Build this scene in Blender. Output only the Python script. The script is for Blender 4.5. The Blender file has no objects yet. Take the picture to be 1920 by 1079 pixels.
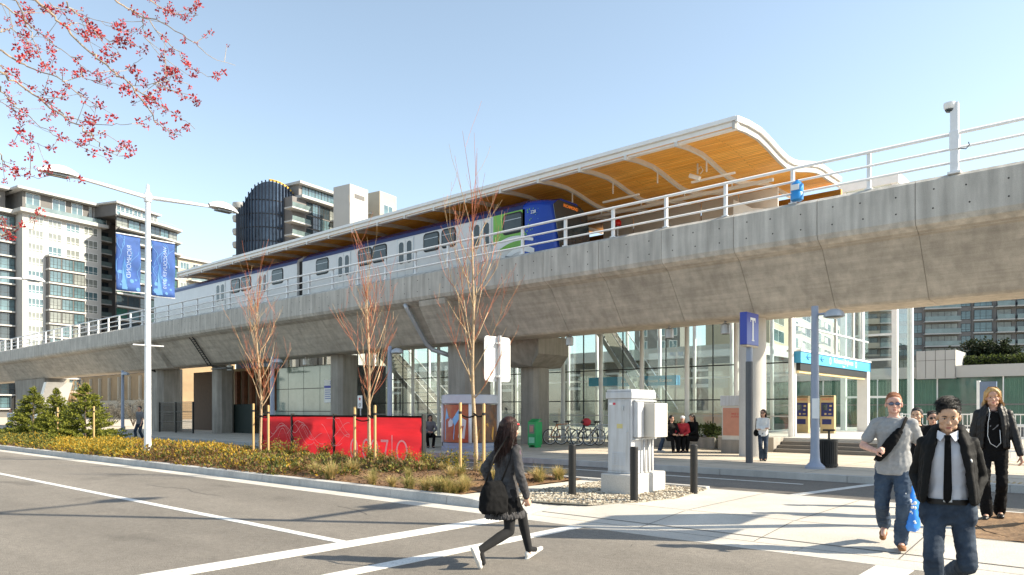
import bpy, bmesh, math, random
from mathutils import Vector, Matrix, noise
random.seed(7)
SC = bpy.context.scene
COL = SC.collection
PI = math.pi
R = math.radians
# ---- camera frame: survey constants used to place things at their real positions
FOC, CX, HY, CAMH = 1360.0, 960.0, 770.0, 1.6
A = R(41.2)
FX, FY = -math.sin(A), math.cos(A)
RX, RY = math.cos(A), math.sin(A)
def gp(px, py, z=0.0):
    d = (CAMH - z) * FOC / (py - HY); t = (px - CX) / FOC
    return Vector((d*(FX+RX*t), d*(FY+RY*t), z))
def at_depth(px, d, z=0.0):
    t = (px - CX) / FOC
    return Vector((d*(FX+RX*t), d*(FY+RY*t), z))
def dep(x, y): return x*FX + y*FY
def x_at(px, Y):
    t = (px - CX) / FOC
    return Y*(FX+RX*t)/(FY+RY*t)
def y_at(px, X):
    t = (px - CX) / FOC
    return X*(FY+RY*t)/(FX+RX*t)
def z_at(py, x, y): return CAMH + dep(x, y)*(HY-py)/FOC
def zY(px, py, Y): return z_at(py, x_at(px, Y), Y)

# ---- objects
def tag(o, label=None, cat=None, group=None, kind=None):
    if label: o['label'] = label
    if cat: o['category'] = cat
    if group: o['group'] = group
    if kind: o['kind'] = kind
    return o
def thing(name, label, cat, loc=(0,0,0), rz=0.0, group=None):
    o = bpy.data.objects.new(name, None); COL.objects.link(o)
    o.empty_display_size = 0.2
    o.location = loc; o.rotation_euler = (0,0,rz)
    return tag(o, label, cat, group)
def copy_tree(o, parent=None):
    c = o.copy(); COL.objects.link(c)
    if parent is not None: c.parent = parent
    for ch in list(o.children): copy_tree(ch, c)
    return c
def relabel(o, label, loc=None, rz=None, group=None):
    o['label'] = label
    if loc is not None: o.location = loc
    if rz is not None: o.rotation_euler = (0,0,rz)
    if group: o['group'] = group
    return o

TMP=bpy.data.scenes.new('tmp_build')
def evaluated_mesh(ob):
    # evaluate one object alone, in a scratch scene
    TMP.collection.objects.link(ob); vl=TMP.view_layers[0]; vl.update(); dg=vl.depsgraph
    me=bpy.data.meshes.new_from_object(ob.evaluated_get(dg)); bpy.data.objects.remove(ob); return me

class MB:
    def __init__(s): s.v=[]; s.f=[]; s.m=[]; s.xf=None
    def add(s, vs, fs, mi=0):
        b=len(s.v)
        if s.xf is not None: vs=[s.xf@Vector(p) for p in vs]
        s.v.extend([tuple(p) for p in vs])
        for q in fs: s.f.append(tuple(b+i for i in q)); s.m.append(mi)
    def box(s, x0,x1,y0,y1,z0,z1, mi=0):
        s.add([(x0,y0,z0),(x1,y0,z0),(x1,y1,z0),(x0,y1,z0),(x0,y0,z1),(x1,y0,z1),(x1,y1,z1),(x0,y1,z1)],
              [(0,3,2,1),(4,5,6,7),(0,1,5,4),(1,2,6,5),(2,3,7,6),(3,0,4,7)], mi)
    def cbox(s, c, sz, rz=0, mi=0, rot=None):
        M = rot.to_4x4() if rot is not None else Matrix.Rotation(rz,4,'Z')
        M = Matrix.Translation(Vector(c))@M
        h=[k/2 for k in sz]
        P=[(-h[0],-h[1],-h[2]),(h[0],-h[1],-h[2]),(h[0],h[1],-h[2]),(-h[0],h[1],-h[2]),(-h[0],-h[1],h[2]),(h[0],-h[1],h[2]),(h[0],h[1],h[2]),(-h[0],h[1],h[2])]
        s.add([M@Vector(p) for p in P],[(0,3,2,1),(4,5,6,7),(0,1,5,4),(1,2,6,5),(2,3,7,6),(3,0,4,7)],mi)
    def prism(s, pts, vec, mi=0):
        n=len(pts); vec=Vector(vec)
        vs=[Vector(p) for p in pts]; vs+= [p+vec for p in vs]
        fs=[tuple(range(n))[::-1], tuple(range(n,2*n))]+[(i,(i+1)%n,n+(i+1)%n,n+i) for i in range(n)]
        s.add(vs,fs,mi)
    def strip(s, A_, B_, mi=0):
        n=len(A_); s.add(list(A_)+list(B_),[(i,i+1,n+i+1,n+i) for i in range(n-1)],mi)
    def tube(s, pts, rad, n=8, mi=0, cap=True, flat=1.0):
        pts=[Vector(p) for p in pts]; k=len(pts)
        if not hasattr(rad,'__len__'): rad=[rad]*k
        vs=[]; fs=[]; up=None
        for i in range(k):
            d=(pts[min(i+1,k-1)]-pts[max(i-1,0)])
            d = d.normalized() if d.length>1e-9 else Vector((0,0,1))
            if up is None:
                a=Vector((0,0,1)) if abs(d.z)<.9 else Vector((1,0,0))
                u=d.cross(a).normalized()
            else:
                u=(up-d*up.dot(d)); u = u.normalized() if u.length>1e-6 else d.orthogonal().normalized()
            up=u; w=d.cross(u)
            for j in range(n):
                th=2*PI*j/n
                vs.append(pts[i]+u*(math.cos(th)*rad[i])+w*(math.sin(th)*rad[i]*flat))
        for i in range(k-1):
            for j in range(n):
                fs.append((i*n+j,i*n+(j+1)%n,(i+1)*n+(j+1)%n,(i+1)*n+j))
        if cap:
            fs.append(tuple(range(n))[::-1]); fs.append(tuple((k-1)*n+j for j in range(n)))
        s.add(vs,fs,mi)
    def lathe(s, prof, c=(0,0,0), n=20, mi=0, a0=0, a1=2*PI):
        c=Vector(c); vs=[]; fs=[]; k=len(prof); full=abs(a1-a0-2*PI)<1e-6; m=n if full else n+1
        for r,z in prof:
            for j in range(m):
                th=a0+(a1-a0)*j/n; vs.append(c+Vector((r*math.cos(th),r*math.sin(th),z)))
        for i in range(k-1):
            for j in range(n):
                j2=(j+1)%m; fs.append((i*m+j,i*m+j2,(i+1)*m+j2,(i+1)*m+j))
        if full:
            if prof[0][0]>1e-5: fs.append(tuple(range(m))[::-1])
            if prof[-1][0]>1e-5: fs.append(tuple((k-1)*m+j for j in range(m)))
        s.add(vs,fs,mi)
    def ball(s, c, r, n=10, k=7, mi=0, M=None):
        c=Vector(c); r=r if hasattr(r,'__len__') else (r,r,r)
        vs=[];fs=[]
        for i in range(k+1):
            ph=PI*i/k
            for j in range(n):
                th=2*PI*j/n
                p=Vector((r[0]*math.sin(ph)*math.cos(th),r[1]*math.sin(ph)*math.sin(th),-r[2]*math.cos(ph)))
                vs.append(c+(M@p if M is not None else p))
        for i in range(k):
            for j in range(n):
                fs.append((i*n+j,i*n+(j+1)%n,(i+1)*n+(j+1)%n,(i+1)*n+j))
        s.add(vs,fs,mi)
    def text(s, txt, size, fn, depth=0.004, mi=0, align='CENTER'):
        vs,fs=text_geo(txt,size,align,depth)
        s.add([fn(*p) for p in vs],fs,mi)
    def build(s, name, mats, parent=None, world=False, smooth=False, bevel=0.0, recalc=True, angle=None):
        me=bpy.data.meshes.new(name)
        vs=s.v
        if world and parent is not None:
            L=parent.location; vs=[(a-L.x,b-L.y,c-L.z) for a,b,c in vs]
        me.from_pydata(vs,[],s.f)
        if not isinstance(mats,(list,tuple)): mats=[mats]
        for m in mats: me.materials.append(m)
        if len(mats)>1: me.polygons.foreach_set('material_index', s.m)
        if recalc:
            bm=bmesh.new(); bm.from_mesh(me)
            bmesh.ops.remove_doubles(bm, verts=bm.verts[:], dist=1e-6)
            bmesh.ops.recalc_face_normals(bm, faces=bm.faces[:]); bm.to_mesh(me); bm.free()
        if smooth: me.polygons.foreach_set('use_smooth',[True]*len(me.polygons))
        if smooth and angle:
            try: me.set_sharp_from_angle(angle=R(angle))
            except Exception: pass
        me.update()
        o=bpy.data.objects.new(name,me); COL.objects.link(o)
        if parent is not None: o.parent=parent
        if bevel:
            b=o.modifiers.new('bevel','BEVEL'); b.width=bevel; b.segments=2; b.limit_method='ANGLE'; b.angle_limit=R(40)
        return o
def text_geo(txt,size,align='CENTER',depth=0.004):
    cu=bpy.data.curves.new('t','FONT'); cu.body=txt; cu.size=size; cu.align_x=align; cu.align_y='CENTER'; cu.extrude=depth; cu.resolution_u=3
    ob=bpy.data.objects.new('t',cu); me=evaluated_mesh(ob)
    vs=[tuple(v.co) for v in me.vertices]; fs=[tuple(p.vertices) for p in me.polygons]
    bpy.data.curves.remove(cu); bpy.data.meshes.remove(me)
    return vs,fs

# ---- materials
def mat(name, col, rough=.6, metal=0.0, var=.12, scale=4.0, bump=0.0, bscale=60.0, stretch=(1,1,1), col2=None, spec=.5, rnd=0.0, detail=6, fine=0.0, world=False):
    m=bpy.data.materials.new(name); m.use_nodes=True
    nt=m.node_tree; N=nt.nodes; L=nt.links; b=N['Principled BSDF']
    b.inputs['Roughness'].default_value=rough; b.inputs['Metallic'].default_value=metal
    b.inputs['Specular IOR Level'].default_value=spec
    tc=N.new('ShaderNodeTexCoord'); mp=N.new('ShaderNodeMapping'); mp.inputs['Scale'].default_value=stretch
    ge=N.new('ShaderNodeNewGeometry') if world else None
    L.new(ge.outputs['Position'] if world else tc.outputs['Object'],mp.inputs['Vector'])
    nz=N.new('ShaderNodeTexNoise'); nz.inputs['Scale'].default_value=scale; nz.inputs['Detail'].default_value=detail; nz.inputs['Roughness'].default_value=.62
    L.new(mp.outputs['Vector'],nz.inputs['Vector'])
    rp=N.new('ShaderNodeValToRGB'); rp.color_ramp.elements[0].position=.3; rp.color_ramp.elements[1].position=.7
    c2=col2 if col2 else tuple(min(1,c*(1+var)) for c in col); c1=tuple(c*(1-var) for c in col) if not col2 else col
    rp.color_ramp.elements[0].color=(*c1,1); rp.color_ramp.elements[1].color=(*c2,1)
    L.new(nz.outputs['Fac'],rp.inputs['Fac']); out=rp.outputs['Color']
    if fine:
        n2=N.new('ShaderNodeTexNoise'); n2.inputs['Scale'].default_value=bscale; n2.inputs['Detail'].default_value=3
        L.new(mp.outputs['Vector'],n2.inputs['Vector'])
        r2=N.new('ShaderNodeMapRange'); r2.inputs['From Min'].default_value=.3; r2.inputs['From Max'].default_value=.7; r2.inputs['To Min'].default_value=1-fine; r2.inputs['To Max'].default_value=1+fine
        L.new(n2.outputs['Fac'],r2.inputs['Value'])
        v=N.new('ShaderNodeVectorMath'); v.operation='SCALE'; L.new(out,v.inputs[0]); L.new(r2.outputs['Result'],v.inputs['Scale']); out=v.outputs['Vector']
    if rnd:
        oi=N.new('ShaderNodeObjectInfo'); r3=N.new('ShaderNodeMapRange'); r3.inputs['To Min'].default_value=1-rnd; r3.inputs['To Max'].default_value=1+rnd
        L.new(oi.outputs['Random'],r3.inputs['Value'])
        v=N.new('ShaderNodeVectorMath'); v.operation='SCALE'; L.new(out,v.inputs[0]); L.new(r3.outputs['Result'],v.inputs['Scale']); out=v.outputs['Vector']
    L.new(out,b.inputs['Base Color'])
    if bump:
        n3=N.new('ShaderNodeTexNoise'); n3.inputs['Scale'].default_value=bscale; n3.inputs['Detail'].default_value=4
        L.new(mp.outputs['Vector'],n3.inputs['Vector'])
        bp=N.new('ShaderNodeBump'); bp.inputs['Strength'].default_value=bump; bp.inputs['Distance'].default_value=.02
        L.new(n3.outputs['Fac'],bp.inputs['Height']); L.new(bp.outputs['Normal'],b.inputs['Normal'])
    return m
def glass(name, tint=(.9,.96,.95), base=.06, edge=.55, rough=.02, dirt=.0):
    m=bpy.data.materials.new(name); m.use_nodes=True
    nt=m.node_tree; N=nt.nodes; L=nt.links; N.remove(N['Principled BSDF']); out=N['Material Output']
    t=N.new('ShaderNodeBsdfTransparent'); t.inputs['Color'].default_value=(*tint,1)
    g=N.new('ShaderNodeBsdfGlossy'); g.inputs['Roughness'].default_value=rough
    d=N.new('ShaderNodeBsdfDiffuse'); d.inputs['Color'].default_value=(.6,.66,.64,1)
    lw=N.new('ShaderNodeLayerWeight'); lw.inputs['Blend'].default_value=.35
    mr=N.new('ShaderNodeMapRange'); mr.inputs['To Min'].default_value=base; mr.inputs['To Max'].default_value=edge
    L.new(lw.outputs['Facing'],mr.inputs['Value'])
    mx=N.new('ShaderNodeMixShader'); L.new(mr.outputs['Result'],mx.inputs['Fac']); L.new(t.outputs[0],mx.inputs[1]); L.new(g.outputs[0],mx.inputs[2])
    m2=N.new('ShaderNodeMixShader'); m2.inputs['Fac'].default_value=dirt; L.new(mx.outputs[0],m2.inputs[1]); L.new(d.outputs[0],m2.inputs[2])
    L.new(m2.outputs[0],out.inputs['Surface'])
    return m
M={}
M['white']=mat('white_paint',(.78,.78,.77),.4,var=.05,scale=3)
M['white_metal']=mat('white_metal',(.74,.75,.76),.35,var=.06,scale=6)
M['grey_metal']=mat('grey_metal',(.42,.44,.46),.4,metal=.3,var=.1)
M['blue_grey']=mat('blue_grey_paint',(.27,.31,.40),.4,var=.06)
M['black_metal']=mat('black_metal',(.007,.007,.007),.5,var=.3,scale=8)
M['black_fabric']=mat('black_fabric',(.006,.006,.0065),.9,var=.3,scale=20,bump=.2,bscale=120,spec=.15)
M['dark_glass']=mat('dark_window_glass',(.03,.045,.055),.06,var=.4,scale=.4,spec=.9)
M['blue_glass']=mat('blue_window_glass',(.02,.045,.12),.07,var=.5,scale=.5,spec=.9)
M['sky_glass']=mat('reflective_window_glass',(.085,.145,.165),.06,var=.5,scale=.3,spec=.9)
M['curtain_glass']=mat('curtained_window_glass',(.20,.215,.20),.15,var=.4,scale=.5,spec=.7)
M['green_glass']=mat('green_tinted_glass',(.025,.085,.065),.08,var=.5,scale=.4,spec=.8)
M['glass']=glass('clear_glass')
M['hall_glass']=glass('hall_glass',(.93,.97,.96),.035,.22,.015,.004)
M['rubber']=mat('rubber',(.02,.02,.02),.8)
# ---------------- ground, roads, kerbs, island, plaza
def concrete_mat(name, c, var=.14, streak=0.0, rnd=0.0, board=False):
    m=mat(name,c,.85,var=var,scale=.9,bump=.35,bscale=55,fine=.10,rnd=rnd,spec=.3,world=True)
    nt=m.node_tree; N=nt.nodes; L=nt.links; b=N['Principled BSDF']
    src=b.inputs['Base Color'].links[0].from_socket
    tc=N.new('ShaderNodeNewGeometry')
    if streak:
        mp=N.new('ShaderNodeMapping'); mp.inputs['Scale'].default_value=(3.5,3.5,.35)
        L.new(tc.outputs['Position'],mp.inputs['Vector'])
        n=N.new('ShaderNodeTexNoise'); n.inputs['Scale'].default_value=1.3; n.inputs['Detail'].default_value=6; L.new(mp.outputs['Vector'],n.inputs['Vector'])
        r=N.new('ShaderNodeMapRange'); r.inputs['From Min'].default_value=.35; r.inputs['From Max'].default_value=.65; r.inputs['To Min'].default_value=1-streak; r.inputs['To Max'].default_value=1.05
        L.new(n.outputs['Fac'],r.inputs['Value'])
        v=N.new('ShaderNodeVectorMath'); v.operation='SCALE'; L.new(src,v.inputs[0]); L.new(r.outputs['Result'],v.inputs['Scale']); src=v.outputs['Vector']
    if board:
        mp=N.new('ShaderNodeMapping'); mp.inputs['Scale'].default_value=(.12,.12,2.6)
        L.new(tc.outputs['Position'],mp.inputs['Vector'])
        n=N.new('ShaderNodeTexNoise'); n.inputs['Scale'].default_value=3; n.inputs['Detail'].default_value=5; n.inputs['Roughness'].default_value=.7; L.new(mp.outputs['Vector'],n.inputs['Vector'])
        r=N.new('ShaderNodeMapRange'); r.inputs['From Min'].default_value=.35; r.inputs['From Max'].default_value=.65; r.inputs['To Min'].default_value=.84; r.inputs['To Max'].default_value=1.07
        L.new(n.outputs['Fac'],r.inputs['Value'])
        v=N.new('ShaderNodeVectorMath'); v.operation='SCALE'; L.new(src,v.inputs[0]); L.new(r.outputs['Result'],v.inputs['Scale']); src=v.outputs['Vector']
    L.new(src,b.inputs['Base Color'])
    return m
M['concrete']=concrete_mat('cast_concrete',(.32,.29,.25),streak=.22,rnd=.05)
M['concrete_board']=concrete_mat('board_marked_concrete',(.47,.42,.355),var=.16,streak=.18,rnd=.05,board=True)
M['concrete_band']=concrete_mat('parapet_concrete',(.55,.515,.46),var=.12,streak=.30,rnd=.05)
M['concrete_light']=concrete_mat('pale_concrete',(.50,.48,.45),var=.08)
M['pave']=concrete_mat('pavement_concrete',(.50,.465,.41),var=.13,streak=.0)
M['plaza']=concrete_mat('plaza_concrete',(.50,.44,.36),var=.12)
M['joint']=mat('dark_joint',(.10,.09,.08),.9)
M['kerb']=concrete_mat('kerb_concrete',(.44,.43,.41),var=.14,streak=.1)

def asphalt(name,c):
    m=bpy.data.materials.new(name); m.use_nodes=True; nt=m.node_tree; N=nt.nodes; L=nt.links; b=N['Principled BSDF']
    b.inputs['Roughness'].default_value=.88; b.inputs['Specular IOR Level'].default_value=.3
    tc=N.new('ShaderNodeTexCoord')
    def nz(sc,st,det,a,bb,lo=.3,hi=.7):
        mp=N.new('ShaderNodeMapping'); mp.inputs['Scale'].default_value=st; L.new(tc.outputs['Object'],mp.inputs['Vector'])
        n=N.new('ShaderNodeTexNoise'); n.inputs['Scale'].default_value=sc; n.inputs['Detail'].default_value=det; L.new(mp.outputs['Vector'],n.inputs['Vector'])
        r=N.new('ShaderNodeMapRange'); r.inputs['From Min'].default_value=lo; r.inputs['From Max'].default_value=hi; r.inputs['To Min'].default_value=a; r.inputs['To Max'].default_value=bb
        L.new(n.outputs['Fac'],r.inputs['Value']); return n,r.outputs['Result']
    _,a1=nz(.45,(.12,1,1),5,.74,1.14)        # tyre-lane streaks along the road
    _,a2=nz(2.2,(1,1,1),6,.92,1.07)
    n3,a3=nz(90,(1,1,1),3,.45,1.55)
    _,a5=nz(14,(1,1,1),4,.86,1.14)
    _,a6=nz(.11,(.15,1,1),3,.86,1.12)
    _,a4=nz(.9,(.5,1,1),8,.0,1.0,.62,.72)       # oil spots
    mu=N.new('ShaderNodeMath'); mu.operation='MULTIPLY'; L.new(a1,mu.inputs[0]); L.new(a2,mu.inputs[1])
    m2=N.new('ShaderNodeMath'); m2.operation='MULTIPLY'; L.new(mu.outputs[0],m2.inputs[0]); L.new(a3,m2.inputs[1])
    for ax in (a5,a6):
        mq=N.new('ShaderNodeMath'); mq.operation='MULTIPLY'; L.new(m2.outputs[0],mq.inputs[0]); L.new(ax,mq.inputs[1]); m2=mq
    sp=N.new('ShaderNodeMath'); sp.operation='MULTIPLY_ADD'; sp.inputs[1].default_value=-.30; sp.inputs[2].default_value=1; L.new(a4,sp.inputs[0])
    m3=N.new('ShaderNodeMath'); m3.operation='MULTIPLY'; L.new(m2.outputs[0],m3.inputs[0]); L.new(sp.outputs[0],m3.inputs[1])
    v=N.new('ShaderNodeVectorMath'); v.operation='SCALE'; v.inputs[0].default_value=c; L.new(m3.outputs[0],v.inputs['Scale']); L.new(v.outputs['Vector'],b.inputs['Base Color'])
    bp=N.new('ShaderNodeBump'); bp.inputs['Strength'].default_value=.5; bp.inputs['Distance'].default_value=.01; L.new(n3.outputs['Fac'],bp.inputs['Height']); L.new(bp.outputs['Normal'],b.inputs['Normal'])
    return m
M['asphalt']=asphalt('asphalt',(.20,.180,.155))
M['asphalt_back']=asphalt('asphalt_back',(.165,.148,.128))
M['road_paint']=mat('road_paint',(.62,.61,.58),.75,var=.10,scale=3,fine=.16,bscale=50)
def wear(m,c2):
    nt=m.node_tree; N=nt.nodes; L=nt.links; b_=N['Principled BSDF']; s_=b_.inputs['Base Color'].links[0].from_socket
    ge=N.new('ShaderNodeNewGeometry'); n_=N.new('ShaderNodeTexNoise'); n_.inputs['Scale'].default_value=7; n_.inputs['Detail'].default_value=9; n_.inputs['Roughness'].default_value=.75; L.new(ge.outputs['Position'],n_.inputs['Vector'])
    r_=N.new('ShaderNodeMapRange'); r_.inputs['From Min'].default_value=.56; r_.inputs['From Max'].default_value=.66; L.new(n_.outputs['Fac'],r_.inputs['Value'])
    mu=N.new('ShaderNodeMath'); mu.operation='MULTIPLY'; mu.inputs[1].default_value=.75; L.new(r_.outputs['Result'],mu.inputs[0])
    mx=N.new('ShaderNodeMix'); mx.data_type='RGBA'; L.new(mu.outputs[0],mx.inputs['Factor']); L.new(s_,mx.inputs['A']); mx.inputs['B'].default_value=(*c2,1); L.new(mx.outputs['Result'],b_.inputs['Base Color'])
wear(M['road_paint'],(.17,.15,.13))
M['gravel']=mat('gravel',(.30,.27,.22),.9,var=.5,scale=28,bump=1.0,bscale=34,col2=(.52,.46,.36),detail=3)
M['mulch']=mat('bark_mulch',(.075,.036,.016),.95,scale=9,bump=1.0,bscale=30,col2=(.24,.135,.06),detail=8)
M['soil']=mat('bare_soil',(.12,.065,.03),.95,scale=6,bump=1.0,bscale=18,col2=(.27,.17,.09),detail=8)

b=MB(); b.box(-900,900,-300,1500,-.6,-.05); tag(b.build('ground',mat('far_ground',(.16,.15,.12),.95,var=.25,scale=.05)),kind='structure')
def gsheet(name, poly, z, m, th=.04, kind='structure'):
    b=MB(); b.prism([(x,y,z-th) for x,y in poly],(0,0,th)); return tag(b.build(name,m),kind=kind)
gsheet('road',[(-260,-60),(60,-60),(60,8.16),(-260,8.16)],0,M['asphalt'])
gsheet('bus_road',[(-260,12.95),(60,12.95),(60,17.05),(-260,17.05)],0,M['asphalt_back'])
gsheet('plaza',[(-260,17.2),(60,17.2),(60,140),(-260,140)],.15,M['plaza'],.19)
# kerb of the plaza, in lengths
b=MB()
x=-200.0
while x<40: b.box(x,x+2.99,17.0,17.196,-.05,.152); x+=3.0
tag(b.build('plaza_kerb',M['kerb']),kind='structure')
# paving joints of the plaza
b=MB()
for i in range(-60,20): b.box(i*1.5-.008,i*1.5+.008,17.22,26.5,.15,.1525)
for j in range(1,6): b.box(-90,30,17.2+j*1.5-.008,17.2+j*1.5+.008,.1505,.153)
tag(b.build('plaza_joint',mat('pave_joint',(.2,.18,.155),.9)),kind='structure')
# tactile strip at the crossing
b=MB()
for i in range(40):
    for j in range(4): b.lathe([(.03,.153),(.022,.162),(0,.163)],(-3.6+i*.1,17.35+j*.1,0),6)
tag(b.build('tactile_paving',mat('tactile',(.45,.34,.2),.8)),kind='structure')
# median: gutter strip, kerb, bed
NOSE=-7.9
b=MB()
x=-120.0
while x<30: b.box(x,min(x+2.985,30),8.12,8.56,-.05,.004); x+=3.0
tag(b.build('gutter_strip',M['pave']),kind='structure')
b=MB(); x=-120.0
def kz(x): # kerb height falls to flush at the crossing
    return .15 if x<-8.6 else max(.006,.15*(1-(x+8.6)/1.5))
while x<-7.2:
    x1=min(x+1.49 if x<-9 else x+.3,-7.1)
    b.add([(x,8.575,-.05),(x1,8.575,-.05),(x1,8.80,-.05),(x,8.80,-.05),(x,8.60,kz(x)),(x1,8.60,kz(x1)),(x1,8.80,kz(x)+.004),(x,8.80,kz(x)+.004)],
          [(0,3,2,1),(4,5,6,7),(0,1,5,4),(1,2,6,5),(2,3,7,6),(3,0,4,7)])
    x=x1+(.01 if x<-9 else 0)
tag(b.build('median_kerb',M['kerb']),kind='structure')
b=MB(); x=-120.0
while x<-6.5: b.box(x,min(x+2.985,-6.3),12.78,12.94,-.05,.15); x+=3.0
tag(b.build('median_back_kerb',M['kerb']),kind='structure')
# planted bed as a gently mounded sheet
def bedz(x,y):
    u=min(1,max(0,(y-8.8)/.6)); w=min(1,max(0,(12.78-y)/.5))
    w*=min(1,max(0,(-9.2-x)/.7))
    return .115+.115*u*w*(.7+.5*noise.noise((x*.3,y*.6,1)))+.025*noise.noise((x*3,y*3,4))
b=MB(); nx,ny=420,22; vs=[];fs=[]
for i in range(nx+1):
    for j in range(ny+1):
        x=-9.2-(i/nx)**1.5*105; y=8.8+j/ny*3.98; vs.append((x,y,bedz(x,y)))
for i in range(nx):
    for j in range(ny): a=i*(ny+1)+j; fs.append((a,a+ny+1,a+ny+2,a+1))
b.add(vs,fs); tag(b.build('planting_bed',M['mulch'],smooth=True),kind='structure')
# crossing island: ramped slab
poly=[]
def islx(x,y):
    if x>-7.15: return islz(y)
    e=min(.1,kz(x) if x>-8.6 else .1); return e+(.1-e)*min(1,max(0,(y-8.8)/1.1))
def islz(y): return .006 if y<8.6 else .006+min(1,(y-8.6)/1.3)*.095
b=MB(); xs=[-9.2,-8.6,-8.3,-8.0,-7.7,-7.4,-7.2,-7.1,-6.6,-5,-3,-1,2,5,9,20]; ys=[8.565,8.8,9.2,9.6,9.9,11,12.3,12.94]
vs=[(x,y if not (y==8.565 and x<-7.15) else 8.81,islx(x,y)) for x in xs for y in ys]
n=len(ys); fs=[(i*n+j,(i+1)*n+j,(i+1)*n+j+1,i*n+j+1) for i in range(len(xs)-1) for j in range(n-1)]
b.add(vs,fs); tag(b.build('island_path',M['pave']),kind='structure')
b=MB(); b.box(-9.2,20,12.945,13.0,-.05,.1); tag(b.build('island_back_edge',M['kerb']),kind='structure')
# score lines on the island
b=MB()
def score(p,q,w=.012):
    p=Vector((*p,islz(p[1])+.003)); q=Vector((*q,islz(q[1])+.003)); d=(q-p); nn=Vector((-d.y,d.x,0)).normalized()*w
    N_=max(1,int(d.length/.3))
    Aa=[];Bb=[]
    for i in range(N_+1):
        c=p+d*i/N_; c.z=islz(c.y)+.004; Aa.append(c-nn); Bb.append(c+nn)
    b.strip(Aa,Bb)
score((-7.1,8.83),(9,8.83),.014); score((-6.6,9.95),(9,9.95),.007)
for xx in (-5.2,-3.6,-2.0,-.4): score((xx,8.58),(xx,12.9),.006)
tag(b.build('island_joint',M['joint']),kind='structure')
# gravel round the cabinet
poly=[(-6.25,12.75),(-6.0,11.2),(-6.2,10.2),(-6.7,9.5),(-7.6,9.25),(-8.5,9.3),(-8.6,10.2),(-8.6,12.78)]
b=MB(); b.prism([(x,y,.09) for x,y in poly],(0,0,.022)); tag(b.build('gravel',M['gravel']),kind='structure')
# loose pebbles
b=MB(); rnd=random.Random(3)
def inpoly(x,y,P):
    c=False; j=len(P)-1
    for i in range(len(P)):
        if (P[i][1]>y)!=(P[j][1]>y) and x<(P[j][0]-P[i][0])*(y-P[i][1])/(P[j][1]-P[i][1])+P[i][0]: c=not c
        j=i
    return c
for k in range(5200):
    x=rnd.uniform(-8.7,-5.95); y=rnd.uniform(9.2,12.78)
    if inpoly(x,y,poly):
        r=rnd.uniform(.012,.032); b.ball((x,y,.112+r*.3),(r,r*rnd.uniform(.7,1.2),r*.7),5,3,mi=rnd.randint(0,2))
tag(b.build('pebbles',[mat('pebble',(.40,.35,.27),.9),mat('pebble_dark',(.22,.18,.13),.9),mat('pebble_pale',(.54,.49,.40),.9)],recalc=False),kind='stuff')
# soil bed on the right
poly2=[(-1.75,11.3),(-1.5,10.6),(-1.0,10.0),(1.5,9.9),(6,9.9),(6,12.9),(-1.3,12.92),(-1.6,12.2)]
b=MB(); b.prism([(x,y,.08) for x,y in poly2],(0,0,.035)); tag(b.build('soil_bed',M['soil']),kind='structure')
b=MB(); nx=60; ny=24; vs=[];fs=[]
for i in range(nx+1):
    for j in range(ny+1):
        x=-1.75+i/nx*7.5; y=10.0+j/ny*2.85
        e=min(1,max(0,min(x+1.75-abs(y-11.3)*.45,(y-9.95),(12.9-y))/.5))
        vs.append((x,y,.105+e*(.07+.09*noise.noise((x*1.5,y*1.5,3))+.05*noise.noise((x*5,y*5,8)))))
for i in range(nx):
    for j in range(ny): a=i*(ny+1)+j; fs.append((a,a+ny+1,a+ny+2,a+1))
b.add(vs,fs); tag(b.build('soil_mound',M['soil'],smooth=True),kind='structure')
# road markings, each a thin sheet
def mark(name,poly): gsheet(name,poly,.006,M['road_paint'],.005)
mark('lane_line',[(-200,5.20),(-7.362,5.20),(-7.362,5.34),(-200,5.34)])
mark('stop_line',[(-7.36,-6),(-7.02,-6),(-7.02,8.1),(-7.36,8.1)])
mark('crossing_line',[(-6.02,-6),(-5.80,-6),(-5.80,8.1),(-6.02,8.1)])
mark('crossing_line',[(-2.1,-6),(-1.75,-6),(-1.75,8.1),(-2.1,8.1)])
mark('bus_crossing_line',[(-5.25,13.05),(-5.05,13.05),(-4.35,16.95),(-4.55,16.95)])
mark('bus_lane_line',[(-60,15.9),(-5.6,15.9),(-5.6,16.0),(-60,16.0)])

# fine cracks and tar seams in the asphalt
rc=random.Random(31)
b=MB()
for sx,sy,ang,n in ((-13,6.6,-.05,22),(-9.0,6.9,.3,9),(-5.0,3.4,.2,9),(-20,4.2,.02,26),(-4.4,6.7,1.4,7)):
    P=[]; x,y,a=sx,sy,ang
    for i in range(n):
        P.append((x,y)); a+=rc.gauss(0,.16)-(a-ang)*.45; x-=math.cos(a)*.16; y+=math.sin(a)*.16
    b.strip([(x,y-.006-.004*rc.random(),.0025) for x,y in P],[(x,y+.006+.004*rc.random(),.0025) for x,y in P])
tag(b.build('road_crack',mat('tar_crack',(.06,.055,.05),.9),recalc=False),kind='structure')
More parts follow.
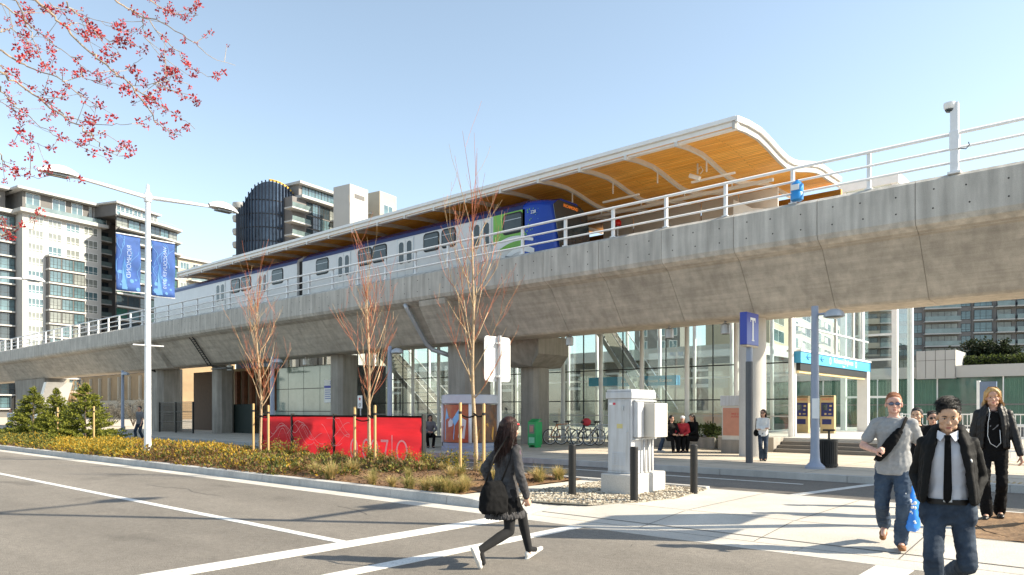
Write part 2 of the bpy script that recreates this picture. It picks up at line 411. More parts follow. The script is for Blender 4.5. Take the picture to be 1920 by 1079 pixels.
# ---------------- elevated guideway
gw=thing('elevated_guideway','long grey concrete elevated railway guideway crossing the picture above the plaza','guideway',(-40,22.3,0))
SEG=2.35
sec=[(20.14,7.30),(20.0,7.20),(20.0,6.30),(20.07,6.17),(20.26,6.07),(20.42,5.98),(21.48,4.56),(21.56,4.5),(22.9,4.5),(22.98,4.56),(24.1,5.98),(24.4,6.07),(24.53,6.17),(24.6,6.3),(24.6,7.2),(24.46,7.30),(24.30,7.30),(24.28,6.02),(20.34,6.02),(20.30,7.30)]
def segment(Lx):
    b=MB(); b.prism([(-Lx/2,y,z) for y,z in sec],(Lx,0,0))
    return b
b=segment(SEG-.015)
hr=random.Random(5)
def disc(b,x,y,z,r,mi):
    b.add([(x+r*math.cos(k*PI/4),y,z+r*math.sin(k*PI/4)) for k in range(8)],[tuple(range(8))],mi)
for xx in (-.8,-.05,.7):
    for z in (6.5,6.95): disc(b,xx+hr.uniform(-.05,.05),19.997,z+hr.uniform(-.03,.03),.022,1)
sx0=-4.30
b.xf=None
vs=[(x,y-22.3,z) for x,y,z in b.v]; b.v=vs
for i_,q_ in enumerate(b.f):
    if b.m[i_]==0 and len(q_)==4 and min(b.v[j_][2] for j_ in q_)>6.0: b.m[i_]=2
M['tie']=mat('tie_hole',(.06,.055,.05),.9)
segp=b.build('girder_segment',[M['concrete_board'],M['tie'],M['concrete_band']],gw)
segs=[]
k=0; X=sx0-SEG/2+SEG*5
first=True
while X>-150:
    o=segp if first else segp.copy()
    if not first: COL.objects.link(o); o.parent=gw
    o.location=(X+40,0,0); first=False; X-=SEG
# dark filler inside the joints
b=MB(); sc=[(22.3+(y-22.3)*.985,z*.985+.085) for y,z in sec]
b.prism([(-150,y,z) for y,z in sc],(160,0,0)); b.build('joint_seal',mat('joint_seal',(.34,.31,.27),.9),gw,world=True)
# thickened diaphragm over the pier
b=MB(); x0,x1=x_at(797,20.4),x_at(846,20.4)
b.prism([(x0,20.03,6.12),(x0,20.06,5.9),(x0,21.0,4.42),(x0,22,4.42),(x0,22,6.12)],(x1-x0,0,0)); b.build('diaphragm',M['concrete_board'],gw,world=True,bevel=.03)
x0,x1=x_at(252,20.4),x_at(292,20.4)
b=MB(); b.prism([(x0,20.1,6.06),(x0,20.2,5.9),(x0,21.2,4.42),(x0,22,4.42),(x0,22,6.06)],(x1-x0,0,0)); b.build('diaphragm',M['concrete_board'],gw,world=True,bevel=.03)
# drain pipes
def pipe(pts,r,m): 
    b=MB(); b.tube(pts,r,10); return b.build('drain_pipe',m,gw,world=True,smooth=True)
xa=x_at(764,20.3); pipe([(xa,20.18,6.12),(xa+.05,20.22,5.95),(xa+.1,21.3,4.5),(xa+.25,21.5,4.25),(xa+.6,21.7,4.12),(x_at(848,22),22,3.95)],.10,M['grey_metal'])
xa=x_at(250,20.3); pipe([(xa,20.3,6.02),(xa,20.32,5.9),(xa+.15,21.4,4.45),(xa+.9,21.7,4.2)],.09,M['black_metal'])
# cable tray down the flank
b=MB(); xa=x_at(358,20.4)
for s in (0,.42): b.tube([(xa+s,20.28,6.03),(xa+s+.1,20.36,5.9),(xa+s+.1,21.42,4.4),(xa+s+.9,21.7,4.2)],.03,6)
for i in range(13):
    u=i/12; b.tube([(xa+.1,20.36+u*1.06,5.9-u*1.5),(xa+.52,20.36+u*1.06,5.9-u*1.5)],.028,5)
b.box(xa+.3,xa+2.2,21.5,21.9,4.13,4.2)
b.build('cable_tray',M['black_metal'],gw,world=True)
# guard railings
def railing(Y,xs,label,x0,x1,group=None):
    g=thing('guardrail',label,'railing',((x0+x1)/2,Y,7.3))
    cx=(x0+x1)/2
    b=MB(); b.box(-.045,.045,-.045,.045,0,1.0); b.box(-.09,.09,-.08,.08,0,.03)
    b.tube([(0,0,1.0),(0,0,1.02)],.04,8)
    p=b.build('post',M['white_metal'],g); p.location=(xs[0]-cx,0,0)
    for x in xs[1:]:
        q=p.copy(); COL.objects.link(q); q.parent=g; q.location=(x-cx,0,0)
    for z,r in ((.96,.045),(.60,.033),(.27,.033)):
        b=MB(); b.tube([(x0-cx,-.06,z),(x1-cx,-.06,z)],r,8); b.build('rail',M['white_metal'],g,smooth=True)
    return g
xs=[-3.45-1.96*i for i in range(-6,62)]
railing(20.2,[x for x in xs if x>-122],'white three-rail guardrail running along the front parapet of the concrete guideway','' and 0 or -122,9)
railing(24.4,[x for x in xs if -122<x<-50],'white guardrail along the far parapet of the guideway beyond the platform','' and 0 or -122,-49.5)
railing(24.4,[x for x in xs if x>-7.5 and x<2],'white guardrail on the far parapet right of the wooden canopy',-7.5,9)
# columns
def column(px,Y,w,label,top=4.5,m='concrete',round_=False,wy=None):
    X=x_at(px,Y); t=thing('guideway_column',label,'column',(X,Y,.14),0,'concrete columns holding up the guideway')
    b=MB(); h=top-.14; wy=wy or w; a=w/2; c=wy/2; k=min(a,c)*.35
    if round_: b.lathe([(a,0),(a,h)],(0,0,0),32)
    else: b.prism([(-a+k,-c,0),(a-k,-c,0),(a,-c+k,0),(a,c-k,0),(a-k,c,0),(-a+k,c,0),(-a,c-k,0),(-a,-c+k,0)],(0,0,h))
    b.build('shaft',M[m],t,smooth=round_,angle=40 if round_ else None)
    return t
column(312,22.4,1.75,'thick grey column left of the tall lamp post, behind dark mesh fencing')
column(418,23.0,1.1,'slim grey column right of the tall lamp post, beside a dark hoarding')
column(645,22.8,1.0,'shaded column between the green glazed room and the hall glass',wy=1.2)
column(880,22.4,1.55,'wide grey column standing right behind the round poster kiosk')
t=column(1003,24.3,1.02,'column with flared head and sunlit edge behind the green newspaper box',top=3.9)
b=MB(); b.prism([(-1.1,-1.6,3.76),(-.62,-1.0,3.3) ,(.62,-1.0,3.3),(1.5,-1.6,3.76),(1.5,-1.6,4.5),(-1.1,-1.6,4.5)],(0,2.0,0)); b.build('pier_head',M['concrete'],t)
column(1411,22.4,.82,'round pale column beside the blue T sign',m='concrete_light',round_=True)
# far V-shaped pier
Xv=x_at(70,22.4); t=thing('guideway_column','far pier with slanted edge whitened as if sunlit at the left end of the guideway','column',(Xv,22.4,.14),0,'concrete columns holding up the guideway')
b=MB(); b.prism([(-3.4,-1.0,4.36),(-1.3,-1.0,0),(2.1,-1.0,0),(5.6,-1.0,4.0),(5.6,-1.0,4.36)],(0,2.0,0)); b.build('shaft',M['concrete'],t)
b=MB(); b.prism([(2.12,-1.06,0),(2.9,-1.06,0),(6.4,-1.06,4.0),(5.62,-1.06,4.0)],(0,2.1,0)); b.build('strut',M['white'],t)  # white stands in for sunlight on the slanted side of the pier
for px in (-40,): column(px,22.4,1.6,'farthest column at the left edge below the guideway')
# lamps below the girder
for i,(px,py,lab) in enumerate(((1360,612,'small can light below the girder left of the T sign'),(1255,622,'small can light below the girder above the seated group'),(1068,634,'small can light below the girder by the flared column'),(430,683,'small white can light below the girder near the left sapling'),(573,675,'small white can light above the green glazed room'))):
    Y=22.3; X=x_at(px,Y); t=thing('downlight',lab,'light fitting',(X,Y,4.5),0,'can lights fixed below the guideway')
    b=MB(); b.lathe([(.13,-.42),(.15,-.40),(.15,-.12),(.1,-.08),(.04,-.07),(.04,0)],(0,0,0),14); b.build('housing',M['grey_metal'] if i<3 else M['white'],t,smooth=True,angle=40)
    b=MB(); b.lathe([(.0,-.421),(.12,-.421)],(0,0,0),14); b.build('lens',M['curtain_glass'],t)
# camera mast
X=x_at(1790,20.12); zt=zY(1790,190,20.12)
t=thing('camera_mast','tall white mast with a dome camera standing on the parapet at right','camera mast',(X,20.12,7.3))
b=MB(); b.box(-.085,.085,-.085,.085,-.02,zt-7.3-.05); b.box(-.14,.14,-.12,.12,-.03,.03); b.box(-.1,.1,-.1,.1,.55,1.0); b.build('mast',M['white_metal'],t,bevel=.01)
b=MB(); b.lathe([(.0,.02),(.09,.05),(.13,.14),(.13,.22),(0,.26)],(-.1,-.05,zt-7.3-.26),14); b.build('camera_dome',M['white'],t,smooth=True,angle=50)
b=MB(); b.lathe([(0,-.07),(.07,-.05),(.1,.0),(.1,.03)],(-.1,-.05,zt-7.3-.2),12); b.build('lens',M['dark_glass'],t,smooth=True)
b=MB(); b.tube([(.09,-.1,.55),(.25,-.1,.5),(.32,-.1,.58),(.3,-.1,.65)],.012,5); b.build('cable',M['black_metal'],t)
# blue container hung on the rail
X=x_at(1495,20.1); t=thing('water_container','bright blue plastic container strapped to the guardrail below the canopy tip','container',(X,20.08,7.33))
b=MB(); b.lathe([(.12,0),(.16,.03),(.165,.2),(.15,.23),(.165,.26),(.165,.44),(.12,.5),(.05,.52),(.05,.57),(0,.57)],(0,0,0),18); b.build('body',mat('blue_plastic',(.02,.25,.62),.35),t,smooth=True,angle=50)
b=MB(); b.box(-.11,.11,-.172,-.16,.27,.42); b.build('label_panel',M['white'],t)
# ---------------- train
TY=20.86
tr=thing('metro_train','white metro train with blue nose and green panel stopped under the wooden canopy','train',(-33,22.3,6.0))
M['train_white']=mat('train_white',(.66,.64,.61),.25,var=.05,scale=2)
M['train_blue']=mat('train_blue',(.012,.055,.36),.22,var=.1,scale=1)
M['train_navy']=mat('train_navy',(.008,.016,.10),.3,var=.1)
M['train_green']=mat('train_green',(.16,.42,.03),.3,var=.15,scale=1)
def carsec(x,dz=0,inset=0):
    i=inset
    return [(x,20.95+i,6.25),(x,TY+i,6.7),(x,TY+i,9.18),(x,TY+.06+i,9.36),(x,21.25+i,9.6-dz),(x,21.8,9.72-dz),(x,22.8,9.72-dz),(x,23.35-i,9.6-dz),(x,23.68-i,9.36),(x,23.74-i,9.18),(x,23.74-i,6.7),(x,23.65-i,6.25)]
def loft(secs):
    b=MB(); n=len(secs[0]); vs=[p for s in secs for p in s]
    fs=[(i*n+j,i*n+(j+1)%n,(i+1)*n+(j+1)%n,(i+1)*n+j) for i in range(len(secs)-1) for j in range(n)]
    fs+=[tuple(range(n))[::-1],tuple((len(secs)-1)*n+j for j in range(n))]
    b.add(vs,fs); return b
xn=x_at(1040,TY); xg=x_at(562,TY)
xb=xn-1.55   # where the nose starts
loft([carsec(xg+.25),carsec(xb)]).build('car_body',M['train_white'],tr,world=True,smooth=True,angle=25)
loft([carsec(xg-17.5),carsec(xg-.25)]).build('car_body',M['train_white'],tr,world=True,smooth=True,angle=25)
b=MB(); b.box(xg-.3,xg+.3,21.0,23.6,6.4,9.3); b.build('gangway',M['rubber'],tr,world=True)
# nose: rounded in plan and leaning back
def nosesec(u):
    x=xb+u*1.45; i=.42*max(0,u-.35)**2*2.2
    s=carsec(x,dz=.12*u,inset=i)
    return [(px_ - (max(0,z-7.9)*.20*u),y,z) for px_,y,z in s]
loft([nosesec(u) for u in (0,.3,.55,.75,.9,1.0)]).build('nose',M['train_blue'],tr,world=True,smooth=True,angle=50)
e=nosesec(1.0)
# windscreen mask on the nose end
def onnose(y,z): 
    return (xb+1.45-max(0,z-7.9)*.20+.012,y,z)
b=MB(); b.prism([onnose(21.30,7.55),onnose(21.22,9.25),onnose(21.6,9.5),onnose(23.0,9.5),onnose(23.38,9.25),onnose(23.30,7.55)],(.02,0,0)); b.build('windscreen',M['dark_glass'],tr,world=True)
b=MB()
fn=lambda u,v,w:(xb+1.45-(9.3-7.9)*.2+.045+w,22.3+u,9.33+v)
b.text('RICHMOND',.17,fn,.002)
m=mat('sign_amber',(.7,.2,.02),.5); m.node_tree.nodes['Principled BSDF'].inputs['Emission Color'].default_value=(1,.25,.03,1); m.node_tree.nodes['Principled BSDF'].inputs['Emission Strength'].default_value=.25
b.build('destination_sign',m,tr,world=True)
for y in (21.62,22.98):
    b=MB(); b.ball((xb+1.45,y,7.2),(.05,.14,.09),12,6); b.build('headlight',M['curtain_glass'],tr,world=True,smooth=True)
b=MB(); b.tube([onnose(22.0,7.6),onnose(22.35,8.7)],.015,5); b.build('wiper',M['black_metal'],tr,world=True)
# side livery on the near flank, thin films
def film(poly,m,name,d=.006):
    b=MB(); b.prism([(x,TY-d,z) for x,z in poly],(0,d-.001,0)); return b.build(name,m,tr,world=True)
def rect(x0,x1,z0,z1): return [(x0,z0),(x1,z0),(x1,z1),(x0,z1)]
b=MB()
for xa,xc in ((xg+.25,xb+.02),(xg-17.5,xg-.25)):
    b.add([(xa,TY-.008,9.19),(xc,TY-.008,9.19),(xc,TY+.05,9.37),(xa,TY+.05,9.37),(xa,TY+.02,9.19),(xc,TY+.02,9.19)],[(0,1,2,3)])
    b.add([(xa,TY+.05,9.372),(xc,TY+.05,9.372),(xc,21.25,9.615),(xa,21.25,9.615)],[(0,1,2,3)])
b.build('roof_stripe',M['train_navy'],tr,world=True,recalc=False)
zt=9.185
xd=x_at(984,TY); xgr0=x_at(925,TY)
film(rect(xd,xb+.02,6.7,zt),M['train_blue'],'blue_panel',.006)
film(rect(xgr0,xd,7.75,zt),M['train_green'],'green_panel',.006)
# green dots fading into blue
b=MB(); rr=random.Random(2)
for k in range(22):
    u=rr.random()**1.6; s=.03*(1-u)+.01; x=xd+u*.7; z=rr.uniform(8.2,zt-.05)
    b.add([(x-s,TY-.0085,z),(x,TY-.0085,z-s),(x+s,TY-.0085,z),(x,TY-.0085,z+s)],[(0,1,2,3)])
b.build('livery_dots',M['train_green'],tr,world=True)
# white swoosh
def arc(x0,x1,za,zb,th0,th1,bow,n=14):
    up=[];lo=[]
    for i in range(n+1):
        u=i/n; x=x0+(x1-x0)*u; z=za+(zb-za)*u+bow*math.sin(PI*u); th=th0+(th1-th0)*u
        up.append((x,z+th/2)); lo.append((x,z-th/2))
    return up,lo
for k,(x0,x1,za,zb,a0,a1,bow) in enumerate(((xgr0,xb+.55,7.86,7.98,.34,.10,.22),(xgr0+.6,xb+.6,7.40,7.52,.20,.22,.26),(xgr0-.3,xgr0+2.0,7.3,7.0,.9,.5,.0))):
    up,lo=arc(x0,x1,za,zb,a0,a1,bow)
    b=MB(); b.strip([(x,TY-.011,z) for x,z in up],[(x,TY-.011,z) for x,z in lo]); b.build('swoosh',M['white'],tr,world=True,recalc=False)
b=MB(); b.text('228',.17,lambda u,v,w:(x_at(1000,TY)+u,TY-.012-w,9.0+v),.002); b.build('car_number',M['white'],tr,world=True)
# windows and doors
M['train_window']=mat('train_window',(.015,.02,.02),.05,var=.7,scale=1.2,spec=.5,col2=(.05,.06,.05))
def rrect(x0,x1,z0,z1,r,y):
    P=[]
    for cx,cz,a in ((x1-r,z0+r,-90),(x1-r,z1-r,0),(x0+r,z1-r,90),(x0+r,z0+r,180)):
        for k in range(5):
            th=R(a+k*22.5); P.append((cx+r*math.cos(th),y,cz+r*math.sin(th)))
    return P
def window(p0,p1,z0=8.40,z1=9.08):
    x0,x1=x_at(p0,TY),x_at(p1,TY)
    b=MB(); b.prism(rrect(x0-.06,x1+.06,z0-.06,z1+.06,.16,TY-.016),(0,.012,0)); w=b.build('window',M['rubber'],tr,world=True)
    b=MB(); b.prism(rrect(x0,x1,z0,z1,.12,TY-.024),(0,.01,0))
    g=b.build('pane',M['train_window'],w); g.data.transform(Matrix.Translation(-tr.location)); 
    b=MB(); b.box(x0,x1,TY-.027,TY-.024,z1-.2,z1-.175); g=b.build('sash',M['grey_metal'],w); g.data.transform(Matrix.Translation(-tr.location))
for a in ((945,978),(830,853),(796,822),(700,724),(673,696),(594,615),(511,530),(453,470),(434,449)): window(*a)
def door(p0,p1):
    x0,x1=x_at(p0,TY),x_at(p1,TY); xm=(x0+x1)/2
    b=MB(); b.box(x0-.05,x1+.05,TY-.012,TY-.004,6.75,9.16); d=b.build('door',M['grey_metal'],tr,world=True)
    for a_,c_ in ((x0,xm-.015),(xm+.015,x1)):
        b=MB(); b.box(a_,c_,TY-.02,TY-.012,6.78,9.12); q=b.build('door_leaf',M['train_white'],d); q.data.transform(Matrix.Translation(-tr.location))
        b=MB(); b.prism(rrect(a_+.1,c_-.1,8.05,9.0,.12,TY-.028),(0,.008,0)); q=b.build('pane',M['train_window'],d); q.data.transform(Matrix.Translation(-tr.location))
for a in ((886,921),(746,775),(633,657),(484,501),(405,422)): door(*a)
# ---------------- canopy, platform, glass hall
def wood_mat(name,c1,c2):
    m=bpy.data.materials.new(name); m.use_nodes=True; nt=m.node_tree; N=nt.nodes; L=nt.links; b=N['Principled BSDF']
    b.inputs['Roughness'].default_value=.45; b.inputs['Specular IOR Level'].default_value=.4
    tc=N.new('ShaderNodeTexCoord'); br=N.new('ShaderNodeTexBrick')
    br.inputs['Scale'].default_value=1; br.inputs['Brick Width'].default_value=2.9; br.inputs['Row Height'].default_value=.105; br.inputs['Mortar Size'].default_value=.006
    br.inputs['Color1'].default_value=(*c1,1); br.inputs['Color2'].default_value=(*c2,1); br.inputs['Mortar'].default_value=(c1[0]*.3,c1[1]*.3,c1[2]*.3,1); br.offset=.37
    L.new(tc.outputs['Object'],br.inputs['Vector'])
    mp=N.new('ShaderNodeMapping'); mp.inputs['Scale'].default_value=(.6,14,14); L.new(tc.outputs['Object'],mp.inputs['Vector'])
    n=N.new('ShaderNodeTexNoise'); n.inputs['Scale'].default_value=2; n.inputs['Detail'].default_value=6; L.new(mp.outputs['Vector'],n.inputs['Vector'])
    r=N.new('ShaderNodeMapRange'); r.inputs['From Min'].default_value=.3; r.inputs['From Max'].default_value=.7; r.inputs['To Min'].default_value=.72; r.inputs['To Max'].default_value=1.2
    L.new(n.outputs['Fac'],r.inputs['Value'])
    v=N.new('ShaderNodeVectorMath'); v.operation='SCALE'; L.new(br.outputs['Color'],v.inputs[0]); L.new(r.outputs['Result'],v.inputs['Scale']); L.new(v.outputs['Vector'],b.inputs['Base Color'])
    return m
M['wood']=wood_mat('plank_soffit',(.84,.37,.05),(.93,.49,.10))
M['tread']=concrete_mat('shaded_step_concrete',(.17,.155,.14),var=.15)  # concrete darkened so the shade on the stairs sits in its colour
YC=20.5; XE=x_at(1380,YC); XW=x_at(332,YC)
outl=[(1380,217),(1402,226),(1425,240),(1441,256),(1455,272),(1466,284),(1477,294),(1488,300),(1500,302.5),(1516,303),(1532,305),(1543,310),(1552,317),(1564,325),(1576,333)]
prof=[]
for px,py in outl:
    Y=y_at(px,XE); prof.append((Y,z_at(py,XE,Y)))
# the soffit follows the top 0.34 m lower
TH=.34
st=thing('station_canopy','long wave-shaped station canopy with white edge and orange timber soffit above the train','canopy',((XE+XW)/2,25,10))
def ribbon(off0,off1,x0,x1):
    b=MB(); up=[(y,z-off0) for y,z in prof]; lo=[(y,z-off1) for y,z in prof]
    P=up+lo[::-1]; n=len(up)
    vs=[(x0,y,z) for y,z in P]+[(x1,y,z) for y,z in P]; m=len(P)
    fs=[(i,(i+1)%m,m+(i+1)%m,m+i) for i in range(m)]
    for base in (0,m):
        for i in range(n-1): fs.append((base+i,base+i+1,base+m-2-i,base+m-1-i))
    b.add(vs,fs); return b
ribbon(0,.10,XW,XE-.02).build('roof_deck',M['white'],st,world=True,smooth=True,angle=40)
b=MB(); b.strip([(XW+.05,y,z-.30) for y,z in prof],[(XE-.06,y,z-.30) for y,z in prof]); b.build('soffit',M['wood'],st,smooth=True,recalc=False).data.transform(Matrix.Translation(-st.location))
b=MB(); b.prism([(XW,YC-.02,prof[0][1]-.0),(XW,YC-.02,prof[0][1]-.12),(XW,YC+.06,prof[0][1]-.14),(XW,YC+.06,prof[0][1]-.36),(XW,YC+.22,prof[0][1]-.36),(XW,YC+.22,prof[0][1]-.0)],(XE-XW,0,0)); b.build('fascia',M['white'],st,world=True)
ribbon(.003,.17,XE-.02,XE+.05).build('end_fascia',M['white'],st,world=True)
ribbon(.15,.37,XE-.12,XE-.03).build('end_fascia',M['concrete_light'],st,world=True)
ribbon(.0,.36,XW-.05,XW).build('end_fascia',M['white'],st,world=True)
M['rib']=mat('rib_paint',(.62,.60,.56),.4,var=.05)
# ribs
def valley(i): return prof[i]
ribx=[x_at(1267,YC)-1.86*k for k in range(19)]
b=MB()
lo=[(y,z-.30) for y,z in prof]; lo2=[(y,z-.44) for y,z in prof]
n=len(lo)
P=lo+lo2[::-1]; m_=len(P)
vs=[(-.05,y-25,z-10) for y,z in P]+[(.05,y-25,z-10) for y,z in P]
fs=[(i,(i+1)%m_,m_+(i+1)%m_,m_+i) for i in range(m_)]
for base in (0,m_):
    for i in range(n-1): fs.append((base+i,base+i+1,base+m_-2-i,base+m_-1-i))
b.add(vs,fs); rib=b.build('rib',M['rib'],st)
for k,x in enumerate(ribx):
    o=rib if k==0 else rib.copy()
    if k: COL.objects.link(o); o.parent=st
    o.location=(x-st.location.x,0,0)
# beam with light strip at the valley, hung on rods
yv,zv=prof[6]
b=MB(); b.box(XW+.3,XE-.5,yv-.06,yv+.06,zv-.72,zv-.62); b.build('beam',M['rib'],st,world=True)
for k in range(0,18,2):
    x=ribx[k]; b=MB(); b.box(x-.9,x+.7,yv-1.35,yv-1.27,zv-.62,zv-.56); b.build('light_strip',M['white'],st,world=True)
for k in range(18):
    x=ribx[k]
    b=MB(); b.tube([(x,prof[2][0]+.35,prof[2][1]-.35),(x,prof[2][0]+.35,zv-.58)],.028,6); b.build('hanger_rod',M['rib'],st,world=True)
    b=MB(); b.tube([(x,yv,zv-.4),(x,yv,zv-.65)],.03,6); b.build('hanger_rod',M['rib'],st,world=True)
# posts on the far side
for k in range(1,18,3):
    b=MB(); b.tube([(ribx[k],29.2,7.1),(ribx[k],29.2,10.75)],.11,10); b.build('canopy_post',M['white_metal'],st,world=True,smooth=True)
# security camera hung from the soffit
t=thing('security_camera','white security camera hung from the timber canopy soffit near its tip','camera',(x_at(1308,23),23,9.62))
b=MB(); b.tube([(0,0,.95),(0,0,.12)],.03,8); b.tube([(0,0,.25),(.12,0,.35),(.2,0,.2),(.1,0,.1)],.015,6); b.build('bracket',M['rib'],t)
b=MB(); b.cbox((-.08,-.05,.02),(.42,.14,.14),rot=Matrix.Rotation(R(25),3,'Y')); b.build('camera_body',M['white'],t,bevel=.02)
# platform slab
pl=thing('station_platform','raised concrete station platform behind the train under the canopy','platform',(-28,28.5,6.6))
b=MB(); b.box(XW-1,XE+1.2,24.7,33,6.7,7.1); b.build('platform_slab',M['pave'],pl,world=True)
b=MB(); b.box(XW-1,XE+1.2,24.68,24.9,7.1,7.104); b.build('edge_strip',mat('yellow_strip',(.6,.42,.03),.7),pl,world=True)
sw=thing('screen_wall','wood panelled screen wall with pale upper panels at the back of the platform','screen wall',(-25,29.6,7.1))
b=MB(); b.box(XW,XE+.2,29.6,29.75,7.1,10.2); b.build('wood_panel',M['wood'],sw,world=True)
b=MB(); xa=x_at(1130,26.6); xe=x_at(1460,26.6); w=(xe-xa)/5
for k in range(5):
    b=MB(); b.box(xa+k*w+.03,xa+(k+1)*w-.03,26.6,26.68,8.75,9.85); b.build('pale_panel',M['concrete_light'],sw,world=True,bevel=.01)
for k in range(12):
    xx=x_at(1150,29.4)+k*1.9
    if xx<XE: 
        b=MB(); b.box(xx,xx+.3,29.5,29.6,8.85,9.2); b.build('sign_plate',M['black_metal'],sw,world=True)
# clutter beside the track seen through the rails
b=MB()
for k in range(26):
    x=-10-k*1.55; b.tube([(x,24.6,7.2),(x-.5,24.65,7.6),(x-1.0,24.6,7.25)],.12,7)
tag(b.build('platform_cables',M['curtain_glass']),'pale cable bundles lying on the platform edge behind the guardrail','cable')
t=thing('platform_cabinet','white cabinet with sloping top on the platform end behind the guardrail','cabinet',(x_at(1425,26),26,7.1))
b=MB(); b.prism([(-.9,-.3,0),(.6,-.3,0),(.6,-.3,1.7),(-.2,-.3,1.9),(-.9,-.3,2.35)],(0,.6,0)); b.build('body',M['white'],t,bevel=.02)
b=MB(); b.box(.6,2.4,-.3,.3,0,1.45); b.build('door_panel',M['concrete_light'],t)
t=thing('track_signal','small red signal lamp on a stub behind the train nose','signal',(x_at(1158,24.9),24.9,7.1))
b=MB(); b.tube([(0,0,0),(0,0,1.95)],.04,8); b.build('stub',M['grey_metal'],t); b=MB(); b.lathe([(.0,1.95),(.14,1.97),(.16,2.1),(.1,2.22),(0,2.25)],(0,0,0),12); b.build('lamp_head',mat('signal_red',(.5,.01,.01),.3),t,smooth=True)
# ---- stair tower with white roof right of the canopy
tw=thing('stair_tower','glazed stair tower with flat white roof rising right of the canopy tip','stair tower',(-10,39.5,.15))
YT=38.0; tx0,tx1=x_at(1582,YT),x_at(1678,YT)
b=MB(); b.box(tx0-.2,tx1+.2,YT-.2,YT+3.2,zY(1640,352,YT),zY(1640,333,YT)); b.build('roof_slab',M['white'],tw,world=True)
zr=zY(1640,352,YT)
for x in (tx0,tx1):
    for y in (YT,YT+3): 
        b=MB(); b.box(x-.12,x+.12,y-.12,y+.12,.15,zr); b.build('post',M['white'],tw,world=True)
for z in (2.2,4.0,5.2,7.4,9.5):
    b=MB(); b.box(tx0+.12,tx1-.12,YT-.05,YT+.05,z,z+.1); b.build('rail',M['white_metal'],tw,world=True)
b=MB(); b.box(tx0+.12,tx1-.12,YT-.01,YT+.01,.3,zr); b.build('glass_pane',M['hall_glass'],tw,world=True)
b=MB(); b.box(tx1-.01,tx1+.01,YT+.12,YT+2.88,.3,zr); b.build('glass_pane',M['hall_glass'],tw,world=True)
# ---- glass hall under the platform
hall=thing('station_hall','tall glazed station hall with white mullions under the platform','station hall',(-25,31,.15))
GY=27.0; XR=-9.85; XL=-47.0; HT=6.68
muls=[XR-2.1*k for k in range(18)]
for k,x in enumerate(muls):
    b=MB(); b.tube([(x,GY-.16,.15),(x,GY-.16,HT)],.095,12); b.build('mullion',M['white'],hall,world=True,smooth=True)
for z,mm in ((3.36,'black_metal'),(2.0,'black_metal'),(1.36,'concrete_light'),(5.6,'black_metal')):
    b=MB(); b.box(XL,XR,GY-.03,GY+.03,z,z+.045); b.build('transom',M[mm],hall,world=True)
b=MB()
for k in range(17):
    x=(muls[k]+muls[k+1])/2; b.box(x-.014,x+.014,GY-.032,GY+.032,.15,HT)
b.build('transom',M['black_metal'],hall,world=True)
for k in range(17):
    b=MB(); b.box(muls[k+1]+.02,muls[k]-.02,GY-.008,GY+.008,.2,HT); b.build('glass_pane',M['hall_glass'],hall,world=True)
for k in range(17):
    b=MB(); b.box(muls[k+1]+.02,muls[k]-.02,35.99,36.006,.2,HT); b.build('glass_pane',M['hall_glass'],hall,world=True)
for k in range(0,18,1):
    x=muls[k]; b=MB(); b.tube([(x,35.7,.15),(x,35.7,HT)],.1,8); b.build('mullion',M['white'],hall,world=True,smooth=True)
b=MB(); b.box(XL,XR,35.95,36.05,3.3,3.4); b.build('transom',M['white_metal'],hall,world=True)
# side glass over the portal
for k in range(4):
    y0=GY+.1+k*2.4; b=MB(); b.box(XR-.008,XR+.008,y0+.05,y0+2.35,3.9,HT); b.build('glass_pane',M['hall_glass'],hall,world=True)
    b=MB(); b.box(XR-.05,XR+.05,y0-.05,y0+.05,.6 if k in (0,) else 3.9,HT); b.build('mullion',M['white'],hall,world=True)
b=MB(); b.box(XR-.04,XR+.04,GY+.2,36.6,4.75,4.83); b.build('transom',M['grey_metal'],hall,world=True)
b=MB(); b.box(XL,-14,27.2,35.9,.10,.17); b.build('hall_floor',M['plaza'],hall,world=True)
# low walls just inside the glass
b=MB(); b.box(-19,-12.2,30.2,30.4,.15,1.5); b.build('inner_wall',mat('inner_wall',(.62,.56,.46),.7),hall,world=True)
# stair flights inside the hall
def flight(x0,x1,z0,z1,y,label):
    t=thing('stair_flight',label,'stairs',(x0,y,.15),0,'stair flights inside the glass hall')
    n=22; b=MB(); dx=(x1-x0)/n; dz=(z1-z0)/n
    for i in range(n): b.box(min(x0+i*dx,x0+(i+1)*dx),max(x0+i*dx,x0+(i+1)*dx),y,y+1.6,z0+i*dz-.05,z0+(i+1)*dz)
    b.build('steps',M['tread'],t,world=True)
    for yy in (y-.06,y+1.66):
        b=MB(); b.prism([(x0,yy,z0-.25),(x1,yy,z1-.25),(x1,yy,z1+.15),(x0,yy,z0+.15)],(0,.05,0)); b.build('stringer',M['grey_metal'],t,world=True)
        b=MB(); b.tube([(x0,yy,z0+1.05),(x1,yy,z1+1.05)],.03,6); b.build('handrail',M['white_metal'],t,world=True)
        b=MB(); b.prism([(x0,yy+.02,z0+.2),(x1,yy+.02,z1+.2),(x1,yy+.02,z1+.95),(x0,yy+.02,z0+.95)],(0,.012,0)); b.build('glass_pane',M['hall_glass'],t,world=True)
flight(x_at(1240,32),x_at(1105,32),.63,6.6,32,'glass-sided stair flight rising leftward seen through the hall glass')
flight(x_at(690,31),x_at(840,31),6.4,.3,31,'stair flight falling rightward behind the red fabric fence')
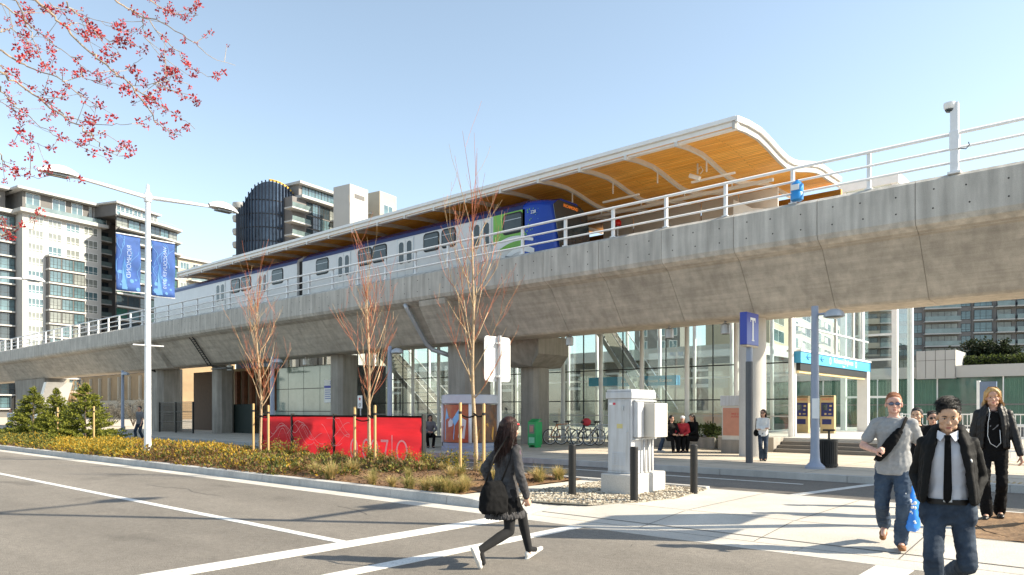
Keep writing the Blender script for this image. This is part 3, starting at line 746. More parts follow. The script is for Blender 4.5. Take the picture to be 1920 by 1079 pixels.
# ---- portal with blue fascia
po=thing('station_portal','station entrance portal with bright blue lettered fascia and white posts','entrance portal',(XR,31.8,.63))
M['fascia_blue']=mat('fascia_blue',(.06,.36,.62),.35,var=.06)
M['fascia_dark']=mat('fascia_dark_blue',(.02,.20,.42),.35)
y0,y1=GY-.02,y_at(1631,-9.55); zt=3.78; zb=3.36
b=MB(); b.box(-10.0,-9.55,y0,y1,zb,zt); b.build('fascia',M['fascia_blue'],po,world=True)
b=MB(); b.box(-10.05,-9.5,y0-.05,y1+.05,zt,zt+.06); b.build('cap',M['white'],po,world=True)
b=MB(); b.box(-10.02,-9.53,y1+.002,y1+.06,zb,zt); b.build('end_cap',M['fascia_dark'],po,world=True)
b=MB()
b.text('Richmond–Brighouse',.30,lambda u,v,w:(-9.545+w,(y0+y1)/2+.6+u,3.62+v),.002)
b.text('Station',.12,lambda u,v,w:(-9.545+w,(y0+y1)/2+.6+u,3.43+v),.002)
for yy in ((y0+y1)/2-1.1,(y0+y1)/2+2.3):
    n=12; b.lathe([(.10,0),(.13,0)],(0,0,0),12) if False else None
    for k in range(12):
        a=k*PI/6; a2=(k+1)*PI/6
        b.add([(-9.545,yy+.11*math.cos(a),3.58+.14*math.sin(a)),(-9.545,yy+.11*math.cos(a2),3.58+.14*math.sin(a2)),(-9.545,yy+.075*math.cos(a2),3.58+.105*math.sin(a2)),(-9.545,yy+.075*math.cos(a),3.58+.105*math.sin(a))],[(0,1,2,3)])
b.build('lettering',M['white'],po,world=True)
b=MB()  # wheelchair-like blue pictogram strokes on the near end
for s in (0,1.55): 
    b.tube([(-9.54,y0+.8+s,3.5),(-9.54,y0+.6+s,3.6),(-9.54,y0+.75+s,3.7)],.02,5); b.tube([(-9.54,y0+.6+s,3.6),(-9.54,y0+1.0+s,3.6)],.02,5)
b.build('pictogram',M['fascia_dark'],po,world=True)
b=MB(); b.box(-9.95,-9.6,y0+.1,y1-.4,zb-.28,zb-.003); b.build('shutter_box',M['black_metal'],po,world=True)
b=MB(); b.box(-9.9,-9.65,y0+.1,y1-.4,zb-.36,zb-.285); b.build('light_strip',mat('warm_trim',(.75,.6,.3),.5),po,world=True)
b=MB(); b.box(-10.0,-9.55,y1-.36,y1,.63,zb-.003); b.build('post',M['white'],po,world=True)
b=MB(); b.box(-9.9,-9.75,y0+.02,y0+.14,.63,zb-.003); b.build('post',M['white'],po,world=True)
# inner blue band and inner wall panels
t=thing('inner_fascia','second blue lettered fascia seen through the hall glass','fascia sign',(-18,33,3))
xa,xm,xe=x_at(1102,33.5),x_at(1158,33),x_at(1268,33)
b=MB(); b.box(xa,xm-.02,33.6,33.9,zY(1130,724,33.6),zY(1130,708,33.6)); b.build('band',M['fascia_blue'],t,world=True)
b=MB(); b.box(xm,xe,33,33.4,zY(1200,724,33),zY(1200,706,33)); b.build('band',M['fascia_blue'],t,world=True)
b=MB(); b.text('Richmond–Brighouse Station',.26,lambda u,v,w:((xm+xe)/2+u,32.99-w,zY(1200,715,33)+v),.002); b.build('lettering',M['white'],t,world=True)
# ---- landing, steps, low wall
ld=thing('entrance_steps','four grey concrete steps up to the station entrance landing','steps',(-8,25.5,.15))
XS1=x_at(1650,25.2)
b=MB(); b.box(-14,XS1,25.95,45,.13,.63); b.build('landing',M['concrete_light'],ld,world=True)
for k in range(3):
    b=MB(); b.box(-9.75,XS1-.02,25.0+k*.32,25.94,.13+(.12*k if k else 0),.15+.12*(k+1)); b.build('tread',M['tread'],ld,world=True)
lw=thing('plinth_wall','low concrete plinth wall behind the waiting woman in white','low wall',(-11.5,25.5,.15))
b=MB(); b.box(x_at(1350,25.2),-9.78,25.0,25.93,.13,.66); b.build('wall_block',M['concrete'],lw,world=True,bevel=.02)
# ---- green glazed room left of the column
gr=thing('glazed_room','green glazed room with dark panel joints under the guideway','glazed room',(-40,25,.15))
YG=24.4; xa,xe=x_at(513,YG),x_at(632,YG); zt=4.25
n=4; 
M['pale_green_glass']=mat('pale_green_glass',(.16,.24,.22),.08,var=.35,scale=.5,spec=.9,col2=(.34,.42,.38))
for i in range(n):
    for j in range(3):
        w=(xe-xa)/n; h=(zt-.2)/3
        b=MB(); b.box(xa+i*w+.02,xa+(i+1)*w-.02,YG,YG+.03,.2+j*h+.02,.2+(j+1)*h-.02); b.build('glass_panel',M['pale_green_glass'],gr,world=True)
b=MB(); b.box(xa,xe,YG+.032,YG+3.5,.15,zt); b.build('room_core',M['black_metal'],gr,world=True)
b=MB(); b.box(xa+.01,xa+.25,YG-.25,YG-.005,.15,zt); b.build('corner_post',M['white'],gr,world=True)
t=thing('notice_board','white notice with blue band fixed on the green glazed room','notice',(x_at(615,YG-.1),YG-.06,2.6))
b=MB(); w=.55; b.box(-w/2-.03,w/2+.03,-.03,.03,-.05,1.0) if False else b.box(-.4,.4,-.03,.0,-.55,.75); b.build('sheet',M['white'],t)
b=MB(); b.box(-.38,.38,-.034,-.031,.28,.42); b.build('blue_band',mat('notice_blue',(.04,.06,.4),.5),t)
b=MB(); b.text('2',.3,lambda u,v,w:(.22+u,-.036-w,.58+v),.002)
for k in range(5): b.box(-.3,.3-.1*(k%2),-.0345,-.031,.15-k*.12,.19-k*.12)
b.build('print',mat('notice_print',(.12,.14,.4),.6),t)
# ---- brown screens and dark hoarding farther left
t=thing('slatted_screen','rusty brown vertical slat screen under the guideway left of the first sapling','screen',(x_at(455,24),24,.15))
b=MB(); b.box(x_at(436,24.6),x_at(510,24.6),24.6,24.8,.15,4.4); b.build('back_panel',mat('tan_panel',(.35,.27,.17),.8,var=.2,scale=1),t,world=True)
for k in range(6):
    xx=x_at(440,24.3)+k*.95; b=MB(); b.box(xx,xx+.3,24.3,24.55,1.6,4.2); b.build('slat',mat('rust_slat',(.16,.06,.025),.8,var=.3),t,world=True)
t=thing('hoarding','dark green plywood hoarding at the foot of the slatted screen','hoarding',(x_at(455,23.6),23.6,.15))
b=MB(); b.box(x_at(433,23.6),x_at(476,23.6),23.6,23.7,.15,2.0); b.build('board',mat('hoarding',(.012,.022,.018),.7),t,world=True)
t=thing('utility_wall','dark brown utility room wall between two columns under the guideway','wall',(x_at(385,25),25.5,.15))
b=MB(); b.box(x_at(363,25.5),x_at(402,25.5),25.5,28,.15,4.45); b.build('wall_panel',mat('brown_wall',(.10,.065,.045),.8),t,world=True)
# ---------------- buildings
class Fac:
    def __init__(s,P,Q): s.P=Vector((P[0],P[1],0)); s.Q=Vector((Q[0],Q[1],0)); s.u=(s.Q-s.P).normalized(); s.L=(s.Q-s.P).length; s.ang=math.atan2(s.u.y,s.u.x); s.n=Vector((s.u.y,-s.u.x,0))
    def x(s,px):
        t=(px-CX)/FOC; dx,dy=FX+RX*t,FY+RY*t
        # P+u*a = d*k
        den=s.u.x*dy-s.u.y*dx; return (s.P.y*dx-s.P.x*dy)/den
    def pt(s,a,z=0,off=0): p=s.P+s.u*a+s.n*off; return Vector((p.x,p.y,z))
    def z(s,px,py): p=s.pt(s.x(px)); return z_at(py,p.x,p.y)
    def dirto(px,vx): pass
    def slab(s,b,a0,a1,z0,z1,o0,o1,mi=0):
        P=[s.pt(a0,0,o0),s.pt(a1,0,o0),s.pt(a1,0,o1),s.pt(a0,0,o1)]
        b.prism([(p.x,p.y,z0) for p in P],(0,0,z1-z0),mi)
def vpdir(vx):
    t=(vx-CX)/FOC; return Vector((FX+RX*t,FY+RY*t,0)).normalized()
def fac_px(px0,d0,vx,px1):
    P=at_depth(px0,d0); u=vpdir(vx); f=Fac(P,P+u*10); L=f.x(px1); return Fac(P,P+u*L) if L>0 else Fac(P+u*L,P)
WCACHE={}
def winmesh(w,h,cols,glassm,framem,transom=0.0,depth=.12):
    key=(round(w,2),round(h,2),cols,glassm,framem,transom)
    if key in WCACHE: return WCACHE[key]
    b=MB(); fw=.07
    b.box(-w/2,w/2,-.03,.05,-h/2,-h/2+fw,0); b.box(-w/2,w/2,-.03,.05,h/2-fw,h/2,0)
    for i in range(cols+1):
        x=-w/2+i*(w-fw)/cols; b.box(x,x+fw,-.028,.05,-h/2+fw,h/2-fw,0)
    if transom: b.box(-w/2+fw,w/2-fw,-.026,.05,-h/2+transom,-h/2+transom+.06,0)
    b.box(-w/2+.01,w/2-.01,.0,.045,-h/2+.01,h/2-.01,1)
    o=b.build('window',[M[framem],M[glassm]]); me=o.data; bpy.data.objects.remove(o)
    WCACHE[key]=me; return me
def win(root,f,a,z,w,h,cols=2,glassm='sky_glass',framem='white',transom=0.0,off=0.04,name='window'):
    me=winmesh(w,h,cols,glassm,framem,transom)
    o=bpy.data.objects.new(name,me); COL.objects.link(o); o.parent=root
    p=f.pt(a,z,off); o.location=p-root.location; o.rotation_euler=(0,0,f.ang); return o
M['bld_white']=mat('white_render',(.44,.435,.42),.8,var=.05,scale=.3)
M['bld_cream']=mat('cream_render',(.42,.37,.29),.8,var=.07,scale=.3)
M['bld_brown']=mat('brown_cladding',(.12,.115,.112),.7,var=.15,scale=.4)
M['bld_grey']=mat('grey_cladding',(.175,.165,.16),.7,var=.1,scale=.3)
M['slab_pale']=mat('pale_slab_edge',(.43,.425,.41),.7,var=.06)
M['bal_glass']=mat('balcony_glass',(.14,.19,.19),.1,var=.3,scale=.5,spec=.9)
br=random.Random(11)
# ===== A: white apartment tower at the left
f=fac_px(42,155,1826,190); c=f.pt(f.L/2,0,-8)
A_=thing('apartment_tower','tall white apartment tower with brown penthouse behind the lamp post and banners','apartment building',(c.x,c.y,0))
zc=f.z(42,398); DEPTH=16
b=MB(); f.slab(b,0,f.L,0,zc,-DEPTH,0); b.build('wall',M['bld_white'],A_,world=True)
b=MB(); f.slab(b,-.9,f.L+1.0,zc,zc+.75,-DEPTH,1.3); b.build('cornice',M['bld_white'],A_,world=True)
zt=f.z(52,357)
b=MB(); f.slab(b,.5,f.L+2.8,zc+.75,zt,-DEPTH,-1.2); b.build('penthouse',M['bld_brown'],A_,world=True)
b=MB(); f.slab(b,-1.1,f.L+4.4,zt,zt+.5,-DEPTH,.5); b.build('roof',M['bld_white'],A_,world=True)
for a0,a1 in ((53,80),(103,128),(139,160),(172,177),(181,205)):
    xa,xb_=f.x(a0),f.x(a1); win(A_,f,(xa+xb_)/2,(zc+.95+zt-.2)/2,abs(xb_-xa),zt-zc-1.2,max(2,int(abs(xb_-xa)/1.0)),'sky_glass','white',1.0,off=-1.15)
# penthouse terrace rail
b=MB(); f.slab(b,.2,f.L,zc+.75,zc+1.75,.9,.94); b.build('terrace_rail',M['bal_glass'],A_,world=True)
z0=f.z(66,414); PT=2.97
cols=[(52,81),(90,115),(124,149),(157,183)]
for r in range(14):
    for k,(p0,p1) in enumerate(cols):
        if k in (1,2) and r>2: continue
        xa,xb_=f.x(p0),f.x(p1); win(A_,f,(xa+xb_)/2,z0-r*PT,(xb_-xa)*1.0,1.9,3 if k!=0 else 4,'curtain_glass' if br.random()<.65 else 'sky_glass','white',.5)
xa,xb_=f.x(86),f.x(153); ztb=f.z(86,479)
b=MB(); f.slab(b,xa,xb_,0,ztb,0,1.5); b.build('bay',M['bld_brown'],A_,world=True)
for r in range(13):
    z=ztb-1.6-r*PT
    if z<1: break
    b=MB(); f.slab(b,xa-.15,xb_+.15,z+1.25,z+1.6,0,1.75); b.build('floor_slab',M['slab_pale'],A_,world=True)
    n=3
    for i in range(n):
        w=(xb_-xa)/n; win(A_,f,xa+w*(i+.5),z-.1,w*.92,2.3,3,br.choice(['curtain_glass','sky_glass','sky_glass']),'black_metal',.8,off=1.54)
# left glazed wing
f2=Fac(f.pt(-9,0,-3),f.pt(-.4,0,-3)); 
b=MB(); f2.slab(b,-6,f2.L+.3,0,zc-.2,-12,0); b.build('wing_wall',M['bld_brown'],A_,world=True)
b=MB(); f2.slab(b,-6,f2.L+.3,zc-.2,zc+.6,-12,1); b.build('cornice',M['bld_white'],A_,world=True)
b=MB(); f2.slab(b,-6,f2.L-1,zc+.6,zt,-10,-1.5); b.build('penthouse',M['bld_brown'],A_,world=True)
b=MB(); f2.slab(b,-6,f2.L-.2,zt,zt+.45,-10,.2); b.build('roof',M['bld_white'],A_,world=True)
for r in range(14):
    z=zc-2.0-r*PT
    win(A_,f2,2.2,z,4.2,2.5,3,'dark_glass','black_metal',.9,name='window_wall'); win(A_,f2,6.8,z,4.0,2.5,3,br.choice(['dark_glass','sky_glass']),'black_metal',.9,name='window_wall')
    b=MB(); f2.slab(b,-6,f2.L+.1,z-1.6,z-1.3,0,.7); b.build('floor_slab',M['slab_pale'],A_,world=True)
win(A_,f2,3,(zc+.6+zt)/2,7,zt-zc-1.2,5,'sky_glass','white',1.0,off=-1.45)
# balcony recess
f3=Fac(f.pt(f.L+.02,0,-2.6),f.pt(f.L+3.4,0,-2.6))
b=MB(); f3.slab(b,0,f3.L+5,0,zc+2.2,-8,0); b.build('recess_wall',M['bld_brown'],A_,world=True)
for r in range(15):
    z=zc-1.2-r*PT
    b=MB(); f3.slab(b,0,f3.L-.3,z-1.45,z-1.2,0,1.5); b.build('balcony_slab',M['slab_pale'],A_,world=True)
    b=MB(); f3.slab(b,0,f3.L-.3,z-1.2,z-.2,1.4,1.45); b.build('balcony_rail',M['bal_glass'],A_,world=True)
    win(A_,f3,f3.L/2,z,2.6,2.1,3,'dark_glass','black_metal',name='balcony_door')
# curved right wing
pts=[at_depth(217,165),at_depth(262,170.5),at_depth(300,175.6),at_depth(332,181)]
zr=z_at(404,pts[0].x,pts[0].y)
back=[p+Vector((-14,6,0)) for p in pts[::-1]]
b=MB(); b.prism([(p.x,p.y,0) for p in pts+back],(0,0,zr)); b.build('curved_wing',M['bld_brown'],A_,world=True)
def ring(z0,z1,off,name,m):
    P=[]
    for i,p in enumerate(pts):
        q0=pts[max(0,i-1)]; q1=pts[min(3,i+1)]; u=(q1-q0).normalized(); P.append(p+Vector((u.y,-u.x,0))*off)
    b=MB(); b.prism([(p.x,p.y,z0) for p in P+[pts[3]+Vector((-2,1,0)),pts[0]+Vector((-2,1,0))]],(0,0,z1-z0)); b.build(name,m,A_,world=True)
ring(zr,zr+.45,1.6,'roof',M['slab_pale'])
for r in range(13):
    z=zr-PT*(r+1); ring(z,z+.35,1.5 if r<2 else .5,'floor_slab',M['slab_pale'])
    for i in range(3):
        fc=Fac(pts[i],pts[i+1]); n=max(2,int(fc.L/2.2))
        for k in range(n): win(A_,fc,fc.L*(k+.5)/n,z+1.6,fc.L/n*.94,2.3,2,br.choice(['sky_glass','curtain_glass','dark_glass']) if r<2 else br.choice(['green_glass','dark_glass','sky_glass']),'black_metal',.8,name='wing_window')
fp=Fac(pts[0]+Vector((-1.5,.6,0)),pts[2]+Vector((-2.5,.4,0)))
zp=fp.z(225,384)
b=MB(); fp.slab(b,0,fp.L,zr+.45,zp,-8,0); b.build('penthouse',M['bld_brown'],A_,world=True)
b=MB(); fp.slab(b,-.6,fp.L+.5,zp,zp+.4,-8,.9); b.build('roof',M['slab_pale'],A_,world=True)
for k in range(5): win(A_,fp,fp.L*(k+.5)/5,(zr+.5+zp)/2,fp.L/5*.9,zp-zr-.9,2,br.choice(['sky_glass','curtain_glass']),'white',.8)
b=MB()
for i in range(3):
    q=pts[i]; e=pts[i+1]; b.tube([(q.x,q.y,zr+1.5),(e.x,e.y,zr+1.5)],.05,5)
    for k in range(4):
        m_=q+(e-q)*k/4; b.tube([(m_.x,m_.y,zr+.4),(m_.x,m_.y,zr+1.5)],.04,4)
b.build('terrace_rail',M['grey_metal'],A_,world=True)
# ===== B: low pale block between tower and canopy
f=fac_px(334,215,1826,425); c=f.pt(8,0,-5)
B_=thing('apartment_block','pale low apartment block peeking out above the left end of the canopy','apartment building',(c.x,c.y,0))
zt=f.z(334,484); b=MB(); f.slab(b,0,f.L,0,zt,-12,0); b.build('wall',M['bld_cream'],B_,world=True)
b=MB(); f.slab(b,-.4,f.L+.6,zt,zt+.5,-12,.8); b.build('roof',M['bld_white'],B_,world=True)
for r in range(9):
    z=zt-2-r*3.0
    for k in range(4): win(B_,f,f.L*(k+.5)/4,z,f.L/4*.7,2.0,3,br.choice(['sky_glass','curtain_glass','dark_glass']),'white')
    b=MB(); f.slab(b,f.L*.2,f.L*.95,z-1.35,z-1.1,0,1.6); b.build('balcony_slab',M['bld_white'],B_,world=True)
    b=MB(); f.slab(b,f.L*.2,f.L*.95,z-1.1,z-.15,1.5,1.55); b.build('balcony_rail',M['bal_glass'],B_,world=True)
# ===== C: round blue glass building
D0=158
c=at_depth(504,D0+6)
C_=thing('glass_tower','round dark blue glass tower with arched top and white stair towers behind the canopy','apartment building',(c.x,c.y,0))
rad=6.6
rv=Vector((RX,RY,0)); fv=Vector((FX,FY,0))
M['fin_blue']=mat('fin_blue',(.012,.016,.030),.35,var=.25)
M['tower_glass']=mat('tower_glass',(.008,.016,.032),.07,var=.7,scale=.35,spec=.8,col2=(.09,.14,.22))
tops=[(446,400),(456,384),(466,365),(478,350),(490,343),(502,340),(515,342),(528,347),(540,355),(552,368),(560,378)]
def topz(px):
    for i in range(len(tops)-1):
        if tops[i][0]<=px<=tops[i+1][0]:
            u=(px-tops[i][0])/(tops[i+1][0]-tops[i][0]); return tops[i][1]+u*(tops[i+1][1]-tops[i][1])
    return tops[0][1] if px<tops[0][0] else tops[-1][1]
ring_=[]
for k in range(29):
    th=PI+ PI*k/28   # half circle facing camera from left to right
    p=Vector((c.x,c.y,0))+rv*(rad*math.cos(th))+fv*(rad*math.sin(th)); d=dep(p.x,p.y); px=CX+FOC*(p.x*RX+p.y*RY)/d
    ring_.append((p,z_at(topz(px),p.x,p.y)))
b=MB(); n=len(ring_)
vs=[(p.x,p.y,0) for p,z in ring_]+[(p.x,p.y,z) for p,z in ring_]
b.add(vs,[(i,i+1,n+i+1,n+i) for i in range(n-1)])
cap=[(p.x,p.y,z) for p,z in ring_]; bk=[((p+fv*7).x,(p+fv*7).y,z-.5) for p,z in ring_]
b.strip(cap,bk); b.strip(bk,[(x,y,0) for x,y,z in bk])
b.build('glass_drum',M['tower_glass'],C_,world=True,recalc=False)
b=MB()
for i in range(0,n,1):
    p,z=ring_[i]; r_=(p-Vector((c.x,c.y,0))).normalized(); q=p+r_*.45
    b.tube([(p.x+r_.x*.2,p.y+r_.y*.2,0),(p.x+r_.x*.2,p.y+r_.y*.2,z+.3)],.17,4)
b.build('fins',M['fin_blue'],C_,world=True)
b=MB()
for r in range(16):
    z=3+r*2.95
    P=[p+(p-Vector((c.x,c.y,0))).normalized()*.06 for p,zz in ring_ if zz>z+.3]
    if len(P)>2: b.strip([(p.x,p.y,z) for p in P],[(p.x,p.y,z+.25) for p in P])
b.build('floor_band',M['black_metal'],C_,world=True,recalc=False)
b=MB(); P=[(p,z) for p,z in ring_[17:]]
b.strip([((p).x,(p).y,z+.1) for p,z in P],[((p).x,(p).y,z+.55) for p,z in P]); b.build('yellow_edge',mat('ochre_panel',(.55,.33,.03),.6),C_,world=True,recalc=False)
for r in range(9):
    z=z_at(384,c.x,c.y)-r*2.95; cc=Vector((c.x,c.y,0))-rv*(rad-.1)-fv*.5
    if z<20: break
    b=MB(); b.lathe([(0,0),(1.3,.3),(1.5,1.1),(1.45,1.5),(0,1.5)],(cc.x,cc.y,z-1.4),14); b.build('round_balcony',M['slab_pale'],C_,world=True,smooth=True,angle=40)
# dark glass block with balconies
f=fac_px(548,D0,1826,660)
zt=f.z(575,376)
b=MB(); f.slab(b,0,f.L,0,zt,-12,0); b.build('block_wall',M['bld_grey'],C_,world=True)
b=MB(); f.slab(b,f.x(560),f.x(636),zt,zt+.6,-12,1.2); b.build('roof',M['slab_pale'],C_,world=True)
zp=f.z(585,351); b=MB(); f.slab(b,f.x(566),f.x(634),zt+.6,zp,-12,-1.0); b.build('penthouse',M['bld_grey'],C_,world=True)
b=MB(); f.slab(b,f.x(562),f.x(640),zp,zp+.55,-12,.2); b.build('roof',M['slab_pale'],C_,world=True)
for k in range(5):
    xa=f.x(572)+k*(f.x(632)-f.x(572))/5; win(C_,f,xa+.9,(zt+.7+zp)/2,1.9,zp-zt-.9,2,'sky_glass','black_metal',off=-.95)
for r in range(10):
    z=zt-1.7-r*2.95
    for k in range(5):
        xa=f.x(574)+(f.x(628)-f.x(574))*(k+.5)/5; win(C_,f,xa,z,(f.x(628)-f.x(574))/5*.95,2.7,2,br.choice(['sky_glass','dark_glass','dark_glass','curtain_glass']),'black_metal',1.0)
    b=MB(); f.slab(b,f.x(536),f.x(572),z-1.5,z-1.2,-.5,2.0); b.build('balcony_slab',M['slab_pale'],C_,world=True)
    b=MB(); f.slab(b,f.x(537),f.x(571),z-1.2,z-.2,1.9,1.95); b.build('balcony_rail',M['bal_glass'],C_,world=True)
    b=MB(); f.slab(b,f.x(620),f.x(652),z-1.5,z-1.2,-.5,1.8); b.build('balcony_slab',M['slab_pale'],C_,world=True)
# white stair towers, with their side faces
f4=fac_px(656,D0-1,1826,690); zt=f4.z(657,345)
b=MB(); f4.slab(b,0,f4.L,0,zt,-5,0); b.build('stair_tower',M['bld_white'],C_,world=True)
b=MB(); f4.slab(b,f4.L*.25,f4.L*.8,f4.z(672,374),f4.z(672,366),.0,.05); b.build('dark_slot',M['bld_brown'],C_,world=True)
f5=fac_px(712,D0+9,1826,743); zt=f5.z(712,358)
b=MB(); f5.slab(b,0,f5.L,0,zt,-6,0); b.build('stair_tower',M['bld_cream'],C_,world=True)
for r in range(6): win(C_,f5,f5.L*.5,zt-4-r*3,f5.L*.55,2.4,2,'sky_glass','white',name='window')
f6=fac_px(688,D0+10,1826,716); zt=f6.z(690,375)
b=MB(); f6.slab(b,0,f6.L+8,0,zt,-8,-1); b.build('link_wall',M['bld_grey'],C_,world=True)
for r in range(4):
    b=MB(); f6.slab(b,0,f6.L,zt-3.4-r*2.95,zt-3.1-r*2.95,-1,1); b.build('balcony_slab',M['slab_pale'],C_,world=True)
    win(C_,f6,f6.L*.5,zt-1.7-r*2.95,f6.L*.6,2.3,2,'dark_glass','black_metal',off=-.95)
# ===== D: grey-brown apartments at the right, behind the low white shop
u=-vpdir(-3400); P=at_depth(1740,170); f0=Fac(P,P+u*10); a0=f0.x(1583); a1=f0.x(2060); f=Fac(P+u*a0,P+u*a1)
c=f.pt(f.L/2,0,-8)
D_=thing('apartment_building','wide grey brown apartment building with glass balconies at the right','apartment building',(c.x,c.y,0))
zt=f.z(1740,500); b=MB(); f.slab(b,0,f.L,0,zt,-16,0); b.build('wall',M['bld_grey'],D_,world=True)
rows=[f.z(1740,y) for y in (524,547,570,594,617,640,662,684)]
cols=[(1588,1606,'win'),(1608,1646,'balbeige'),(1650,1680,'dark'),(1684,1703,'win'),(1712,1729,'win'),(1733,1797,'bal'),(1802,1820,'win'),(1825,1859,'big'),(1868,1897,'bal'),(1905,1935,'dark'),(1940,1975,'bal'),(1980,2000,'win'),(2005,2040,'big')]
for z in rows:
    for p0,p1,k in cols:
        xa,xb_=f.x(p0),f.x(p1); w=xb_-xa; m=(xa+xb_)/2
        if k=='win': win(D_,f,m,z,w,1.9,2,'sky_glass','black_metal',.5)
        elif k=='big':
            win(D_,f,m,z,w,2.2,3,'sky_glass','black_metal',.7,off=.5,name='bay_window'); b=MB(); f.slab(b,xa-.15,xb_+.15,z-1.45,z-1.15,0,.75); b.build('bay_sill',M['slab_pale'],D_,world=True)
        else:
            win(D_,f,m,z,w*.96,2.2,max(2,int(w/1.3)),'curtain_glass' if k=='bal' else 'dark_glass','black_metal',name='balcony_door')
            b=MB(); f.slab(b,xa-.2,xb_+.2,z-1.5,z-1.22,0,1.6); b.build('balcony_slab',M['slab_pale' if k!='balbeige' else 'bld_cream'],D_,world=True)
            b=MB(); f.slab(b,xa-.15,xb_+.15,z-1.2,z-.2,1.5,1.55); b.build('balcony_rail',M['bal_glass' if k!='balbeige' else 'bld_cream'],D_,world=True)
b=MB(); f.slab(b,f.x(1822),f.x(1862),0,zt,0,.25); b.build('pier_strip',M['bld_grey'],D_,world=True)
b=MB(); f.slab(b,f.x(1600),f.x(1790),0,f.z(1700,672),.2,9); b.build('podium',M['bld_brown'],D_,world=True)
for k in range(5): win(D_,f,f.x(1686)+k*4.6,f.z(1700,688),3.6,2.2,4,'curtain_glass','black_metal',off=9.05,name='podium_window')
# ===== E: low white shop with green glazing
YE=48.0
xe0,xe1=x_at(1600,YE),x_at(2250,YE); xm0,xm1=x_at(1720,YE),x_at(1793,YE)
E_=thing('shop_building','low white shop building with dark green glazing behind the white railings','shop building',((xe0+xe1)/2,YE+8,.15))
zf=zY(1800,708,YE); zp=zY(1850,684,YE); zh=zY(1760,658,YE)
b=MB(); b.box(xe0-6,xe1,YE+.05,YE+18,.15,zf); b.build('shop_body',M['green_glass'],E_,world=True)
b=MB(); b.box(xm1,xe1,YE-.15,YE+18,zf,zp); b.box(xe0-6,xm0,YE-.1,YE+18,zf,zY(1700,690,YE)); b.build('parapet',M['bld_white'],E_,world=True)
b=MB(); b.box(xm0,xm1,YE-.3,YE+8,zf-.05,zh); b.build('upstand',M['bld_white'],E_,world=True)
b=MB()
for k in range(5): 
    x=xm0+(xm1-xm0)*k/4; b.box(x-.012,x+.012,YE-.305,YE-.29,zf,zh)
b.box(xm0,xm1,YE-.305,YE-.29,zf+1.0,zf+1.02)
b.build('panel_joint',M['joint'],E_,world=True)
gm=mat('ribbed_green_glass',(.05,.13,.095),.2,var=.25,scale=.6)
k=0; x=xe0-5
while x<xe1:
    w=3.2
    mm=M['green_glass'] if k%3==0 else gm
    b=MB(); b.box(x+.03,x+w-.03,YE-.02,YE+.04,.75,zf-.1); b.build('glazing_panel',mm,E_,world=True)
    b=MB(); b.box(x-.03,x+.03,YE-.06,YE+.04,.15,zf); b.build('glazing_post',M['white_metal'],E_,world=True)
    if mm is gm:
        b=MB()
        for q in range(16): b.box(x+.1+q*.19,x+.13+q*.19,YE-.035,YE-.02,.8,zf-.15)
        b.build('ribs',mat('rib_green',(.09,.2,.15),.3) if 'rib_green' not in bpy.data.materials else bpy.data.materials['rib_green'],E_,world=True)
    x+=w; k+=1
b=MB(); b.box(xe0-5,xe1,YE-.05,YE-.02,1.9,1.98); b.box(xe0-5,xe1,YE-.1,YE+.04,.15,.72); b.build('base_rail',M['bld_grey'],E_,world=True)
# ===== F: sunlit cream apartments seen through the glass
f=fac_px(1443,112,1826,1575); c=f.pt(5,0,-6)
F_=thing('apartment_house','sunlit cream apartment house with balconies seen through the entrance glass','apartment building',(c.x,c.y,0))
zt=f.z(1443,530); b=MB(); f.slab(b,0,f.L,0,zt,-10,0); b.build('wall',M['bld_cream'],F_,world=True)
for r in range(7):
    z=zt-2-r*2.9
    if z<2: break
    for k in range(6):
        a=f.L*(k+.5)/6
        win(F_,f,a,z,f.L/6*.7,2.0,2,br.choice(['dark_glass','curtain_glass','sky_glass']),'white')
    for k in (1,3,5):
        a=f.L*(k+.5)/6; b=MB(); f.slab(b,a-1.6,a+1.6,z-1.4,z-1.15,0,1.7); f.slab(b,a-1.6,a+1.6,z-1.15,z-.3,1.6,1.68); b.build('balcony',M['bld_white'],F_,world=True)
# ===== G: grey block behind the hall
f=fac_px(1190,105,-2600,1275); 
if f.u.x<0: f=Fac(f.Q,f.P)
c=f.pt(3,0,-4)
G_=thing('grey_block','dark grey apartment block with white framed windows seen through the hall','apartment building',(c.x,c.y,0))
zt=f.z(1240,560); b=MB(); f.slab(b,0,f.L,0,zt,-10,0); b.build('wall',M['bld_grey'],G_,world=True)
for r in range(6):
    z=f.z(1238,622)+4.6-r*2.1*1.0
for py in (598,622,648,674,700):
    z=f.z(1240,py)
    for px in (1206,1240,1262): win(G_,f,f.x(px),z,1.15,1.3,2,'sky_glass','white')
# ===== H: cream parking building behind the hall
YP=58.0
xa,xe=x_at(560,YP),-24
H_=thing('parking_building','cream low building with tall blank piers and dark bays behind the hall','parking building',((xa+xe)/2,YP+8,.1))
zt=z_at(690,x_at(700,YP),YP)
b=MB(); b.box(xa,-24,YP+.6,YP+16,.1,6.2); b.build('dark_bays',mat('dark_bay',(.09,.085,.08),.7,var=.4,scale=.3),H_,world=True)
b=MB(); b.box(xa-1,-23.6,YP-.3,YP+16,6.2,7.2); b.build('roof_edge',M['bld_white'],H_,world=True)
b=MB(); b.box(xa-.5,-23.8,YP-.05,YP+.55,.1,1.6); b.build('base_wall',M['bld_cream'],H_,world=True)
x=xa; k=0
while x<-26.4:
    b=MB(); b.box(x,x+2.6,YP,YP+.55,1.605,5.6); b.build('pier',M['bld_cream'],H_,world=True); x+=4.5
b=MB()
x=xa
while x<-28: b.box(x+2.7,x+4.4,YP+.3,YP+.36,3.6,3.9); b.box(x+2.7,x+4.4,YP+.3,YP+.36,5.0,5.2); x+=4.5
b.build('bay_rail',M['bld_white'],H_,world=True)
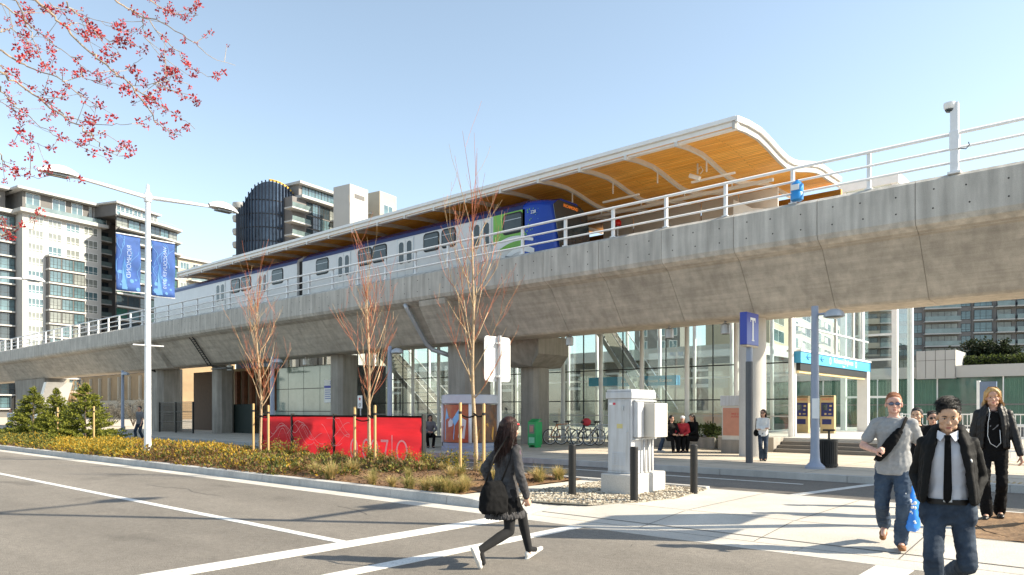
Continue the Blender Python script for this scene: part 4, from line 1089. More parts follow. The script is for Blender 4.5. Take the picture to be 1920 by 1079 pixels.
# ===== tan building under the guideway at the left
YT2=52.0
xa,xe=x_at(152,YT2),x_at(300,YT2)
T_=thing('tan_building','tan rendered building with dark windows seen under the guideway at the left','building',((xa+xe)/2,YT2+5,.1))
b=MB(); b.box(xa,xe+6,YT2,YT2+10,.1,11); b.build('wall',mat('tan_render',(.30,.21,.12),.85,var=.2,scale=.3),T_,world=True)
b=MB(); b.box(xa-.3,xe+6,YT2-.5,YT2-.02,.1,3.4); b.build('base_wall',M['bld_cream'],T_,world=True)
f=Fac((xa,YT2),(xe,YT2))
for k in range(9):
    win(T_,f,2.5+k*4.6,9.2,3.6,2.2,4,'dark_glass','bld_brown'); 
    b=MB(); b.box(xa+1+k*4.6,xa+1.4+k*4.6,YT2-.4,YT2-.01,3.4,7.6); b.build('pilaster',M['bld_cream'],T_,world=True)
    win(T_,f,2.6+k*4.6,1.9,2.0,1.5,2,'dark_glass','bld_brown',off=.55)
# ===== distant building at the far left edge
YF=85.0; xa,xe=x_at(-120,YF),x_at(46,YF)
f=Fac((xa,YF),(xe,YF))
S_=thing('distant_block','pale distant block with grey windows at the left edge below the guideway','building',((xa+xe)/2,YF+5,.1))
b=MB(); b.box(xa,xe,YF,YF+12,.1,22); b.build('wall',M['bld_cream'],S_,world=True)
k=xe-4
n=0
while n<14:
    for z in (3,7,11,15): win(S_,f,f.L-4-n*7,z,4.4,2.4,3,'dark_glass','white')
    n+=1
# ---------------- plants
pr=random.Random(21)
def leafmat(name,c,c2,rough=.6):
    m=mat(name,c,rough,scale=7,col2=c2,spec=.3); nt=m.node_tree; N=nt.nodes; L=nt.links; b_=N['Principled BSDF']
    tr_=N.new('ShaderNodeBsdfTranslucent'); mx=N.new('ShaderNodeMixShader'); mx.inputs['Fac'].default_value=.35
    L.new(b_.inputs['Base Color'].links[0].from_socket,tr_.inputs['Color']); L.new(b_.outputs[0],mx.inputs[1]); L.new(tr_.outputs[0],mx.inputs[2]); L.new(mx.outputs[0],N['Material Output'].inputs['Surface'])
    return m
M['l_yellow']=leafmat('leaf_yellow',(.36,.22,.02),(.60,.40,.05))
M['l_lime']=leafmat('leaf_lime',(.17,.17,.03),(.30,.27,.06))
M['l_green']=leafmat('leaf_green',(.06,.085,.02),(.12,.14,.04))
M['l_brown']=leafmat('leaf_brown',(.15,.08,.03),(.28,.17,.08))
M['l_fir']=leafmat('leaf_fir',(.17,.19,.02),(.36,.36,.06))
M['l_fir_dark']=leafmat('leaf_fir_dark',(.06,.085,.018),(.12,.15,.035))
M['l_dark']=leafmat('leaf_dark',(.012,.02,.010),(.04,.052,.022))
M['l_straw']=leafmat('leaf_straw',(.42,.31,.12),(.62,.48,.22))
M['l_grassgreen']=leafmat('leaf_grassgreen',(.17,.18,.05),(.32,.30,.10))
M['bark']=mat('pale_bark',(.30,.20,.11),.85,scale=30,col2=(.52,.40,.26),bump=.5,bscale=80)
M['bark_dark']=mat('dark_bark',(.07,.05,.035),.9,scale=20,col2=(.15,.11,.08))
M['twig_red']=mat('red_twig',(.34,.085,.04),.6,scale=3,col2=(.48,.17,.08))
M['twig_tan']=mat('tan_twig',(.36,.24,.12),.7,scale=5,col2=(.52,.37,.20))
def leaf(b,p,d,s,w,mi,r):
    d=d.normalized(); a=d.orthogonal().normalized(); a=Matrix.Rotation(r.uniform(0,2*PI),3,d)@a
    q=d.cross(a)*.25*s
    b.add([p-a*w*.15,p+d*s*.5-a*w+q,p+d*s,p+d*s*.5+a*w+q],[(0,1,2,3)],mi)
def rdir(r,up=.3):
    return Vector((r.gauss(0,1),r.gauss(0,1),r.gauss(0,1)+up)).normalized()
# ground cover of the median, one uncountable mass
b=MB()
def mound(x,y,rad,h,n,mis,s=.07):
    z0=bedz(x,y)-.03
    for k in range(n):
        a=pr.uniform(0,2*PI); rr=rad*math.sqrt(pr.random()); u=rr/rad
        top=h*(1-u*u)*pr.uniform(.55,1.05)
        p=Vector((x+rr*math.cos(a),y+rr*math.sin(a),0)); 
        if p.y<8.72: p.y=8.72+pr.uniform(0,.1)
        if p.y>12.7: p.y=12.7
        p.z=z0+max(.02,top)
        d=Vector((math.cos(a)*u,math.sin(a)*u,.55+.5*pr.random()))+rdir(pr)*.6
        low=top<h*.4
        mi=pr.choice(mis) if not low else pr.choice([2,3,3]+mis)
        leaf(b,p,d,s*pr.uniform(.7,1.5),s*.28,mi,pr)
def X_to_px(x,y): d=dep(x,y); return CX+FOC*(x*RX+y*RY)/d
cnt=0
for k in range(1500):
    x=-13-pr.random()**1.3*75; y=pr.uniform(8.95,12.6)
    px=X_to_px(x,y)
    far=dep(x,y)>38
    nl=int(110*(.6 if far else 1))
    s=.085 if not far else .13
    if px<250: mis=[1,2,2,0,1] if px<110 else [0,0,1,1,0]
    elif px<470:
        if y<9.6 and pr.random()<.3: continue
        mis=[0,1,0,3,0] if y>10.2 else [1,3,3,3,2,0]
    elif px<640:
        if pr.random()<.38 or (y<9.9 and pr.random()<.5): continue
        mis=[1,2,3,3,3] if pr.random()<.6 else [1,1,2,2,0]
    else:
        if pr.random()<.72: continue
        mis=[1,3,3,2]
    hh=pr.uniform(.24,.42)*(1 if px<440 else .62)*(.85 if y<9.5 else (1.0 if y<11 else .8))
    mound(x,y,pr.uniform(.35,.6),hh,nl,mis,s); cnt+=1
tag(b.build('ground_cover',[M['l_yellow'],M['l_lime'],M['l_green'],M['l_brown']],recalc=False),kind='stuff')
# mulch chips
b=MB()
for k in range(4200):
    x=-9.3-pr.random()**1.2*16; y=pr.uniform(8.85,12.7); p=Vector((x,y,bedz(x,y)+.012))
    leaf(b,p,Vector((pr.gauss(0,1),pr.gauss(0,1),.25)),pr.uniform(.03,.09),pr.uniform(.008,.02),pr.randint(0,1),pr)
tag(b.build('bark_chips',[M['l_brown'],mat('chip_dark',(.06,.03,.014),.9)],recalc=False),kind='stuff')
# ornamental grass tufts
def tuft_mesh(seed,straw):
    r=random.Random(seed); b=MB()
    for k in range(210):
        a=r.uniform(0,2*PI); lean=r.uniform(.1,1.15); L=r.uniform(.28,.55); P=[]
        base=Vector((r.gauss(0,.035),r.gauss(0,.035),0)); dirh=Vector((math.cos(a),math.sin(a),0))
        for i in range(4):
            u=i/3; P.append(base+dirh*(L*lean*u*u*.95+.02*u)+Vector((0,0,L*(u-.42*lean*u*u))))
        w=.0065; side=Vector((-dirh.y,dirh.x,0))*w
        mi=0 if r.random()<straw else 1
        b.add([P[0]-side,P[0]+side,P[1]-side,P[1]+side,P[2]-side*.8,P[2]+side*.8,P[3]],[(0,1,3,2),(2,3,5,4),(4,5,6)],mi)
    return b
tuftmesh=[]
for sd,stw in ((1,.75),(2,.6),(3,.35)):
    o=tuft_mesh(sd,stw).build('ornamental_grass',[M['l_straw'],M['l_grassgreen']],recalc=False); tuftmesh.append(o.data); bpy.data.objects.remove(o)
tp=[(655,905),(700,893),(735,905),(765,893),(790,912),(815,905),(835,925),(860,915),(845,895),(880,925),(905,915),(790,880),(830,880),(865,893),(925,900),(905,890),(1010,895),(1035,898),(1060,893),(1105,897),(700,915),(745,922),(775,925),(805,918),(925,918),(870,905),(620,892),(590,885),(955,905),(660,885)]
for k,(px,py) in enumerate(tp):
    p=gp(px,py,.22); y=min(max(p.y,8.95),12.6); x=min(p.x,-9.35)
    o=bpy.data.objects.new('ornamental_grass',tuftmesh[pr.choice([0,0,1,1,2])]); COL.objects.link(o); s=pr.uniform(.55,.95); o.scale=(s,s,s*pr.uniform(.8,1.1)); o.rotation_euler=(0,0,pr.uniform(0,6)); o.location=(x,y,bedz(x,y)-.02)
    tag(o,'straw coloured tuft of ornamental grass growing in the brown mulch of the median bed','grass tuft','ornamental grass tufts in the median bed','thing')
# shrubs in front of the red fence
def shrub_mesh(seed,n=420):
    r=random.Random(seed); b=MB()
    st_=[]
    for k in range(9):
        a=r.uniform(0,2*PI); e=r.uniform(.25,.9); L=r.uniform(.35,.7); tip=Vector((math.cos(a)*e*L,math.sin(a)*e*L,L)); st_.append(tip)
        b.tube([Vector((0,0,0)),tip*.5+Vector((0,0,.05)),tip],[.008,.006,.003],4,3)
    for k in range(n):
        t=r.choice(st_); u=r.uniform(.25,1.05); p=t*u+Vector((r.gauss(0,.06),r.gauss(0,.06),r.gauss(0,.05)))
        p.z=max(.02,p.z); leaf(b,p,rdir(r,.5),r.uniform(.05,.09),.02,r.choice([0,0,1,1,2]),r)
    return b
shm=[]
for sd in (1,2,3):
    o=shrub_mesh(sd).build('low_shrub',[M['l_lime'],M['l_green'],M['l_yellow'],M['bark_dark']],recalc=False); shm.append(o.data); bpy.data.objects.remove(o)
for px in (470,515,548,575,607,640,668,705,735,762,790,815,840,862,905):
    for rep in range(1):
        y=pr.uniform(11.9,12.6) if px<800 else pr.uniform(12.0,12.5); x=x_at(px+pr.uniform(-8,8),y)
        o=bpy.data.objects.new('low_shrub',pr.choice(shm)); COL.objects.link(o); s=pr.uniform(.45,.85); o.scale=(s,s,s); o.rotation_euler=(0,0,pr.uniform(0,6)); o.location=(x,y,bedz(x,y)-.02)
        tag(o,'low olive leaved shrub growing along the back of the median bed by the red fence','shrub','low shrubs along the red fence')
# conifers
def conifer(px,Y,h,w,label,seed):
    X=x_at(px,Y); r=random.Random(seed); t=thing('young_fir',label,'conifer',(X,Y,.12))
    b=MB(); b.tube([(0,0,0),(0,0,h)],[.05,.008],7); b.build('trunk',M['bark_dark'],t)
    b=MB()
    n=int(95*h)
    for k in range(n):
        u=r.random()**1.25; z=.08+u*(h-.1); Rr=w*(1-u)**.85*r.uniform(.65,1.12)+.06; a=r.uniform(0,2*PI)
        tip=Vector((math.cos(a)*Rr,math.sin(a)*Rr,z+.12*Rr+.1*r.random())); base=Vector((0,0,z-.02))
        m=max(4,int(Rr*20))
        for i in range(m):
            v=.25+.75*i/m; p=base.lerp(tip,v); d0=(tip-base).normalized()
            for s in range(4):
                d=d0*.8+rdir(r,.1)*.8
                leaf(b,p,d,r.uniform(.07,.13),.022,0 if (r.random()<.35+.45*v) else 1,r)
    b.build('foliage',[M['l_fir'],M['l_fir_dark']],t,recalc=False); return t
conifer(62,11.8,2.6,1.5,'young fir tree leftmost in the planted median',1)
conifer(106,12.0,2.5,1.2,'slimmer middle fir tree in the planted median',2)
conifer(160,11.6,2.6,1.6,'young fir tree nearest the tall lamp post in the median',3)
# stakes
M['stake']=mat('stake_wood',(.42,.26,.10),.75,scale=8,col2=(.60,.41,.19),stretch=(6,6,.5))
def stake(px,Y,ptop,label,group=None,pbot=None,r=.035):
    X=x_at(px,Y); zt=zY(px,ptop,Y); t=thing('tree_stake',label,'stake',(X,Y,.1),0,group)
    b=MB(); b.tube([(0,0,0),(0,0,zt-.13),(0,0,zt-.1)],[r,r,r*.8],9); b.build('pole',M['stake'],t,smooth=True,angle=40)
    b=MB(); b.tube([(0,0,zt-.36),(0,0,zt-.30)],r*1.12,9); b.build('band',M['rubber'],t)
    return X
stake(63,11.2,768,'leftmost wooden stake among the firs'); stake(108,11.2,764,'wooden stake at the middle fir'); stake(176,11.2,762,'wooden stake in front of the fir beside the lamp post')
def tie(p,q,label):
    t=thing('tree_tie',label,'tree tie',tuple(p)); d=Vector(q)-Vector(p)
    b=MB(); n=6; P=[Vector((0,0,0))+d*i/n+Vector((0,0,-.05*math.sin(PI*i/n))) for i in range(n+1)]
    b.tube(P,.032,6,flat=.6); b.build('strap',M['black_fabric'],t)
# bare saplings
def sapling(px,Y,h,spread,label,seed,nb=18):
    X=x_at(px,Y); z0=bedz(X,Y)-.03; r=random.Random(seed); t=thing('bare_sapling',label,'tree',(X,Y,z0))
    tr_=MB(); tw=MB()
    lean=Vector((r.uniform(-.02,.02),r.uniform(-.02,.02),0))
    def trunk(z): return Vector((.05*math.sin(z*1.7+seed),.04*math.sin(z*1.3),z))+lean*z
    H=h*.72
    P=[trunk(H*i/14) for i in range(15)]; tr_.tube(P,[.052*(1-.72*i/14) for i in range(15)],8)
    tops=[]
    def shoot(p,d,L,rad,depth,col):
        n=6; Q=[p]; dd=d.normalized()
        for i in range(n):
            dd=(dd+Vector((0,0,.10 if depth else .13))+Vector((r.gauss(0,.06),r.gauss(0,.06),0))).normalized(); Q.append(Q[-1]+dd*L/n)
        rr=[max(.0032,rad*(1-.75*i/n)) for i in range(n+1)]
        if depth==0: tr_.tube(Q[:4],rr[:4],5); tw.tube(Q[3:],rr[3:],4,0 if r.random()<.5 else 1)
        else: tw.tube(Q,rr,4,1 if r.random()<.72 else 0)
        if depth<2:
            for k in range(r.randint(3,5) if depth==0 else r.randint(1,3)):
                i=r.randint(1,n-1); a=r.uniform(0,2*PI); o=Vector((math.cos(a),math.sin(a),.4))
                shoot(Q[i],dd*.8+o*.65,L*r.uniform(.35,.7),rr[i]*.7,depth+1,col)
    for k in range(nb):
        u=.30+.68*k/nb; z=H*u; a=k*2.4+r.uniform(-.9,.9); ang=R(r.uniform(22,58))*(1-.4*u)
        L=(h-z)*r.uniform(.28,.68)*(1 if u>.5 else .75)
        L=min(L,spread/math.sin(ang)*1.1)
        shoot(trunk(z),Vector((math.cos(a)*math.sin(ang),math.sin(a)*math.sin(ang),math.cos(ang))),L,.020*(1-.5*u),0,0)
    for k in range(5):
        a=k*1.3; shoot(trunk(H),Vector((math.cos(a)*.16,math.sin(a)*.16,1)),h*.3*r.uniform(.7,1.05),.012,1,0)
    tr_.build('trunk',M['bark'],t,smooth=True,recalc=False); tw.build('crown',[M['twig_tan'],M['twig_red']],t,recalc=False)
    return t
grp='wooden stakes supporting the bare saplings'
for px,Y,h,sp,lab,sd,st_ in ((489,12.2,6.35,1.0,'leftmost bare sapling with reddish twigs at the left end of the red fence',4,((475,757),(503,760))),
     (692,12.2,6.1,1.15,'middle bare sapling with spreading reddish twigs in front of the red fence',9,((665,763),(703,760))),
     (889,12.0,7.75,.95,'tallest bare sapling beside the white signboard and the poster kiosk',14,((863,755),(907,757)))):
    sapling(px,Y,h,sp,lab,sd)
    side=('left','right')
    for i,(spx,spy) in enumerate(st_):
        Ys=Y+(-.35 if i==0 else -.45); x=stake(spx,Ys,spy,'wooden stake on the %s of the %s'%(side[i],{489:'leftmost sapling at the end of the red fence',692:'middle sapling before the red fence',889:'sapling by the poster kiosk'}[px]),grp)
        zt=zY(spx,spy+22,Ys); tie((x,Ys,zt),(x_at(px,Y),Y,zt+(-.04 if i==0 else .03)),'black tie from the %s stake to the %s sapling'%(side[i],{489:'leftmost',692:'middle',889:'tallest'}[px]))
# ---- red flowering maple overhanging at the top left
bl=thing('flowering_maple','maple tree with red blossom on bare branches hanging in from the top left','tree',tuple(at_depth(-560,5.6,0)))
S_=1/3.173
lines=[([(215,0),(300,75),(390,165),(500,275),(590,360),(680,430),(760,490),(830,580),(890,660),(940,740),(1010,785),(1085,812)],5.4,.016),
([(760,490),(820,540),(880,575),(980,650),(1080,705),(1160,770)],5.4,.007),
([(0,20),(75,75),(150,120),(240,200),(320,265),(400,320),(460,370),(500,410)],5.9,.010),
([(0,300),(90,360),(170,400),(280,440),(370,480),(480,580),(560,670)],5.2,.012),
([(0,430),(100,495),(200,560),(300,650),(420,720),(490,770),(540,800),(580,850),(620,890),(680,920),(735,930)],5.0,.012),
([(0,520),(50,585),(100,640),(210,725),(320,800),(440,850),(590,885)],5.6,.009),
([(680,0),(740,40),(800,75),(850,105),(960,130),(1080,200),(1140,245),(1200,290),(1290,360),(1400,390)],6.0,.011),
([(850,105),(855,170),(870,230),(940,320),(1000,400),(1030,445),(1060,480),(1130,510)],6.0,.006),
([(890,130),(1000,250),(1060,320),(1100,370),(1140,410),(1190,430),(1250,455),(1320,440)],6.1,.007),
([(890,0),(980,60),(1030,85),(1080,95),(1130,98),(1180,90)],6.3,.007),
([(400,20),(460,75),(520,130),(620,230),(680,300),(720,350)],5.7,.009),
([(95,0),(150,110),(170,170),(200,230),(260,380),(310,430),(360,470)],5.5,.009),
([(380,490),(440,468),(500,460),(600,490),(720,510),(860,515),(940,495),(1010,470)],5.2,.005),
([(230,590),(300,620),(420,700),(500,725),(600,740),(700,742),(780,745),(870,755)],5.1,.007),
([(0,930),(25,970),(50,1000),(110,1045),(180,1055),(250,1060),(330,1040)],5.3,.006),
([(105,680),(115,780),(150,825),(200,850),(250,870),(300,885),(345,875)],5.6,.004),
([(0,380),(60,440),(150,500),(260,560),(400,600)],5.8,.008),
([(300,20),(370,60),(480,85),(600,130),(690,180),(780,190)],5.8,.006),
([(390,165),(420,145),(470,140),(540,170),(600,220),(690,250),(760,230)],5.5,.006),
([(0,190),(60,165),(110,200),(160,270),(240,320)],6.0,.007),
([(0,600),(60,640),(120,690),(200,740),(300,790)],6.2,.006),
([(700,450),(760,410),(800,380),(850,345)],5.4,.004),
([(540,800),(600,795),(640,775)],5.0,.004),([(890,570),(940,540),(960,520),(1000,500)],5.4,.004),
([(0,1300),(60,1345),(130,1350),(200,1365)],5.5,.006),([(0,1400),(40,1390),(90,1400)],5.6,.005)]
brm=MB(); trm=MB(); sm=MB()
BL0=bl.location
fl=random.Random(17); spots=[]
def P3(x,y,d): 
    p=at_depth(x*S_,d); return Vector((p.x,p.y,CAMH+(HY-y*S_)*d/FOC))
hub=at_depth(-330,5.6); hub.z=4.6
for L_,d,r0 in lines:
    Pp=[P3(x,y,d+.25*math.sin(i*.8)) for i,(x,y) in enumerate(L_)]
    # finer, slightly crooked
    Q=[]
    for i in range(len(Pp)-1):
        for k in range(3):
            q=Pp[i].lerp(Pp[i+1],k/3); Q.append(q+Vector((fl.gauss(0,.006),fl.gauss(0,.01),fl.gauss(0,.006))))
    Q.append(Pp[-1]); n=len(Q)
    edge = L_[0][0]<=5 or L_[0][1]<=5
    if edge:
        ext=[hub, hub.lerp(Q[0],.5)+Vector((0,0,.25))]; 
        brm.tube(ext+[Q[0]],[r0*1.6,r0*1.1,r0*.62],6)
    brm.tube(Q,[max(.0018,r0*.62*(1-.82*i/n)) for i in range(n)],6)
    for i in range(n):
        dens=.30 if L_[0][1]<900 else .25
        if fl.random()<dens: spots.append((Q[i],fl.uniform(.0,.05)))
        if fl.random()<.27 and i<n-1:
            d0=(Q[min(i+1,n-1)]-Q[max(i-1,0)]).normalized(); dd=(d0+rdir(fl,.2)*.9).normalized(); Lk=fl.uniform(.08,.34)
            T=[Q[i],Q[i]+dd*Lk*.5+Vector((0,0,.01)),Q[i]+dd*Lk+Vector((0,0,.03))]; brm.tube(T,[.0026,.002,.0015],4); spots.append((T[2],.01))
            if fl.random()<.6: spots.append((T[1],.02))
M['blossom']=mat('red_blossom',(.36,.012,.016),.6,scale=9,col2=(.50,.035,.032)); M['blossom_dark']=mat('dark_blossom',(.16,.012,.02),.6,scale=9,col2=(.36,.03,.04))
for p,off in spots:
    c=p+rdir(fl)*off; big=fl.choice([.5,.7,.8,1,1,1.25]); dark=fl.random()<.16
    for k in range(int(15*big)+4):
        d=rdir(fl,.1); q=c+d*fl.uniform(.004,.026)*big
        leaf(sm,q,d,fl.uniform(.010,.022)*big+.004,.0062*big+.0015,1 if dark or fl.random()<.2 else 0,fl)
base=Vector(BL0); trm.tube([base-Vector((0,0,.1)),base+Vector((.05,.05,1.6)),hub-Vector((0,0,.9))+Vector((-.2,0,0)),hub+Vector((0,0,.15))],[.17,.13,.09,.05],12)
trm.build('trunk',M['bark_dark'],bl,world=True,smooth=True,recalc=False)
M['branch']=mat('maple_branch',(.20,.15,.11),.8,scale=30,col2=(.42,.34,.25))
brm.build('branches',M['branch'],bl,world=True,recalc=False); sm.build('blossom',[M['blossom'],M['blossom_dark']],bl,world=True,recalc=False)
# ---- vegetation beyond: twiggy tree, grey shrubs, roof hedge
def twiggy(px,Y,h,w,label,name,leafm,trunkm,seed,n=900,z0=.1,bare=True):
    X=x_at(px,Y); t=thing(name,label,'tree',(X,Y,z0)); r=random.Random(seed)
    b=MB(); b.tube([(0,0,0),(.05,0,h*.4),(0,0,h*.6)],[.16,.12,.06],8); 
    tips=[]
    for k in range(11):
        a=k*.9+r.random(); e=r.uniform(.3,1.0); tip=Vector((math.cos(a)*w*e,math.sin(a)*w*e,h*r.uniform(.7,1.0))); s=Vector((0,0,h*r.uniform(.25,.5)))
        b.tube([s,s.lerp(tip,.5)+Vector((0,0,.1)),tip],[.06,.04,.015],6); tips+= [s.lerp(tip,u) for u in (.4,.6,.8,1)]
    b.build('trunk',M[trunkm],t,recalc=False)
    b=MB()
    for k in range(n):
        p=r.choice(tips)+Vector((r.gauss(0,w*.16),r.gauss(0,w*.16),r.gauss(0,h*.07)))
        if bare: b.tube([p,p+Vector((r.gauss(0,.12),r.gauss(0,.12),r.uniform(.2,.5)))],[.009,.004],3)
        else: leaf(b,p,rdir(r,.3),r.uniform(.1,.2),.05,0,r)
    b.build('crown',leafm,t,recalc=False); return t
twiggy(133,34,4.9,2.0,'bare tree with orange twigs beside the far V-shaped pier','twiggy_tree',mat('orange_twig',(.36,.20,.06),.8,scale=3,col2=(.5,.32,.12)),'bark_dark',5)
M['l_grey']=leafmat('leaf_grey',(.10,.095,.08),(.22,.20,.17)); 
def bush(px,Y,h,w,label,mi_mat,seed,n=1400,z0=.15,name='bush',cat='shrub',group=None,s=.12):
    X=x_at(px,Y); t=thing(name,label,cat,(X,Y,z0),0,group); r=random.Random(seed)
    b=MB()
    for k in range(7):
        a=k*.9; b.tube([(0,0,0),(math.cos(a)*w*.5,math.sin(a)*w*.5,h*.8)],[.03,.008],5)
    b.build('stems',M['bark_dark'],t,recalc=False)
    b=MB(); cl=[Vector((r.uniform(-w,w),r.uniform(-w,w)*.8,r.uniform(.25,.9)*h)) for k in range(14)]
    for k in range(n):
        c=r.choice(cl); p=c+Vector((r.gauss(0,.2),r.gauss(0,.2),r.gauss(0,.17)))*(w*.9); p.z=max(.03,min(h*1.08,p.z)); leaf(b,p,rdir(r,.3),r.uniform(.6,1.3)*s,s*.32,0,r)
    b.build('foliage',mi_mat,t,recalc=False); return t
bush(200,27,2.0,1.3,'grey leaved bush left of the slim lamp post in the guideway shade',M['l_grey'],3,n=1800)
bush(250,27,2.5,1.5,'taller grey leaved bush between the slim lamp post and the tall lamp post',M['l_grey'],4,n=2200)
for k,px in enumerate((1262,1284,1318,1332,1345)):
    bush(px,26.2,.9,.45,'small dark green plant in the planter behind the seated people',M['l_green'],30+k,n=320,name='planter_plant',cat='plant',group='plants in the planter by the hall glass',s=.14)
# planting on the shop roof
for k,(px,py) in enumerate(((1800,668),(1822,640),(1852,640),(1880,652),(1910,660))):
    Y=52; zb=zY(px,686,Y)-.2; h=zY(px,py,Y)-zb
    bush(px,Y,h,1.0,('dark roof garden shrub above the white parapet','tall dark roof garden conifer nearest the white upstand','second tall dark roof garden conifer','rounded dark shrub in the roof garden','rightmost dark shrub in the roof garden')[k],M['l_dark'],50+k,n=900,z0=zb,name='roof_shrub',cat='shrub',s=.22)
b=MB(); r=random.Random(9); xa,xe=x_at(1796,50.5),x_at(2000,50.5); zb=zY(1850,684,50.5)
for k in range(5000):
    leaf(b,Vector((r.uniform(xa,xe),r.uniform(50,51.4),zb+r.uniform(-.2,.5))),rdir(r,.4),.16,.05,r.randint(0,1),r)
tag(b.build('roof_hedge',[M['l_dark'],M['l_fir_dark']],recalc=False),'long dark clipped hedge on the shop roof','hedge')
bush(1475,70,4.2,2.2,'dark palm-like shrub behind the entrance portal',M['l_fir_dark'],71,n=1100,s=.3)
# ---------------- street furniture
# tall double-arm lamps along the median
def lamp_geo(t,h,arm=2.85,banners=True,armz=None):
    b=MB(); b.lathe([(.20,0),(.20,.06),(.13,.10),(.105,.5),(.075,h-.3),(.075,h)],(0,0,0),18); b.build('pole',M['white_metal'],t,smooth=True,angle=40)
    b=MB(); b.lathe([(.11,h-.12),(.12,h-.05),(.12,h+.12),(.06,h+.2),(.05,h+.36),(.03,h+.44),(0,h+.45)],(0,0,0),14); b.build('hub',M['white_metal'],t,smooth=True,angle=40)
    for s in (-1,1):
        b=MB(); b.tube([(0,0,h+.02),(0,s*arm*.5,h+.13),(0,s*(arm-.75),h+.17)],[.065,.055,.045],10); a=b.build('arm',M['white_metal'],t,smooth=True)
        b=MB()
        n=12; rows=[]
        for i in range(9):
            u=i/8; y=s*(arm-.85+u*1.05); w=.03+.22*math.sin(PI*min(1,u*.96+.04))**.7; hh=.03+.24*math.sin(PI*(u*.9+.08))**.8
            rows.append([(w*math.cos(PI*k/n),y,h+.13+.04*(1-u)+hh*math.sin(PI*k/n)) for k in range(n+1)])
        m=n+1; vs=[p for r_ in rows for p in r_]
        fs=[(i*m+j,i*m+j+1,(i+1)*m+j+1,(i+1)*m+j) for i in range(8) for j in range(n)]+[(i*m,(i+1)*m,(i+1)*m+n,i*m+n) for i in range(8)]
        b.add(vs,fs); b.build('lamp_head',M['white_metal'],t,smooth=True,angle=50)
        b=MB(); b.box(-.14,.14,*sorted((s*(arm-.6),s*(arm-.05))),h+.085,h+.125); b.build('lens',M['curtain_glass'],t)
M['banner']=mat('banner_blue',(.085,.185,.50),.75,var=.18,scale=2)
M['banner_light']=mat('banner_pale',(.18,.42,.74),.75,var=.1)
M['banner_text']=mat('banner_text',(.55,.66,.85),.75)
def translucent(m,k):
    nt=m.node_tree; N=nt.nodes; L=nt.links; b=N['Principled BSDF']; o=N['Material Output']
    tr_=N.new('ShaderNodeBsdfTranslucent'); mx=N.new('ShaderNodeMixShader'); mx.inputs['Fac'].default_value=k
    L.new(b.inputs['Base Color'].links[0].from_socket,tr_.inputs['Color']); L.new(b.outputs[0],mx.inputs[1]); L.new(tr_.outputs[0],mx.inputs[2]); L.new(mx.outputs[0],o.inputs['Surface'])
for k_ in ('banner','banner_light','banner_text'): translucent(M[k_],.5)
def banner(root,y0,y1,z0,z1,txt,cy,label,name='banner'):
    # thin cloth facing along the road; lettering read from behind is reversed
    X,Yp=root.location.x,root.location.y
    t=thing(name,label,'banner',(X,Yp+(y0+y1)/2,(z0+z1)/2),0,'blue banners on the tall lamp post')
    w=(y1-y0)/2; hh=(z1-z0)/2
    def pt(v,u,o=0): return (.03*math.sin(u*5+v*3)+o, v, u)
    b=MB(); n=10; vs=[];m=8
    for i in range(n+1):
        for j in range(m+1): vs.append(pt(-w+2*w*j/m,-hh+2*hh*i/n))
    b.add(vs,[(i*(m+1)+j,i*(m+1)+j+1,(i+1)*(m+1)+j+1,(i+1)*(m+1)+j) for i in range(n) for j in range(m)])
    o=b.build('cloth',M['banner'],t,smooth=True,recalc=False); sd=o.modifiers.new('thick','SOLIDIFY'); sd.thickness=.006; sd.offset=0
    b=MB()
    # text along the height, mirrored: baseline runs down, tops of letters toward -y
    b.text(txt,.165 if len(txt)>9 else .19,lambda u,v,d:pt(-v+cy,-u+.05,.012+d*.3),.002); b.build('lettering',M['banner_text'],t)
    b=MB(); r=random.Random(len(txt))
    for k in range(7):
        a=r.uniform(-w,w); z=r.uniform(-hh,hh*.6); P=[]
        for i in range(8):
            P.append((max(-w+.02,min(w-.02,a+.25*math.sin(i*.6+k)*i/8)),max(-hh+.03,min(hh-.03,z+i*.09))))
        b.strip([pt(v-.008,u,.012) for v,u in P],[pt(v+.008,u,.012) for v,u in P])
    for k in range(9):
        v=r.uniform(-w*.8,w*.8); u=r.uniform(-hh*.95,-hh*.3); s=r.uniform(.03,.09)
        b.add([pt(v+s*math.cos(q*PI/3),u+s*math.sin(q*PI/3),.011) for q in range(6)],[tuple(range(6))])
    b.add([pt(-w*.55,-hh*.95,.0105),pt(-w*.1,-hh*.95,.0105),pt(-w*.2,-hh*.1,.0105),pt(-w*.32,hh*.25,.0105),pt(-w*.45,-hh*.1,.0105)],[(0,1,2,3,4)])
    b.build('pattern',M['banner_light'],t,recalc=False)
    for z in (hh+.01,-hh-.01):
        b=MB(); b.tube([(0,-w if y0>0 else -w-.0,z),(0,w,z)],.018,6)
        b.tube([(0,w,z),(0,(0 - (y0+y1)/2),z)],.018,6) if y1<0 else b.tube([(0,-w,z),(0,-(y0+y1)/2,z)],.018,6)
        b.build('bracket',M['white_metal'],t)
LX,LY=x_at(277,9.75),9.75
lp=thing('lamp_post','tall white double-arm lamp post carrying two blue banners in the median','lamp post',(LX,LY,.1),0,'tall white lamp posts in the median')
lh=zY(277,372,9.75)-.1
lamp_geo(lp,lh)
zt=zY(245,441,9.2); zb=zY(245,546,9.2)
banner(lp,-.95,-.22,zb,zt,'RICHMOND',.02,'blue banner reading RICHMOND reversed, left of the tall lamp post')
banner(lp,.12,.86,zb-.05,zt-.02,'VANCOUVER 2010',.05,'blue banner reading VANCOUVER 2010 reversed, right of the tall lamp post')
